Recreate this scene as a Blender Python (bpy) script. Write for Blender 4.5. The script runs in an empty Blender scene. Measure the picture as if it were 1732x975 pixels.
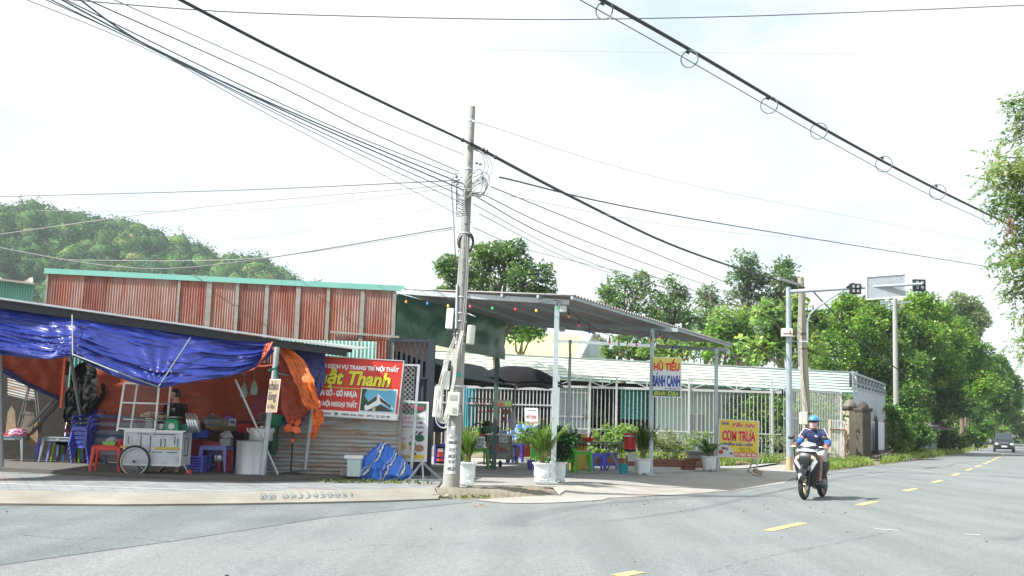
import bpy,bmesh,math,random
import numpy as np
from mathutils import Vector,Matrix,noise
PI=math.pi
R=math.radians
random.seed(7)
sc=bpy.context.scene
col=sc.collection
CAMZ,FPX,PITCH,ROLL=1.4,1760.0,7.35,1.6
cd=bpy.data.cameras.new('camera')
cam=bpy.data.objects.new('camera',cd)
col.objects.link(cam)
CAMR=Matrix.Rotation(R(90+PITCH),4,'X')@Matrix.Rotation(R(ROLL),4,'Z')
cam.matrix_world=Matrix.Translation((0,0,CAMZ))@CAMR
cd.sensor_width=36.0
cd.lens=36.0*FPX/1732.0
cd.clip_start,cd.clip_end=0.1,3000.0
sc.camera=cam
SUN_EL,SUN_AZ=47.0,-109.0
sd=Vector((math.sin(R(SUN_AZ))*math.cos(R(SUN_EL)),math.cos(R(SUN_AZ))*math.cos(R(SUN_EL)),math.sin(R(SUN_EL))))
sl=bpy.data.lights.new('sun','SUN')
sl.energy,sl.angle,sl.color=4.8,R(1.2),(1.0,0.965,0.91)
sun=bpy.data.objects.new('sun',sl)
col.objects.link(sun)
sun.rotation_euler=(-sd).to_track_quat('-Z','Y').to_euler()
w=bpy.data.worlds.new('World')
sc.world=w
w.use_nodes=True
nt=w.node_tree
nt.nodes.clear()
N=nt.nodes.new
wo=N('ShaderNodeOutputWorld'); bg=N('ShaderNodeBackground'); sky=N('ShaderNodeTexSky')
sky.sky_type='NISHITA'; sky.sun_disc=False
sky.sun_elevation,sky.sun_rotation=R(SUN_EL),R(SUN_AZ)
sky.air_density,sky.dust_density,sky.ozone_density=1.0,2.5,1.0
bg.inputs['Strength'].default_value=0.11
tc=N('ShaderNodeTexCoord'); mp=N('ShaderNodeMapping'); mp.inputs['Scale'].default_value=(1,1,2.2)
n1=N('ShaderNodeTexNoise'); n1.inputs['Scale'].default_value=3.2; n1.inputs['Detail'].default_value=7; n1.inputs['Roughness'].default_value=.55
cr=N('ShaderNodeValToRGB'); cr.color_ramp.elements[0].position=.36; cr.color_ramp.elements[1].position=.52
cr.color_ramp.elements[0].color=(.56,.56,.56,1); cr.color_ramp.elements[1].color=(1,1,1,1)
mx=N('ShaderNodeMix'); mx.data_type='RGBA'
mx.inputs[7].default_value=(4.4,4.65,4.75,1)
L=nt.links.new
L(tc.outputs['Generated'],mp.inputs[0]); L(mp.outputs[0],n1.inputs['Vector']); L(n1.outputs['Fac'],cr.inputs[0])
L(cr.outputs[0],mx.inputs[0]); L(sky.outputs[0],mx.inputs[6]); L(mx.outputs[2],bg.inputs['Color']); L(bg.outputs[0],wo.inputs[0])
sc.view_settings.view_transform='Standard'
sc.view_settings.look='None'
sc.view_settings.gamma=1.0
sc.view_settings.use_curve_mapping=False
sc.view_settings.exposure=1.22
sc.render.engine='CYCLES'
sc.cycles.max_bounces=6
sc.cycles.transparent_max_bounces=8
CR3=CAMR.to_3x3()
def ray(px,py):
 return CR3@Vector(((px-866)/FPX,-(py-487.5)/FPX,-1.0))
def at(px,py,Y):
 d=ray(px,py); t=Y/d.y
 return Vector((d.x*t,Y,CAMZ+d.z*t))
def gz(px,py,z=0.0):
 d=ray(px,py); t=(z-CAMZ)/d.z
 return Vector((d.x*t,d.y*t,z))
def pxm(Y):
 return Y/FPX
MW={}
def tag(o,label=None,cat=None,group=None,kind=None):
 if label:o['label']=label
 if cat:o['category']=cat
 if group:o['group']=group
 if kind:o['kind']=kind
 return o
def thing(name,label,cat,loc=(0,0,0),rz=0.0,group=None,rot=None):
 o=bpy.data.objects.new(name,None)
 o.empty_display_size=.2
 col.objects.link(o)
 o.location=loc
 o.rotation_euler=rot if rot else(0,0,rz)
 MW[o.name]=Matrix.Translation(Vector(loc))@o.rotation_euler.to_matrix().to_4x4()
 return tag(o,label,cat,group)
def dup(root,loc,rz=0.0,label=None,group=None,scale=None):
 def cp(o,par):
  c=o.copy(); col.objects.link(c); c.parent=par
  for ch in o.children:cp(ch,c)
  return c
 r=cp(root,None)
 r.location=loc; r.rotation_euler=(0,0,rz)
 if scale:r.scale=scale
 if label:r['label']=label
 if group:r['group']=group
 MW[r.name]=Matrix.Translation(Vector(loc))@Matrix.Rotation(rz,4,'Z')
 return r
class MB:
 def __init__(s):s.v=[]; s.f=[]
 def add(s,vs,fs):
  b=len(s.v); s.v+=[Vector(v)for v in vs]; s.f+=[tuple(i+b for i in f)for f in fs]; return s
 def box(s,c,d,rz=0.0,M=None):
  m=Matrix.Rotation(rz,3,'Z')if M is None else M
  x,y,z=d[0]/2,d[1]/2,d[2]/2
  vs=[Vector(c)+m@Vector(p)for p in((-x,-y,-z),(x,-y,-z),(x,y,-z),(-x,y,-z),(-x,-y,z),(x,-y,z),(x,y,z),(-x,y,z))]
  return s.add(vs,((0,3,2,1),(4,5,6,7),(0,1,5,4),(1,2,6,5),(2,3,7,6),(3,0,4,7)))
 def bar(s,p,q,a,b=None,up=(0,0,1),a2=None,b2=None):
  p,q=Vector(p),Vector(q); b=a if b is None else b
  a2=a if a2 is None else a2; b2=b if b2 is None else b2
  d=(q-p).normalized(); u=Vector(up)
  if abs(d.dot(u))>.97:u=Vector((0,1,0))
  x=d.cross(u).normalized(); y=x.cross(d)
  vs=[]
  for o,aa,bb in((p,a,b),(q,a2,b2)):
   for i,j in((-1,-1),(1,-1),(1,1),(-1,1)):vs.append(o+x*(i*aa/2)+y*(j*bb/2))
  return s.add(vs,((0,3,2,1),(4,5,6,7),(0,1,5,4),(1,2,6,5),(2,3,7,6),(3,0,4,7)))
 def tube(s,pts,r,n=8,cap=True):
  pts=[Vector(p)for p in pts]; m=len(pts)
  rs=r if isinstance(r,(list,tuple))else[r]*m
  vs=[]; prev=None
  for i,p in enumerate(pts):
   d=(pts[min(i+1,m-1)]-pts[max(i-1,0)]).normalized()
   u=prev if prev is not None else(Vector((0,0,1))if abs(d.z)<.9 else Vector((1,0,0)))
   x=d.cross(u).normalized(); y=x.cross(d).normalized(); prev=y
   for k in range(n):
    a=2*PI*k/n
    vs.append(p+(x*math.cos(a)+y*math.sin(a))*rs[i])
  fs=[(i*n+k,i*n+(k+1)%n,(i+1)*n+(k+1)%n,(i+1)*n+k)for i in range(m-1)for k in range(n)]
  if cap:fs+=[tuple(range(n))[::-1],tuple((m-1)*n+k for k in range(n))]
  return s.add(vs,fs)
 def ring(s,c,rad,r,axis=(0,1,0),n=24,k=6,ang=2*PI,e=None):
  ax=Vector(axis).normalized(); u=Vector((0,0,1))if abs(ax.z)<.9 else Vector((1,0,0))
  x=ax.cross(u).normalized(); y=ax.cross(x)
  vs=[]
  for i in range(n):
   a=2*PI*i/n; d=x*math.cos(a)+y*math.sin(a)
   for j in range(k):
    b=2*PI*j/k
    vs.append(Vector(c)+d*(rad+r*math.cos(b))+ax*((e or r)*math.sin(b)))
  fs=[(i*k+j,i*k+(j+1)%k,((i+1)%n)*k+(j+1)%k,((i+1)%n)*k+j)for i in range(n)for j in range(k)]
  return s.add(vs,fs)
 def lathe(s,prof,c=(0,0,0),n=24,p=2.0,rz=0.0,cap=True,M=None):
  vs=[]
  for r,z in prof:
   for k in range(n):
    a=2*PI*k/n
    ca,sa=math.cos(a),math.sin(a)
    q=(abs(ca)**p+abs(sa)**p)**(-1.0/p)if p!=2 else 1.0
    v=Vector((ca*q*r,sa*q*r,z))
    if rz:v=Matrix.Rotation(rz,3,'Z')@v
    if M is not None:v=M@v
    vs.append(Vector(c)+v)
  m=len(prof)
  fs=[(i*n+k,i*n+(k+1)%n,(i+1)*n+(k+1)%n,(i+1)*n+k)for i in range(m-1)for k in range(n)]
  if cap:fs+=[tuple(range(n))[::-1],tuple((m-1)*n+k for k in range(n))]
  return s.add(vs,fs)
 def loft(s,rings,cap=True):
  n=len(rings[0]); m=len(rings); vs=[p for r_ in rings for p in r_]
  fs=[(i*n+k,i*n+(k+1)%n,(i+1)*n+(k+1)%n,(i+1)*n+k)for i in range(m-1)for k in range(n)]
  if cap:fs+=[tuple(range(n))[::-1],tuple((m-1)*n+k for k in range(n))]
  return s.add(vs,fs)
 def ell(s,c,r,n=12,m=8):
  rx,ry,rz=r if hasattr(r,'__len__')else(r,r,r)
  vs=[]; c=Vector(c)
  for i in range(m+1):
   t=PI*(i+.02)/(m+.04)
   for k in range(n):
    a=2*PI*k/n
    vs.append(c+Vector((rx*math.sin(t)*math.cos(a),ry*math.sin(t)*math.sin(a),rz*math.cos(t))))
  fs=[(i*n+k,(i+1)*n+k,(i+1)*n+(k+1)%n,i*n+(k+1)%n)for i in range(m)for k in range(n)]
  return s.add(vs,fs+[tuple(range(n)),tuple(m*n+k for k in range(n))[::-1]])
 def poly(s,pts):return s.add(pts,(tuple(range(len(pts))),))
 def prism(s,pts,off):
  off=Vector(off); n=len(pts); pts=[Vector(p)for p in pts]
  return s.add(pts+[p+off for p in pts],[tuple(range(n))[::-1],tuple(range(n,2*n))]+[(i,(i+1)%n,n+(i+1)%n,n+i)for i in range(n)])
 def grid(s,fn,nu,nv):
  vs=[fn(i/nu,j/nv)for i in range(nu+1)for j in range(nv+1)]; k=nv+1
  return s.add(vs,[(i*k+j,(i+1)*k+j,(i+1)*k+j+1,i*k+j+1)for i in range(nu)for j in range(nv)])
 def corr(s,O,U,V,waves,amp,nrm,nv=1,per=6,bend=None):
  O,U,V,nrm=Vector(O),Vector(U),Vector(V),Vector(nrm).normalized()
  def fn(u,v):
   p=O+U*u+V*v+nrm*(amp*math.sin(2*PI*waves*u))
   return p+bend(u,v)if bend else p
  return s.grid(fn,int(waves*per),nv)
 def build(s,name,mat,parent=None,world=False,smooth=False,bevel=0,loc=None,solid=0,auto=None):
  vs=s.v
  if parent is not None and world:
   inv=MW[parent.name].inverted(); vs=[inv@v for v in vs]
  if loc is not None:
   lv=Vector(loc); vs=[v-lv for v in vs]
  me=bpy.data.meshes.new(name)
  me.from_pydata([tuple(v)for v in vs],[],s.f)
  me.update()
  if bevel or solid:
   bm=bmesh.new(); bm.from_mesh(me)
   if solid:bmesh.ops.solidify(bm,geom=bm.faces[:],thickness=solid)
   if bevel:
    ed=[e for e in bm.edges if len(e.link_faces)==2 and e.calc_face_angle(0)>.6]
    bmesh.ops.bevel(bm,geom=ed,offset=bevel,segments=1,affect='EDGES',profile=.5)
   bm.to_mesh(me); bm.free()
  if mat is not None:me.materials.append(mat)
  if smooth or auto:
   me.polygons.foreach_set('use_smooth',[True]*len(me.polygons))
   me.set_sharp_from_angle(angle=auto or R(40))
  o=bpy.data.objects.new(name,me); col.objects.link(o)
  if loc is not None:o.location=loc
  if parent is not None:o.parent=parent
  return o
MATS={}
def nodes(name):
 m=bpy.data.materials.new(name); m.use_nodes=True
 t=m.node_tree; b=t.nodes['Principled BSDF']
 return m,t,b,t.nodes.new,t.links.new
def rgb(c):return(c[0],c[1],c[2],1)if hasattr(c,'__len__')else(c,c,c,1)
def mat(name,c,rough=.6,metal=0.0,var=.12,vs=3.0,bump=0.0,bs=40.0,dirt=None,dirt_amt=.5,ds=2.0,stretch=(1,1,1),spec=.5,coat=0.0,trans=0.0,alpha=1.0,emit=0):
 if name in MATS:return MATS[name]
 m,t,b,N,L=nodes(name)
 tcn=N('ShaderNodeTexCoord'); mpn=N('ShaderNodeMapping'); mpn.inputs['Scale'].default_value=stretch
 L(tcn.outputs['Object'],mpn.inputs[0])
 n=N('ShaderNodeTexNoise'); n.inputs['Scale'].default_value=vs; n.inputs['Detail'].default_value=6
 L(mpn.outputs[0],n.inputs['Vector'])
 c=rgb(c)
 mx=N('ShaderNodeMix'); mx.data_type='RGBA'
 mx.inputs[6].default_value=tuple(max(0,x*(1-var*1.6))for x in c[:3])+(1,)
 mx.inputs[7].default_value=tuple(min(1,x*(1+var))for x in c[:3])+(1,)
 L(n.outputs['Fac'],mx.inputs[0]); out=mx.outputs[2]
 if dirt is not None:
  n2=N('ShaderNodeTexNoise'); n2.inputs['Scale'].default_value=ds; n2.inputs['Detail'].default_value=8; n2.inputs['Roughness'].default_value=.68
  L(mpn.outputs[0],n2.inputs['Vector'])
  r=N('ShaderNodeValToRGB'); r.color_ramp.elements[0].position=.48; r.color_ramp.elements[1].position=.70
  r.color_ramp.elements[1].color=(dirt_amt,)*3+(1,)
  L(n2.outputs['Fac'],r.inputs[0])
  m2=N('ShaderNodeMix'); m2.data_type='RGBA'; m2.inputs[7].default_value=rgb(dirt)
  L(r.outputs[0],m2.inputs[0]); L(out,m2.inputs[6]); out=m2.outputs[2]
 L(out,b.inputs['Base Color'])
 b.inputs['Roughness'].default_value=rough; b.inputs['Metallic'].default_value=metal
 b.inputs['Specular IOR Level'].default_value=spec
 if coat:b.inputs['Coat Weight'].default_value=coat; b.inputs['Coat Roughness'].default_value=.08
 if trans:b.inputs['Transmission Weight'].default_value=trans
 if alpha<1:b.inputs['Alpha'].default_value=alpha
 if bump:
  n3=N('ShaderNodeTexNoise'); n3.inputs['Scale'].default_value=bs; n3.inputs['Detail'].default_value=4
  L(mpn.outputs[0],n3.inputs['Vector'])
  bp=N('ShaderNodeBump'); bp.inputs['Strength'].default_value=bump; bp.inputs['Distance'].default_value=.02
  L(n3.outputs['Fac'],bp.inputs['Height']); L(bp.outputs[0],b.inputs['Normal'])
 MATS[name]=m
 return m
def leafmat(name,dark,light,yellow=None,tr=.35,ro=.42,sp=.5,ns=.55):
 if name in MATS:return MATS[name]
 m,t,b,N,L=nodes(name)
 g=N('ShaderNodeNewGeometry'); r=N('ShaderNodeValToRGB')
 e=r.color_ramp.elements; e[0].color=rgb(dark); e[1].color=rgb(light); e[0].position=.1; e[1].position=.85
 if yellow:x=e.new(.97); x.color=rgb(yellow)
 tcn=N('ShaderNodeTexCoord'); n=N('ShaderNodeTexNoise'); n.inputs['Scale'].default_value=ns; n.inputs['Detail'].default_value=3
 L(tcn.outputs['Object'],n.inputs['Vector'])
 a=N('ShaderNodeMath'); a.operation='MULTIPLY_ADD'; a.inputs[1].default_value=1.6; a.inputs[2].default_value=-.55
 L(n.outputs['Fac'],a.inputs[0])
 a2=N('ShaderNodeMath'); a2.operation='MULTIPLY_ADD'; a2.inputs[1].default_value=.55
 L(g.outputs['Random Per Island'],a2.inputs[0]); L(a.outputs[0],a2.inputs[2]); L(a2.outputs[0],r.inputs[0])
 L(r.outputs[0],b.inputs['Base Color']); b.inputs['Roughness'].default_value=ro
 b.inputs['Specular IOR Level'].default_value=sp
 tl=N('ShaderNodeBsdfTranslucent'); ms=N('ShaderNodeMixShader'); ms.inputs[0].default_value=tr
 hs=N('ShaderNodeHueSaturation'); hs.inputs['Value'].default_value=1.7; hs.inputs['Hue'].default_value=.485
 L(r.outputs[0],hs.inputs['Color']); L(hs.outputs[0],tl.inputs[0])
 L(b.outputs[0],ms.inputs[1]); L(tl.outputs[0],ms.inputs[2]); L(ms.outputs[0],t.nodes['Material Output'].inputs[0])
 MATS[name]=m; return m
def text_pts(s,bold=.0,shear=0.0,sp=1.0):
 cu=bpy.data.curves.new('t','FONT'); cu.body=s; cu.size=1; cu.offset=bold; cu.shear=shear; cu.space_character=sp
 cu.resolution_u=3
 o=bpy.data.objects.new('t',cu); col.objects.link(o)
 bpy.context.view_layer.update()
 me=bpy.data.meshes.new_from_object(o.evaluated_get(bpy.context.evaluated_depsgraph_get()))
 vs=[v.co.copy()for v in me.vertices]; fs=[tuple(p.vertices)for p in me.polygons]
 bpy.data.objects.remove(o); bpy.data.curves.remove(cu); bpy.data.meshes.remove(me)
 return vs,fs
class Board:
 """flat board: TL, TR, BL world corners; (u,v) run right and down in 0..1"""
 def __init__(s,TL,TR,BL):
  s.O,s.U,s.V=Vector(TL),Vector(TR)-Vector(TL),Vector(BL)-Vector(TL)
  s.n=s.V.cross(s.U).normalized()
  if s.n.dot(Vector((0,0,CAMZ))-s.O)<0:s.n=-s.n
 def p(s,u,v,k=0.0):return s.O+s.U*u+s.V*v+s.n*k
 def panel(s,mb,u0=0,v0=0,u1=1,v1=1,k=0.0,th=.02):
  return mb.prism([s.p(u0,v0,k),s.p(u1,v0,k),s.p(u1,v1,k),s.p(u0,v1,k)],s.n*-th)
 def sheet(s,mb,pts,k):return mb.prism([s.p(u,v,k)for u,v in pts],s.n*-.002)
 def text(s,mb,t,u0,v0,u1,v1,k=.006,bold=.015,shear=0.0,sp=1.0):
  vs,fs=text_pts(t,bold,shear,sp)
  x0=min(v.x for v in vs); x1=max(v.x for v in vs); y0=min(v.y for v in vs); y1=max(v.y for v in vs)
  mb.add([s.p(u0+(v.x-x0)/(x1-x0)*(u1-u0),v1-(v.y-y0)/(y1-y0)*(v1-v0),k)for v in vs],fs)
  return mb
def mesh_np(name,verts,quads,m,parent=None,loc=None):
 me=bpy.data.meshes.new(name)
 nv,nq=len(verts),len(quads)
 me.vertices.add(nv); me.vertices.foreach_set('co',np.asarray(verts,dtype=np.float32).ravel())
 me.loops.add(nq*4); me.loops.foreach_set('vertex_index',np.asarray(quads,dtype=np.int32).ravel())
 me.polygons.add(nq); me.polygons.foreach_set('loop_start',np.arange(0,nq*4,4,dtype=np.int32))
 me.update(calc_edges=True)
 if m:me.materials.append(m)
 o=bpy.data.objects.new(name,me); col.objects.link(o)
 if parent is not None:o.parent=parent
 if loc is not None:o.location=loc
 return o
RS=np.random.RandomState(3)
def leaves(centers,size,asp=.45,up=.35,jit=.3,outd=None,droop=0.0):
 """diamond leaves with a crease at given centres"""
 n=len(centers)
 d=RS.normal(size=(n,3)); d[:,2]=d[:,2]*.5-droop
 if outd is not None:d+=outd*1.0
 d/=np.linalg.norm(d,axis=1)[:,None]+1e-9
 nn=RS.normal(size=(n,3)); nn[:,2]=np.abs(nn[:,2])+up*3
 sd_=np.cross(d,nn); sd_/=np.linalg.norm(sd_,axis=1)[:,None]+1e-9
 nn=np.cross(sd_,d)
 s_=size*(1+jit*RS.uniform(-1,1,size=(n,1)))
 a=centers-d*s_*.5; b=centers+d*s_*.5-nn*s_*.12
 l=centers-sd_*s_*asp*.5+nn*s_*.06; r_=centers+sd_*s_*asp*.5+nn*s_*.06
 v=np.stack([a,l,b,r_],1).reshape(-1,3)
 q=np.arange(n*4).reshape(-1,4)
 return v,q
def clump_points(blobs,per,k_sub,sub_r,shell=.55,flat=.8):
 """blobs: (cx,cy,cz,rx,ry,rz). sub clumps lie near the shell of each blob; leaves gather in them"""
 P,D=[],[]
 for(cx,cy,cz,rx,ry,rz)in blobs:
  c=np.array([cx,cy,cz]); rr=np.array([rx,ry,rz])
  ks=max(3,int(k_sub))
  dirs=RS.normal(size=(ks,3)); dirs/=np.linalg.norm(dirs,axis=1)[:,None]
  rad=shell+(1.05-shell)*RS.uniform(0,1,size=(ks,1))**.6
  sc_=c+dirs*rad*rr
  sr=sub_r*RS.uniform(.5,1.3,size=ks)
  for i in range(ks):
   m=max(3,int(per*(sr[i]/sub_r)**2))
   dd=RS.normal(size=(m,3)); dd/=np.linalg.norm(dd,axis=1)[:,None]
   q=dd*(RS.uniform(.25,1,size=(m,1))**.5)*sr[i]; q[:,2]*=flat
   P.append(sc_[i]+q); D.append(dd*.5+dirs[i]*.5)
 return np.concatenate(P),np.concatenate(D)
def limb_path(a,b,k=5,wob=.12):
 a,b=Vector(a),Vector(b); L_=(b-a).length
 pts=[]
 for i in range(k+1):
  t=i/k; p=a.lerp(b,t)
  p.z+=math.sin(t*PI)*L_*.08
  if 0<i<k:p+=Vector((random.uniform(-1,1),random.uniform(-1,1),random.uniform(-.5,.5)))*L_*wob*.5
  pts.append(p)
 return pts
def tree(name,label,base,blobs,leafm,barkm,size=.16,per=40,sub=26,sub_r=.5,tr=.16,group=None,cat='tree',asp=.5,shell=.55,fork=.45,droop=0.0,limbs=None,core=True):
 """blobs in world coordinates"""
 base=Vector(base)
 t=thing(name,label,cat,base,0,group)
 bl=[(b[0]-base.x,b[1]-base.y,b[2]-base.z,b[3],b[4],b[5])for b in blobs]
 P,D=clump_points(bl,per,sub,sub_r,shell)
 v,q=leaves(P,size,asp=asp,outd=D,droop=droop)
 mesh_np('crown',v,q,leafm,t)
 mb=MB()
 cx=sum(b[0]for b in bl)/len(bl); cy=sum(b[1]for b in bl)/len(bl); zt=max(b[2]for b in bl); zl=min(b[2]-b[5]for b in bl)
 fz=max(.6,zl*.7+zt*.3)if fork else zt
 top=Vector((cx*.8,cy*.8,zt))
 tp=limb_path((0,0,-.1),top,7,.05)
 mb.tube(tp,[tr*(1-.75*i/7)for i in range(8)],8)
 for b in bl:
  a=Vector((0,0,-.1)).lerp(top,min(.8,max(.25,(b[2]-b[5])/max(zt,.1)*.8)))
  p=limb_path(a,(b[0],b[1],b[2]+b[5]*.3),5,.12)
  mb.tube(p,[tr*.5*(1-.8*i/5)for i in range(6)],5)
  for _ in range(4):
   e=Vector((b[0]+random.uniform(-.7,.7)*b[3],b[1]+random.uniform(-.7,.7)*b[4],b[2]+random.uniform(-.3,.8)*b[5]))
   mb.tube(limb_path(p[random.randint(2,4)],e,3,.15),[tr*.2,tr*.15,tr*.1,tr*.04],4)
 mb.build('trunk',barkm,t,smooth=True)
 return t
 # ============================================================= SETTING
def asphalt(name,c,c2,patch=.35):
 m,t,b,N,L=nodes(name)
 tcn=N('ShaderNodeTexCoord')
 n=N('ShaderNodeTexNoise'); n.inputs['Scale'].default_value=patch; n.inputs['Detail'].default_value=8; n.inputs['Roughness'].default_value=.6
 n2=N('ShaderNodeTexNoise'); n2.inputs['Scale'].default_value=55; n2.inputs['Detail'].default_value=3
 v=N('ShaderNodeTexVoronoi'); v.inputs['Scale'].default_value=90
 mp=N('ShaderNodeMapping'); mp.inputs['Rotation'].default_value=(0,0,R(26)); mp.inputs['Scale'].default_value=(1.1,.06,1)
 n4=N('ShaderNodeTexNoise'); n4.inputs['Scale'].default_value=1.2; n4.inputs['Detail'].default_value=5
 vc=N('ShaderNodeTexVoronoi'); vc.feature='DISTANCE_TO_EDGE'; vc.inputs['Scale'].default_value=.16
 nw=N('ShaderNodeTexNoise'); nw.inputs['Scale'].default_value=1.3; nw.inputs['Detail'].default_value=6
 mw=N('ShaderNodeMix'); mw.data_type='RGBA'; mw.inputs[0].default_value=.28
 for x in(n,n2,v):L(tcn.outputs['Object'],x.inputs['Vector'])
 L(tcn.outputs['Object'],nw.inputs['Vector']); L(tcn.outputs['Object'],mw.inputs[6]); L(nw.outputs['Color'],mw.inputs[7]); L(mw.outputs[2],vc.inputs['Vector'])
 L(tcn.outputs['Object'],mp.inputs[0]); L(mp.outputs[0],n4.inputs['Vector'])
 m1=N('ShaderNodeMix'); m1.data_type='RGBA'; m1.inputs[6].default_value=rgb(c); m1.inputs[7].default_value=rgb(c2)
 r=N('ShaderNodeValToRGB'); r.color_ramp.elements[0].position=.35; r.color_ramp.elements[1].position=.65
 L(n.outputs['Fac'],r.inputs[0]); L(r.outputs[0],m1.inputs[0])
 def mul(a,fac,lo,hi):
  q=N('ShaderNodeMapRange'); q.inputs[1].default_value=.3; q.inputs[2].default_value=.7; q.inputs[3].default_value=lo; q.inputs[4].default_value=hi
  L(fac,q.inputs[0]); h=N('ShaderNodeMix'); h.data_type='RGBA'; h.blend_type='MULTIPLY'; h.inputs[0].default_value=1
  L(a,h.inputs[6]); L(q.outputs[0],h.inputs[7]); return h.outputs[2]
 n8=N('ShaderNodeTexNoise'); n8.inputs['Scale'].default_value=24; n8.inputs['Detail'].default_value=4; n8.inputs['Roughness'].default_value=.8; L(tcn.outputs['Object'],n8.inputs['Vector']); o=mul(m1.outputs[2],n2.outputs['Fac'],.72,1.28); o=mul(o,n8.outputs['Fac'],.74,1.24); o=mul(o,n4.outputs['Fac'],.84,1.14); n9=N('ShaderNodeTexNoise'); n9.inputs['Scale'].default_value=9; n9.inputs['Detail'].default_value=6; n9.inputs['Roughness'].default_value=.75; L(tcn.outputs['Object'],n9.inputs['Vector']); o=mul(o,n9.outputs['Fac'],.84,1.16); o=mul(o,v.outputs['Distance'],1.1,.85)
 q=N('ShaderNodeMapRange'); q.inputs[1].default_value=0; q.inputs[2].default_value=.0018; q.inputs[3].default_value=.8; q.inputs[4].default_value=1
 L(vc.outputs['Distance'],q.inputs[0]); h=N('ShaderNodeMix'); h.data_type='RGBA'; h.blend_type='MULTIPLY'; h.inputs[0].default_value=.8
 L(o,h.inputs[6]); L(q.outputs[0],h.inputs[7])
 L(h.outputs[2],b.inputs['Base Color']); b.inputs['Roughness'].default_value=.85; b.inputs['Specular IOR Level'].default_value=.3
 bp=N('ShaderNodeBump'); bp.inputs['Strength'].default_value=.35; bp.inputs['Distance'].default_value=.01
 L(n2.outputs['Fac'],bp.inputs['Height']); L(bp.outputs[0],b.inputs['Normal'])
 return m
ASPH=asphalt('asphalt_main',(.152,.17,.173),(.178,.193,.194))
ASPH2=asphalt('asphalt_side',(.108,.13,.137),(.15,.17,.173),.5)
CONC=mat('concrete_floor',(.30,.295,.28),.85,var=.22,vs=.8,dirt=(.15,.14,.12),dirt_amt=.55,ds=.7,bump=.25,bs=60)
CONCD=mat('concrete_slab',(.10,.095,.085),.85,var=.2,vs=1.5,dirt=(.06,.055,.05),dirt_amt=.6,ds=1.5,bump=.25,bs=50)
APRON=mat('sandy_concrete',(.31,.30,.275),.9,var=.2,vs=1.2,dirt=(.24,.21,.16),dirt_amt=.7,ds=.9,bump=.5,bs=55)
CURB=mat('curb_concrete',(.245,.237,.205),.85,var=.3,vs=1.1,dirt=(.19,.165,.115),dirt_amt=.75,ds=1.2,bump=.3,bs=60)
SOIL=mat('soil',(.20,.165,.115),.95,var=.35,vs=1.2,bump=.5,bs=20,dirt=(.10,.12,.05),dirt_amt=.9,ds=1.5)
GROUND=mat('far_ground',(.12,.14,.055),.95,var=.4,vs=.2,bump=.5,bs=8)
YEL=mat('yellow_paint',(.62,.46,.16),.7,var=.15,vs=20,dirt=(.3,.25,.15),dirt_amt=.45,ds=25)
WPAINT=mat('white_line_paint',(.62,.62,.6),.7,var=.2,vs=10,dirt=(.3,.3,.28),dirt_amt=.6,ds=20)
m,t,b,N,L=nodes('pavers')
tcn=N('ShaderNodeTexCoord'); mp=N('ShaderNodeMapping'); mp.inputs['Rotation'].default_value=(0,0,R(-27))
br=N('ShaderNodeTexBrick'); br.inputs['Scale'].default_value=1.0; br.inputs['Brick Width'].default_value=.3; br.inputs['Row Height'].default_value=.3; br.offset=0
br.inputs['Mortar Size'].default_value=.012; br.inputs['Color1'].default_value=(.168,.19,.198,1); br.inputs['Color2'].default_value=(.195,.208,.215,1); br.inputs['Mortar'].default_value=(.14,.148,.15,1)
n=N('ShaderNodeTexNoise'); n.inputs['Scale'].default_value=.45; n.inputs['Detail'].default_value=5
r=N('ShaderNodeValToRGB'); r.color_ramp.elements[0].position=.56; r.color_ramp.elements[1].position=.62; r.color_ramp.interpolation='LINEAR'
mxx=N('ShaderNodeMix'); mxx.data_type='RGBA'; mxx.blend_type='MULTIPLY'; mxx.inputs[7].default_value=(1.18,.98,.93,1)
n5=N('ShaderNodeTexNoise'); n5.inputs['Scale'].default_value=2.5; n5.inputs['Detail'].default_value=8
q5=N('ShaderNodeMapRange'); q5.inputs[1].default_value=.3; q5.inputs[2].default_value=.7; q5.inputs[3].default_value=.75; q5.inputs[4].default_value=1.2
h5=N('ShaderNodeMix'); h5.data_type='RGBA'; h5.blend_type='MULTIPLY'; h5.inputs[0].default_value=1
L(tcn.outputs['Object'],mp.inputs[0]); L(mp.outputs[0],br.inputs[0]); L(tcn.outputs['Object'],n.inputs['Vector']); L(n.outputs['Fac'],r.inputs[0])
L(r.outputs[0],mxx.inputs[0]); L(br.outputs[0],mxx.inputs[6]); L(tcn.outputs['Object'],n5.inputs['Vector']); L(n5.outputs['Fac'],q5.inputs[0]); L(mxx.outputs[2],h5.inputs[6]); L(q5.outputs[0],h5.inputs[7])
L(h5.outputs[2],b.inputs['Base Color']); b.inputs['Roughness'].default_value=.85
PAV=m
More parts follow.
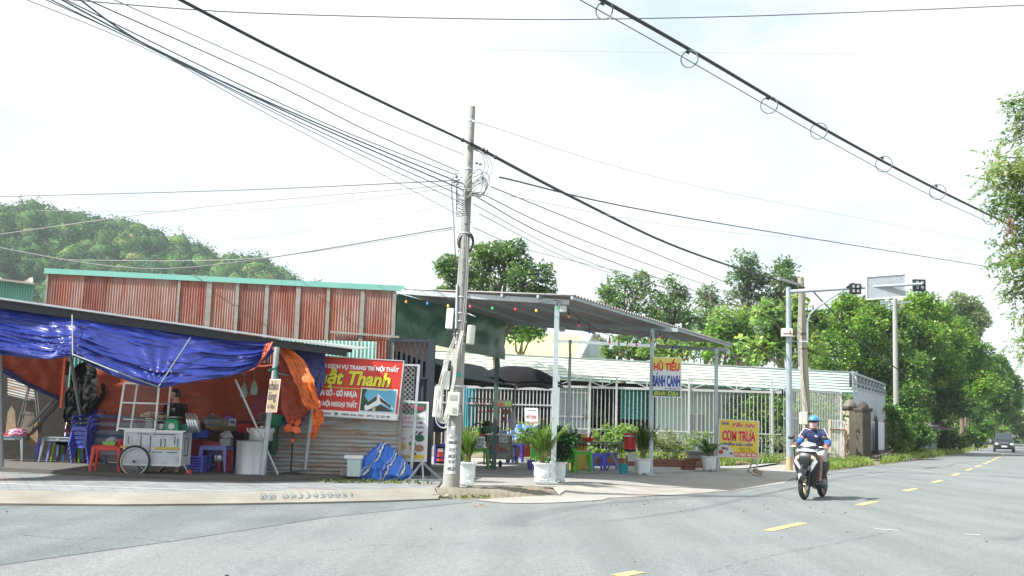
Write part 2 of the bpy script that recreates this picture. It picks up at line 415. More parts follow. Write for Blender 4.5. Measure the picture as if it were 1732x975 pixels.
def corr_mat(name,base,rust,amt_lo,amt_hi,vert=True,rough=.6,metal=.2,streak=9.0,pale=(.42,.36,.32)):
 m,t,b,N,L=nodes(name)
 tcn=N('ShaderNodeTexCoord'); mp=N('ShaderNodeMapping')
 mp.inputs['Scale'].default_value=(streak,streak,.5)if vert else(1.0,1.0,7.0)
 n=N('ShaderNodeTexNoise'); n.inputs['Scale'].default_value=1.0; n.inputs['Detail'].default_value=8; n.inputs['Roughness'].default_value=.7
 L(tcn.outputs['Object'],mp.inputs[0]); L(mp.outputs[0],n.inputs['Vector'])
 n2=N('ShaderNodeTexNoise'); n2.inputs['Scale'].default_value=1.1; n2.inputs['Detail'].default_value=9; n2.inputs['Roughness'].default_value=.75
 mp2=N('ShaderNodeMapping'); mp2.inputs['Scale'].default_value=(2.6,2.6,.6)if vert else(.8,.8,1.6); L(tcn.outputs['Object'],mp2.inputs[0]); L(mp2.outputs[0],n2.inputs['Vector'])
 r=N('ShaderNodeValToRGB'); r.color_ramp.elements[0].position=amt_lo; r.color_ramp.elements[1].position=amt_hi
 r.color_ramp.elements[0].color=rgb(base); r.color_ramp.elements[1].color=rgb(rust)
 L(n.outputs['Fac'],r.inputs[0])
 r2=N('ShaderNodeValToRGB'); r2.color_ramp.elements[0].position=.42; r2.color_ramp.elements[1].position=.64; r2.color_ramp.elements[1].color=(.7,.7,.7,1)
 L(n2.outputs['Fac'],r2.inputs[0])
 mm=N('ShaderNodeMix'); mm.data_type='RGBA'; mm.inputs[7].default_value=rgb(pale)
 L(r2.outputs[0],mm.inputs[0]); L(r.outputs[0],mm.inputs[6]); L(mm.outputs[2],b.inputs['Base Color'])
 b.inputs['Roughness'].default_value=rough; b.inputs['Metallic'].default_value=metal
 return m
RUSTV=corr_mat('rusty_sheet',(.215,.06,.04),(.28,.08,.045),.35,.65,pale=(.37,.27,.23),rough=.8,metal=.05)
RUSTV2=corr_mat('rusty_sheet_dark',(.16,.045,.03),(.25,.07,.04),.35,.65,pale=(.30,.19,.16),rough=.8,metal=.05)
RUSTV3=corr_mat('rusty_sheet_faded',(.23,.09,.065),(.31,.10,.055),.4,.6,pale=(.40,.33,.30),rough=.8,metal=.05)
RUSTH=corr_mat('rusty_galvanised',(.33,.36,.365),(.25,.12,.055),.46,.62,vert=False,pale=(.36,.30,.24),rough=.65,metal=.1)
GALV=mat('galvanised',(.52,.56,.58),.42,.35,var=.15,vs=8,dirt=(.35,.33,.3),dirt_amt=.4,ds=5)
GALVD=mat('galvanised_dull',(.36,.42,.44),.5,.25,var=.15,vs=6,dirt=(.25,.22,.2),dirt_amt=.4,ds=5)
ZINC=mat('roof_sheet_under',(.30,.29,.285),.6,.1,var=.25,vs=2.5,dirt=(.35,.25,.2),dirt_amt=.5,ds=3)
TEAL=mat('teal_sheet',(.15,.39,.33),.5,var=.12,vs=2,dirt=(.2,.3,.27),dirt_amt=.4)
MINTW=mat('mint_sheet',(.60,.72,.67),.5,var=.06,vs=1.5,dirt=(.45,.55,.5),dirt_amt=.3)
CREAM=mat('cream_sheet',(.50,.62,.56),.5,var=.05,vs=1.0,dirt=(.55,.58,.5),dirt_amt=.25)
DKGREEN=None
WHITEM=mat('white_metal',(.72,.73,.72),.45,var=.06,vs=6,dirt=(.5,.45,.38),dirt_amt=.35,ds=8)
FENCEM=mat('fence_paint',(.46,.485,.49),.5,var=.08,vs=6,dirt=(.35,.3,.25),dirt_amt=.35,ds=8)
ANTH=mat('anthracite_metal',(.035,.045,.058),.45,.1,var=.25,vs=3)
BLK=mat('black_rubber',(.02,.02,.022),.65,var=.2)
BLKM=mat('black_metal',(.03,.03,.032),.4,.4)
STEEL=mat('stainless',(.55,.56,.57),.28,.85,var=.1,vs=10)
ALU=mat('aluminium',(.60,.62,.63),.38,.6,var=.1,vs=6,dirt=(.4,.4,.4),dirt_amt=.4,ds=6)
MB().grid(lambda u,v:Vector((-1500+3000*u,-20+1800*v,-.03)),4,4).build('ground',GROUND).__setitem__('kind','structure')
def poly_obj(name,pts,m,z=None):
 mb=MB(); mb.poly([Vector((p[0],p[1],p[2]if z is None else z))for p in pts]); o=mb.build(name,m)
 if o.data.polygons[0].normal.z<0:o.data.flip_normals()
 o['kind']='structure'; return o
LE=[gz(1320,817),gz(1400,797.5),gz(1490,787),gz(1569,775.5),gz(1626,767.5),gz(1671,757.5),gz(1684,752.5)]
far=Vector((LE[-1].x,LE[-1].y,0)); dirf=(LE[-1]-LE[-2]).normalized()
lend=far+dirf*60+Vector((6,0,0)); lend2=lend+(dirf+Vector((.35,0,0)))*150
poly_obj('main_road',[Vector((-60,-12,0)),Vector((-60,14,0)),Vector((-9,14.6,0)),gz(740,838),gz(960,832),gz(1150,815),gz(1300,803)]+LE[1:]+[lend,lend2,lend2+Vector((16,-6,0)),Vector((62,100,0)),Vector((40,30,0)),Vector((40,-12,0))],ASPH,0.0)
poly_obj('side_road',[gz(-500,1050),gz(-400,850),gz(0,846),gz(404,846),gz(740,838),gz(800,850),gz(560,875),gz(300,915),gz(-60,965)],ASPH2,.004)
mbm=MB()
for(x,y,x2,y2,w_)in((1060,970,1085,961,.13),):
 pass
DASH=[(1037,975,1088,966),(1288,900,1366,883),(1447,856,1486,847),(1527,831.5,1552,826),(1576,817,1594,812),(1610,805,1623,800.8),(1633,796.4,1645,792.8),(1649,790.5,1660,787),(1662.5,785.5,1671,782.6),(1671,782,1677,779.7),(1678,779,1683,777),(1684,776,1688.5,774),(1689,773.6,1693,771.6),(1694.5,770.3,1699,767.7)]
for(x,y,x2,y2)in DASH:
 a,c=gz(x,y,.006),gz(x2,y2,.006); a,c=a.lerp(c,.12),c.lerp(a,.12); d=(c-a).normalized(); n_=Vector((-d.y,d.x,0))*.075
 mbm.poly([a-n_,c-n_,c+n_,a+n_])
o=mbm.build('centre_line',YEL); o['kind']='structure'
mbm=MB()
for(x,y,x2,y2)in((1478,894.5,1520,897.5),(1632,903.5,1657,905)):
 a,c=gz(x,y,.006),gz(x2,y2,.006); d=(c-a).normalized(); n_=Vector((-d.y,d.x,0))*.035
 mbm.poly([a-n_*.4,c-n_,c+n_,a+n_])
o=mbm.build('survey_mark',WPAINT); o['kind']='structure'
SWZ=.15
CT=[(-420,826),(-200,828),(0,829.6),(202,832),(404,831.6),(525,829.6),(640,827.5),(735,825)]
CB=[(-420,850),(-200,852),(0,851.5),(202,853.2),(404,851.5),(525,849.5),(640,847),(742,843.5)]
top=[gz(x,y,SWZ)for x,y in CT]; bot=[gz(x,y,.03)for x,y in CB]
mb=MB()
for i in range(len(top)-1):
 a,b_,c,d=top[i],top[i+1],bot[i+1],bot[i]
 mb.add([a,b_,c,d],[(0,1,2,3)])
 mb.add([d,c,Vector((c.x,c.y,-.02)),Vector((d.x,d.y,-.02))],[(0,1,2,3)])
o=mb.build('kerb',CURB); o['kind']='structure'
mb=MB()
for i in range(len(top)-1):
 a,b_=bot[i],bot[i+1]; k=Vector((0,-.06,0))
 mb.poly([Vector((a.x,a.y,.007)),Vector((b_.x,b_.y,.007)),Vector((b_.x,b_.y,.007))+k,Vector((a.x,a.y,.007))+k])
o=mb.build('gutter_joint',mat('gutter_dirt',(.055,.045,.035),.95,var=.4,vs=6)); o['kind']='structure'
bA,bB=gz(440,833.5,.149),gz(600,830.5,.149)
cA=gz(440,846,.062)
bd=Board(bA+Vector((0,0,.004)),bB+Vector((0,0,.004)),cA+Vector((0,0,.004)))
mb=MB(); bd.text(mb,'BB 0933450051',0,.1,.96,.95,k=.001,bold=-.008,shear=.1,sp=1.2)
o=mb.build('kerb_lettering',mat('blue_spray',(.12,.165,.185),.8,var=.3,vs=20)); o['kind']='structure'
swp=top+[gz(742,822,SWZ),gz(748,812,SWZ),Vector((-1.6,24.3,SWZ)),Vector((-17,24.5,SWZ)),Vector((-16,15,SWZ))]
poly_obj('pavement',swp,PAV,SWZ)
a,c=gz(-60,816,.153),gz(404,831,.153)
mb=MB(); n_=Vector((0,.03,0)); mb.poly([a-n_,c-n_,c+n_,a+n_]); mb.build('pavement_seam',WPAINT)['kind']='structure'
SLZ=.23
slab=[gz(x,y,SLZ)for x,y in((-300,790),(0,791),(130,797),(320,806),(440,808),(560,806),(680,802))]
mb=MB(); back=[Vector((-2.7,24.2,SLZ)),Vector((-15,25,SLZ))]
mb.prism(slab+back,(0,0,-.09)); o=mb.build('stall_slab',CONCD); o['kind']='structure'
FZ=.12
near=[gz(945,836,.008),gz(960,846,.008),gz(1053,841.5,.008),gz(1170,835.5,.008),gz(1249,829,.008),gz(1327,817.5,.008),gz(1345,805,.008)]
mid=[gz(935,825,FZ),gz(955,824,FZ),gz(1040,817,FZ*.9),gz(1130,809,FZ*.8),gz(1200,804,FZ*.7),gz(1270,799,FZ*.5),gz(1320,793,.04)]
farp=[gz(935,812,FZ+.002),gz(955,812,FZ+.002),gz(1040,808,FZ+.002),gz(1130,800,FZ+.002),gz(1200,797.5,FZ*.9),gz(1262,794,FZ*.7),gz(1316,786,.06)]
def strip(name,A,B_,m):
 mb=MB(); k=len(A)
 mb.add(A+B_,[(i,i+1,k+i+1,k+i)for i in range(k-1)]); o=mb.build(name,m,smooth=True); o['kind']='structure'
 if o.data.polygons[0].normal.z<0:o.data.flip_normals()
 return o
strip('apron',near,mid,APRON)
strip('forecourt_edge',mid,farp,CONC)
poly_obj('forecourt',[gz(742,812,FZ)]+farp+[gz(1240,788.5,FZ),gz(1190,789,FZ),Vector((6.6,37,FZ)),Vector((-6,37,FZ)),Vector((-6,24.6,FZ)),Vector((-2.0,24.0,FZ)),Vector((-1.3,20.2,FZ))],CONC,FZ+.003)
poly_obj('forecourt_corner',[gz(736,826,FZ),gz(800,825,FZ),gz(900,824,FZ),gz(936,825,FZ),gz(936,812,FZ),gz(742,812,FZ)],CONC,FZ+.001)
rt=[gz(x,y,z)for x,y,z in((735,825,.15),(790,824,.14),(850,823,.135),(900,822,.13),(945,823,.12),(975,827,.05))]
rb=[gz(x,y,0)for x,y in((742,845),(800,846),(850,844),(900,841),(950,836),(980,830))]
def rf(u,v):
 i=min(4,int(u*5)); f=u*5-i
 a,b_=rt[i].lerp(rt[i+1],f),rb[i].lerp(rb[i+1],f)
 p=a.lerp(b_,v); p.z+=.045*math.sin(PI*min(1,v*1.1))*(1-u*.5)+.02*noise.noise(p*6)+.012*max(0,math.sin(u*150))*max(0,math.sin(v*30))
 return p
o=MB().grid(rf,150,10).build('corner_kerb',mat('mossy_concrete',(.20,.18,.135),.9,var=.35,vs=2,dirt=(.10,.09,.055),dirt_amt=.8,ds=2.5,bump=.6,bs=30),smooth=True); o['kind']='structure'
sp_=[gz(x,y,.006)for x,y in((800,846),(860,842),(940,834),(990,829),(1045,838),(1020,846),(960,850),(900,852),(850,851))]
poly_obj('sand_patch',sp_,APRON,.0105)
poly_obj('garden_soil',[Vector((-8,37,.1)),Vector((7.2,36.6,.1)),gz(1190,788,.1),gz(1245,787,.1),gz(1310,785,.06),gz(1395,783,.05),Vector((16,50,.05)),Vector((24,58,.05)),Vector((-30,75,.1)),Vector((-30,37,.1))],SOIL)
poly_obj('verge',[gz(1300,800,.02),gz(1320,816,.0),gz(1400,797.0,.006)]+[Vector((p.x,p.y,.006))for p in LE[2:]]+[far+Vector((-8,0,.02)),gz(1560,765,.03),gz(1440,775,.03),gz(1395,781,.06),gz(1320,783,.06)],SOIL)
poly_obj('gateway_path',[gz(1318,815,.012),gz(1398,797,.014),gz(1392,785,.07),gz(1320,787,.07),gz(1262,795,.1),gz(1275,803,.06)],APRON)
GRASS=leafmat('grass_blades',(.07,.12,.02),(.21,.30,.05),(.3,.33,.08),.3)
def grass(name,poly,n,h,z=.03,m=None,lbl=None):
 xs=[p.x for p in poly]; ys=[p.y for p in poly]
 P=[]
 while len(P)<n:
  x,y=random.uniform(min(xs),max(xs)),random.uniform(min(ys),max(ys)); ins=False; j=len(poly)-1
  for i in range(len(poly)):
   if(poly[i].y>y)!=(poly[j].y>y)and x<(poly[j].x-poly[i].x)*(y-poly[i].y)/(poly[j].y-poly[i].y)+poly[i].x:ins=not ins
   j=i
  if ins and noise.noise(Vector((x,y,0))*.9)>-.35:P.append((x,y))
 P=np.array(P); k=len(P)
 hh=h*RS.uniform(.4,1.2,size=k); a=RS.uniform(0,2*PI,size=k); w_=.012+.01*RS.uniform(size=k)+h*.03
 lean=RS.normal(size=(k,2))*hh[:,None]*.35
 dx,dy=np.cos(a)*w_,np.sin(a)*w_
 v=np.zeros((k,4,3))
 v[:,0]=np.stack([P[:,0]-dx,P[:,1]-dy,np.full(k,z)],1); v[:,1]=np.stack([P[:,0]+dx,P[:,1]+dy,np.full(k,z)],1)
 v[:,2]=np.stack([P[:,0]+dx*.3+lean[:,0],P[:,1]+dy*.3+lean[:,1],z+hh],1); v[:,3]=np.stack([P[:,0]-dx*.3+lean[:,0],P[:,1]-dy*.3+lean[:,1],z+hh],1)
 o=mesh_np(name,v.reshape(-1,3),np.arange(k*4).reshape(-1,4),m or GRASS)
 tag(o,lbl or 'bright green grass growing along the verge','grass',kind='stuff'); return o
grass('grass',[gz(1388,783,.03),gz(1398,797),gz(1440,792.5),gz(1478,787,0),gz(1462,778,0),gz(1420,776,0)],9000,.2,lbl='bright green grass tuft strip in front of the old gate pillars')
grass('grass',[gz(1488,787),gz(1566,776),gz(1562,768),gz(1510,771),gz(1500,776)],5000,.26,lbl='green grass beside the road past the gravel heap')
grass('grass',[gz(1566,776),gz(1626,768),gz(1670,757.5),gz(1650,756),gz(1560,764)],3800,.34,lbl='rough grass along the road under the trees')
grass('grass',[gz(1215,791,.05),gz(1315,786,.05),gz(1330,776,.05),gz(1210,774,.05)],9000,.22,z=.08,lbl='light green grass behind the yellow lunch sign')
grass('grass',[Vector((3,38,0)),Vector((7,37.5,0)),Vector((9.5,47,0)),Vector((3,47,0))],9000,.22,z=.1,lbl='light green lawn of the garden behind the brick edging')
WEED=leafmat('weeds',(.06,.09,.015),(.16,.2,.05),None,.2)
grass('weeds',[gz(520,817,SWZ),gz(600,818,SWZ),gz(735,820,SWZ),gz(735,816,SWZ),gz(600,812,SWZ),gz(520,811,SWZ)],300,.06,z=.15,m=WEED,lbl='thin weeds along the foot of the rusty wall')
grass('weeds',[gz(742,846),gz(830,846),gz(830,842),gz(742,838)],260,.05,z=.03,m=WEED,lbl='small weeds along the foot of the mossy corner kerb')
mb=MB()
g0=gz(1497,777,.03)
for i in range(420):
 a,rr=random.uniform(0,2*PI),random.uniform(0,1)**.7
 p=g0+Vector((math.cos(a)*rr*1.5,math.sin(a)*rr*1.0,.02+.28*(1-rr)))
 mb.box(p,[random.uniform(.05,.13)for _ in range(3)],random.uniform(0,3))
o=mb.build('gravel',mat('gravel_stone',(.18,.155,.14),.9,var=.5,vs=5)); tag(o,'heap of grey broken stone beside the old gate','gravel',kind='stuff')
def hill_h(x,y):
 prof=[(-330,90),(-187,75),(-165,74),(-144,70),(-126,64),(-111,60),(-90,55),(-70,47),(-57,39),(-30,25),(0,14),(60,4),(140,0),(900,0)]
 for(a,ha),(b_,hb)in zip(prof,prof[1:]):
  if a<=x<=b_:h=ha+(hb-ha)*(x-a)/(b_-a); break
 else:h=0 if x>0 else 92
 h-=7
 f=min(1,max(0,(y-190)/190)); f=f*f*(3-2*f)
 return max(-.5,h*f+4.5*noise.noise(Vector((x,y,0))*.022)*f)
MB().grid(lambda u,v:(lambda x,y:Vector((x,y,hill_h(x,y)-.5)))(-330+500*u,185+260*v),60,36).build('hill',mat('hill_soil',(.045,.075,.025),.95,var=.4,vs=.1),smooth=True)['kind']='structure'
HLEAF=leafmat('hill_leaf',(.010,.042,.02),(.085,.17,.04),(.20,.20,.08),.12,.9,.1,.16)
P,D=[],[]
hb=[]
for _ in range(4600):
 x,y=random.uniform(-300,30),random.uniform(195,385)
 if abs(x)>y*.62 or(noise.noise(Vector((x,y,3))*.06)<-.6):continue
 h=hill_h(x,y)
 if h<8 and x>-40:continue
 s_=random.choice((1.8,2.6,3.4,4.2,5.6))*random.uniform(.8,1.2)
 hb.append((x,y,h+s_*.7,s_,s_,s_*random.uniform(.75,1.15)))
for(x,y,z,rx,ry,rz)in hb:
 n_=int(52*(rx/2.6)**2); dd=RS.normal(size=(n_,3)); dd[:,2]=np.abs(dd[:,2])*1.0-.35; dd/=np.linalg.norm(dd,axis=1)[:,None]
 dd[:,1]-=.3
 lump=1+.25*np.sin(dd[:,0:1]*5+x)*np.cos(dd[:,2:3]*6+y)
 P.append(np.array([x,y,z])+dd*lump*np.array([rx,ry,rz])*RS.uniform(.75,1.05,size=(n_,1))); D.append(dd)
CV,CQ=[],[]
for(x,y,z,rx,ry,rz)in hb:
 b0=len(CV)
 for i in range(6):
  th=PI*(.06+.88*i/5)
  for k in range(8):
   a=2*PI*k/8+i*.4; f=RS.uniform(.62,.92); CV.append((x+rx*f*math.sin(th)*math.cos(a),y+ry*f*math.sin(th)*math.sin(a),z+rz*f*math.cos(th)))
 for i in range(5):
  for k in range(8):CQ.append((b0+i*8+k,b0+i*8+(k+1)%8,b0+(i+1)*8+(k+1)%8,b0+(i+1)*8+k))
 for c4 in((0,1,2,3),(0,3,4,7),(3,4,5,6)):pass
v,q=leaves(np.concatenate(P),.7,asp=.85,outd=np.concatenate(D)*.6)
v=np.concatenate([v,np.array(CV)]); q=np.concatenate([q,np.array(CQ)+len(v)-len(CV)]); o=mesh_np('hillside_forest',v,q,HLEAF); tag(o,'dense green forest covering the distant hill','forest',kind='stuff')
rk=at(0,505,235)
mb=MB().grid(lambda u,v:rk+Vector(((u-.5)*13,(v-.5)*3+2*noise.noise(Vector((u*5,v*5,1))),(v-.5)*9+1.5*noise.noise(Vector((u*6,v*6,0))))),16,12)
mb.build('rock_outcrop',mat('rock',(.3,.28,.25),.95,var=.4,vs=.5))['kind']='structure'
# ============================================================= RUSTY WAREHOUSE
WA,WB=Vector((at(79,500,24.6).x,24.6,0)),Vector((at(668,500,24.0).x,24.0,0))
def zpix(px,py,Y):return at(px,py,Y).z
def wall_pt(px,py):
 d=ray(px,py); o_=Vector((0,0,CAMZ)); n_=(WB-WA).cross(Vector((0,0,1)))
 t=(WA-o_).dot(n_)/d.dot(n_); return o_+d*t
wh=thing('rusty_warehouse','long shed wall of rusty corrugated sheets with a teal top flashing','warehouse',(WA+WB)/2)
wd=(WB-WA).normalized(); wn=Vector((wd.y,-wd.x,0))
edges=[79,141,183,303,354,402,452,505,556,614,668]
tl,tr=wall_pt(79,463),wall_pt(668,494)
def topz(p):return tl.z+(tr.z-tl.z)*((p-tl).dot(wd)/(tr-tl).dot(wd))
for i in range(len(edges)-1):
 a,c=wall_pt(edges[i],480),wall_pt(edges[i+1],520)
 za=topz(a); O=Vector((a.x,a.y,.8 if i<9 else .8)); U=Vector((c.x-a.x,c.y-a.y,0))
 mb=MB(); zt=topz(a)
 lo=2.55
 mb.corr(Vector((a.x,a.y,lo)),U,Vector((0,0,zt-lo+.02)),max(4,round(U.length/.062)),.012,wn)
 o=mb.build('wall_sheet',(RUSTV3,RUSTV2,RUSTV3,RUSTV,RUSTV3,RUSTV2,RUSTV,RUSTV,RUSTV3,RUSTV3)[i],wh,world=True,smooth=True)
BAT=mat('weathered_batten',(.27,.265,.24),.8,var=.3,vs=6,dirt=(.25,.15,.1),dirt_amt=.6,ds=9)
for px,wpx in((303,4),(354,9),(402,6),(452,7),(505,8),(556,6),(614,7),(668,6),(79,3)):
 a=wall_pt(px,500); zt=topz(a)
 mb=MB(); mb.bar(Vector((a.x,a.y,2.55))+wn*.03,Vector((a.x,a.y,zt))+wn*.03,wpx*pxm(a.y),.02,up=(0,1,0)); mb.build('batten',BAT,wh,world=True)
mb=MB(); f0,f1=wall_pt(77,459),wall_pt(684,489)
for k in range(6):
 a,c=f0.lerp(f1,k/6),f0.lerp(f1,(k+1)/6)
 mb.bar(a+wn*(.05+.004*(k%2)),c+wn*(.05+.004*(k%2)),.03,.125)
mb.build('flashing',TEAL,wh,world=True)
mb=MB(); bk=-wn*5.5
def wq(p,z):return Vector((p.x,p.y,z))
mb.add([wq(WA,0),wq(WA+bk,0),wq(WA+bk,3.6),wq(WA,4.6)],[(0,1,2,3)])
mb.add([wq(WA+bk,0),wq(WB+bk,0),wq(WB+bk,3.6),wq(WA+bk,3.6)],[(0,1,2,3)])
mb.add([wq(WB,3.0),wq(WB+bk,3.0),wq(WB+bk,3.6),wq(WB,4.28)],[(0,1,2,3)])
mb.build('side_wall',RUSTV,wh,world=True)
mb=MB(); mb.add([wq(WA,4.7)-wn*.05,wq(WB,4.32)-wn*.05,wq(WB+bk,3.62),wq(WA+bk,3.62)],[(0,1,2,3)])
mb.build('roof',ZINC,wh,world=True)
a,c=wall_pt(470,600),wall_pt(636,600)
mb=MB(); mb.corr(Vector((a.x,a.y,1.7))+wn*.04,Vector((c.x-a.x,c.y-a.y,0)),Vector((0,0,1.46)),26,.015,wn); mb.build('mint_sheet',mat('mint_wall',(.34,.60,.52),.5,var=.1),wh,world=True,smooth=True)
a,c=wall_pt(636,600),wall_pt(657,600)
mb=MB(); mb.corr(Vector((a.x,a.y,1.2))+wn*.045,Vector((c.x-a.x,c.y-a.y,0)),Vector((0,0,1.98)),4,.015,wn); mb.build('wall_sheet',RUSTV,wh,world=True,smooth=True)
mb=MB(); a,c=wall_pt(560,562),wall_pt(676,571); mb.bar(a+wn*.06,c+wn*.06,.03,.05); mb.build('bottom_trim',BAT,wh,world=True)
ts=thing('teal_shed','small shed with a teal corrugated wall at the left edge under the hill','shed',(-15,31,0))
a,c=at(-160,480,31),at(57,503,31)
mb=MB(); mb.corr(Vector((a.x,31,2)),Vector((c.x-a.x,0,0)),Vector((0,0,c.z-2+.35)),50,.02,(0,-1,0),bend=lambda u,v:Vector((0,0,(1-u)*v*.38))); mb.build('wall',TEAL,ts,world=True,smooth=True)
mb=MB(); mb.bar(Vector((a.x-.2,31,c.z+.77)),Vector((c.x+.1,31,c.z+.38)),.5,.05); mb.build('roof',ZINC,ts,world=True)
mb=MB(); mb.box(((a.x+c.x)/2,33,1.8),(c.x-a.x-.1,3.8,3.6)); mb.build('body',TEAL,ts,world=True)
m,t,b,N,L=nodes('green_sheet')
tcn=N('ShaderNodeTexCoord'); n=N('ShaderNodeTexNoise'); n.inputs['Scale'].default_value=1.4; n.inputs['Detail'].default_value=1.5; n.inputs['Distortion'].default_value=1.5
L(tcn.outputs['Object'],n.inputs['Vector']); bp=N('ShaderNodeBump'); bp.inputs['Strength'].default_value=.35; bp.inputs['Distance'].default_value=.08
L(n.outputs['Fac'],bp.inputs['Height']); L(bp.outputs[0],b.inputs['Normal']); b.inputs['Base Color'].default_value=(.035,.105,.075,1); b.inputs['Roughness'].default_value=.33
GREENSH=m; b.inputs['Base Color'].default_value=(.05,.15,.105,1)
gA=Vector((WB.x+.06,23.95,0)); gB0=at(855,545,30.8); gB=Vector((gB0.x,gB0.y,0))
zt0,zb0=at(672,497,24).z,at(672,571,24).z
zt1,zb1=at(855,545,30.8).z,at(855,609,30.8).z
gs=thing('green_side_sheet','dark green plastic side sheet hanging under the canopy beside the rusty wall','tarpaulin',gA.lerp(gB,.5))
gn=(gB-gA).cross(Vector((0,0,1))).normalized()
def gf(u,v):
 p=gA.lerp(gB,u); z=(zt0+(zt1-zt0)*u)*v+(zb0+(zb1-zb0)*u)*(1-v)
 k=.05*noise.noise(Vector((u*7,v*2.5,0)))*min(1,3*(1-v)+.15)
 k+=.05*max(0,u-.55)*math.sin(u*40+v*5)*(1-v)
 return Vector((p.x,p.y,z))+gn*k
MB().grid(gf,110,24).build('sheet',GREENSH,gs,world=True,smooth=True)
# ============================================================= CANOPY
P1=gz(935.5,817,FZ); P2=gz(1100.5,804,FZ); P3=gz(1211,797,FZ*.7); P4=Vector((at(962,700,29.3).x,29.3,FZ))
cn=thing('corrugated_canopy','flat corrugated metal canopy on grey posts over the forecourt tables','canopy',P1)
def topof(px,py,P):return at(px,py,P.y)
T1=topof(941,514,P1); T2=topof(1102,556,P2); T3=topof(1210,590,P3); T4=topof(965,575,P4)
POST=mat('post_steel',(.44,.52,.545),.5,.2,var=.12,vs=4,dirt=(.55,.55,.53),dirt_amt=.3,ds=3)
for P_,T_,w_ in((P1,T1,.105),(P2,T2,.10),(P3,T3,.10),(P4,T4,.08)):
 mb=MB(); mb.bar(P_,Vector((P_.x,P_.y,T_.z)),w_,up=(0,1,0)); mb.box((P_.x,P_.y,P_.z+.01),(.2,.2,.02)); mb.build('post',POST,cn,world=True)
Ca=at(674,489,24.0); Cb=at(972,500,P1.y-.35); Cc=at(1241,583,P3.y+1.2)
e1=(Cb-Ca); e2=(Cc-Cb)
Cd=Vector((gB.x-.25,gB.y+1.5,zt1+.12))
crn=e1.cross(e2).normalized()
def roof_fn(u,v,k=0.0):
 p=Ca.lerp(Cb,v).lerp(Cd.lerp(Cc,v),u)
 return p
waves=int(e2.length/.17)
def rfn(u,v):p=roof_fn(u,v); p.z+=.026*math.sin(2*PI*waves*u); return p
MB().grid(rfn,waves*6,6).build('roof_sheet',ZINC,cn,world=True,smooth=True)
mb=MB()
for v in(.02,.2,.4,.6,.8,.985):
 a,c=roof_fn(0,v),roof_fn(1,v); k=Vector((0,0,-.055)); mb2=MB(); mb2.bar(a+k,c+k,.05,.07); mb2.build('purlin',GALVD,cn,world=True)
def beam(a,b_,w_,h_,m=GALV):q=MB(); q.bar(a,b_,w_,h_); q.build('beam',m,cn,world=True)
beam(at(679,494,23.9),at(963,512,P1.y),.07,.11)
uu=(P2.y-Ca.y)/e2.y
b2=Vector((T2.x,T2.y,T2.z)); beam(b2+Vector((.75,.25,0)),b2-e1*.95+Vector((0,0,-.02)),.07,.10,GALVD)
b3=Vector((T3.x,T3.y,T3.z)); beam(b3+Vector((.45,.15,-.02)),b3-e1*1.25+Vector((0,0,-.02)),.07,.10,GALVD)
lamp=MB();
def flood(px,py,Y,lab):
 t_=thing('floodlight',lab,'light',at(px,py,Y))
 q=MB(); q.box((0,0,0),(.16,.1,.14)); q.build('housing',WHITEM,t_,bevel=.015)
 q=MB(); q.box((0,-.055,-.01),(.12,.012,.1)); q.build('lens',mat('lens',(.6,.62,.6),.2),t_)
 q=MB(); q.bar((0,.03,.06),(0,.03,.16),.02); q.build('bracket',GALV,t_)
flood(952,523,P1.y,'small grey floodlight hung beside the near corner post of the canopy')
flood(1230,596,P3.y+.4,'small grey floodlight at the far right end of the canopy')
flood(951,557,29.0,'small grey floodlight under the back of the canopy roof')
BC={'o':(.95,.30,.05),'b':(.05,.25,.85),'y':(.95,.75,.08),'p':(.95,.12,.25),'g':(.03,.6,.22),'r':(.9,.04,.04)}
BULBS=[(687,511,'o'),(723,514,'b'),(758,518,'y'),(795,519,'p'),(833,522,'g'),(872,524,'r'),(907,526,'y'),(942,521,'g'),(962,536,'o'),(979,551,'p'),(997,563,'b'),(1013,573,'y'),(1031,579,'r'),(1047,584,'g'),(1061,585,'y'),(1077,584,'p'),(1090,580,'g'),(1102,576,'o'),(1116,570,'p'),(1126,581,'g'),(1138,592,'b'),(1150,600,'o'),(1162,607,'r'),(1174,612,'g'),(1185,613,'y'),(1198,613,'p'),(1208,612,'g'),(1218,607,'o'),(1227,602,'p'),(1234,597,'g')]
sl_=thing('string_lights','string of small coloured bulbs looped along the canopy edge','string lights',T1)
sock,bulbs,path=MB(),{},[]
for i,(x,y,c)in enumerate(BULBS):
 Y=23.7+(P1.y-.1-23.7)*(x-687)/255 if x<943 else(P1.y+(P2.y-P1.y)*(x-942)/160 if x<1103 else P2.y+(P3.y+.5-P2.y)*(x-1102)/132)
 p=at(x,y,Y-.12)
 q=MB(); q.ell(p,(.031,.031,.036),10,6); q.build('bulb',mat('bulb_'+c,BC[c],.25,var=.02),sl_,world=True,smooth=True)
 q=MB(); q.tube([p+Vector((0,0,.035)),p+Vector((0,0,.1))],.018,6); q.tube([p+Vector((0,0,.1)),p+Vector((0,0,.17))],.006,4); q.build('socket',BLK,sl_,world=True)
 path.append(p+Vector((0,0,.17)))
q=MB(); q.tube(path,.008,4); q.build('cable',BLK,sl_,world=True)
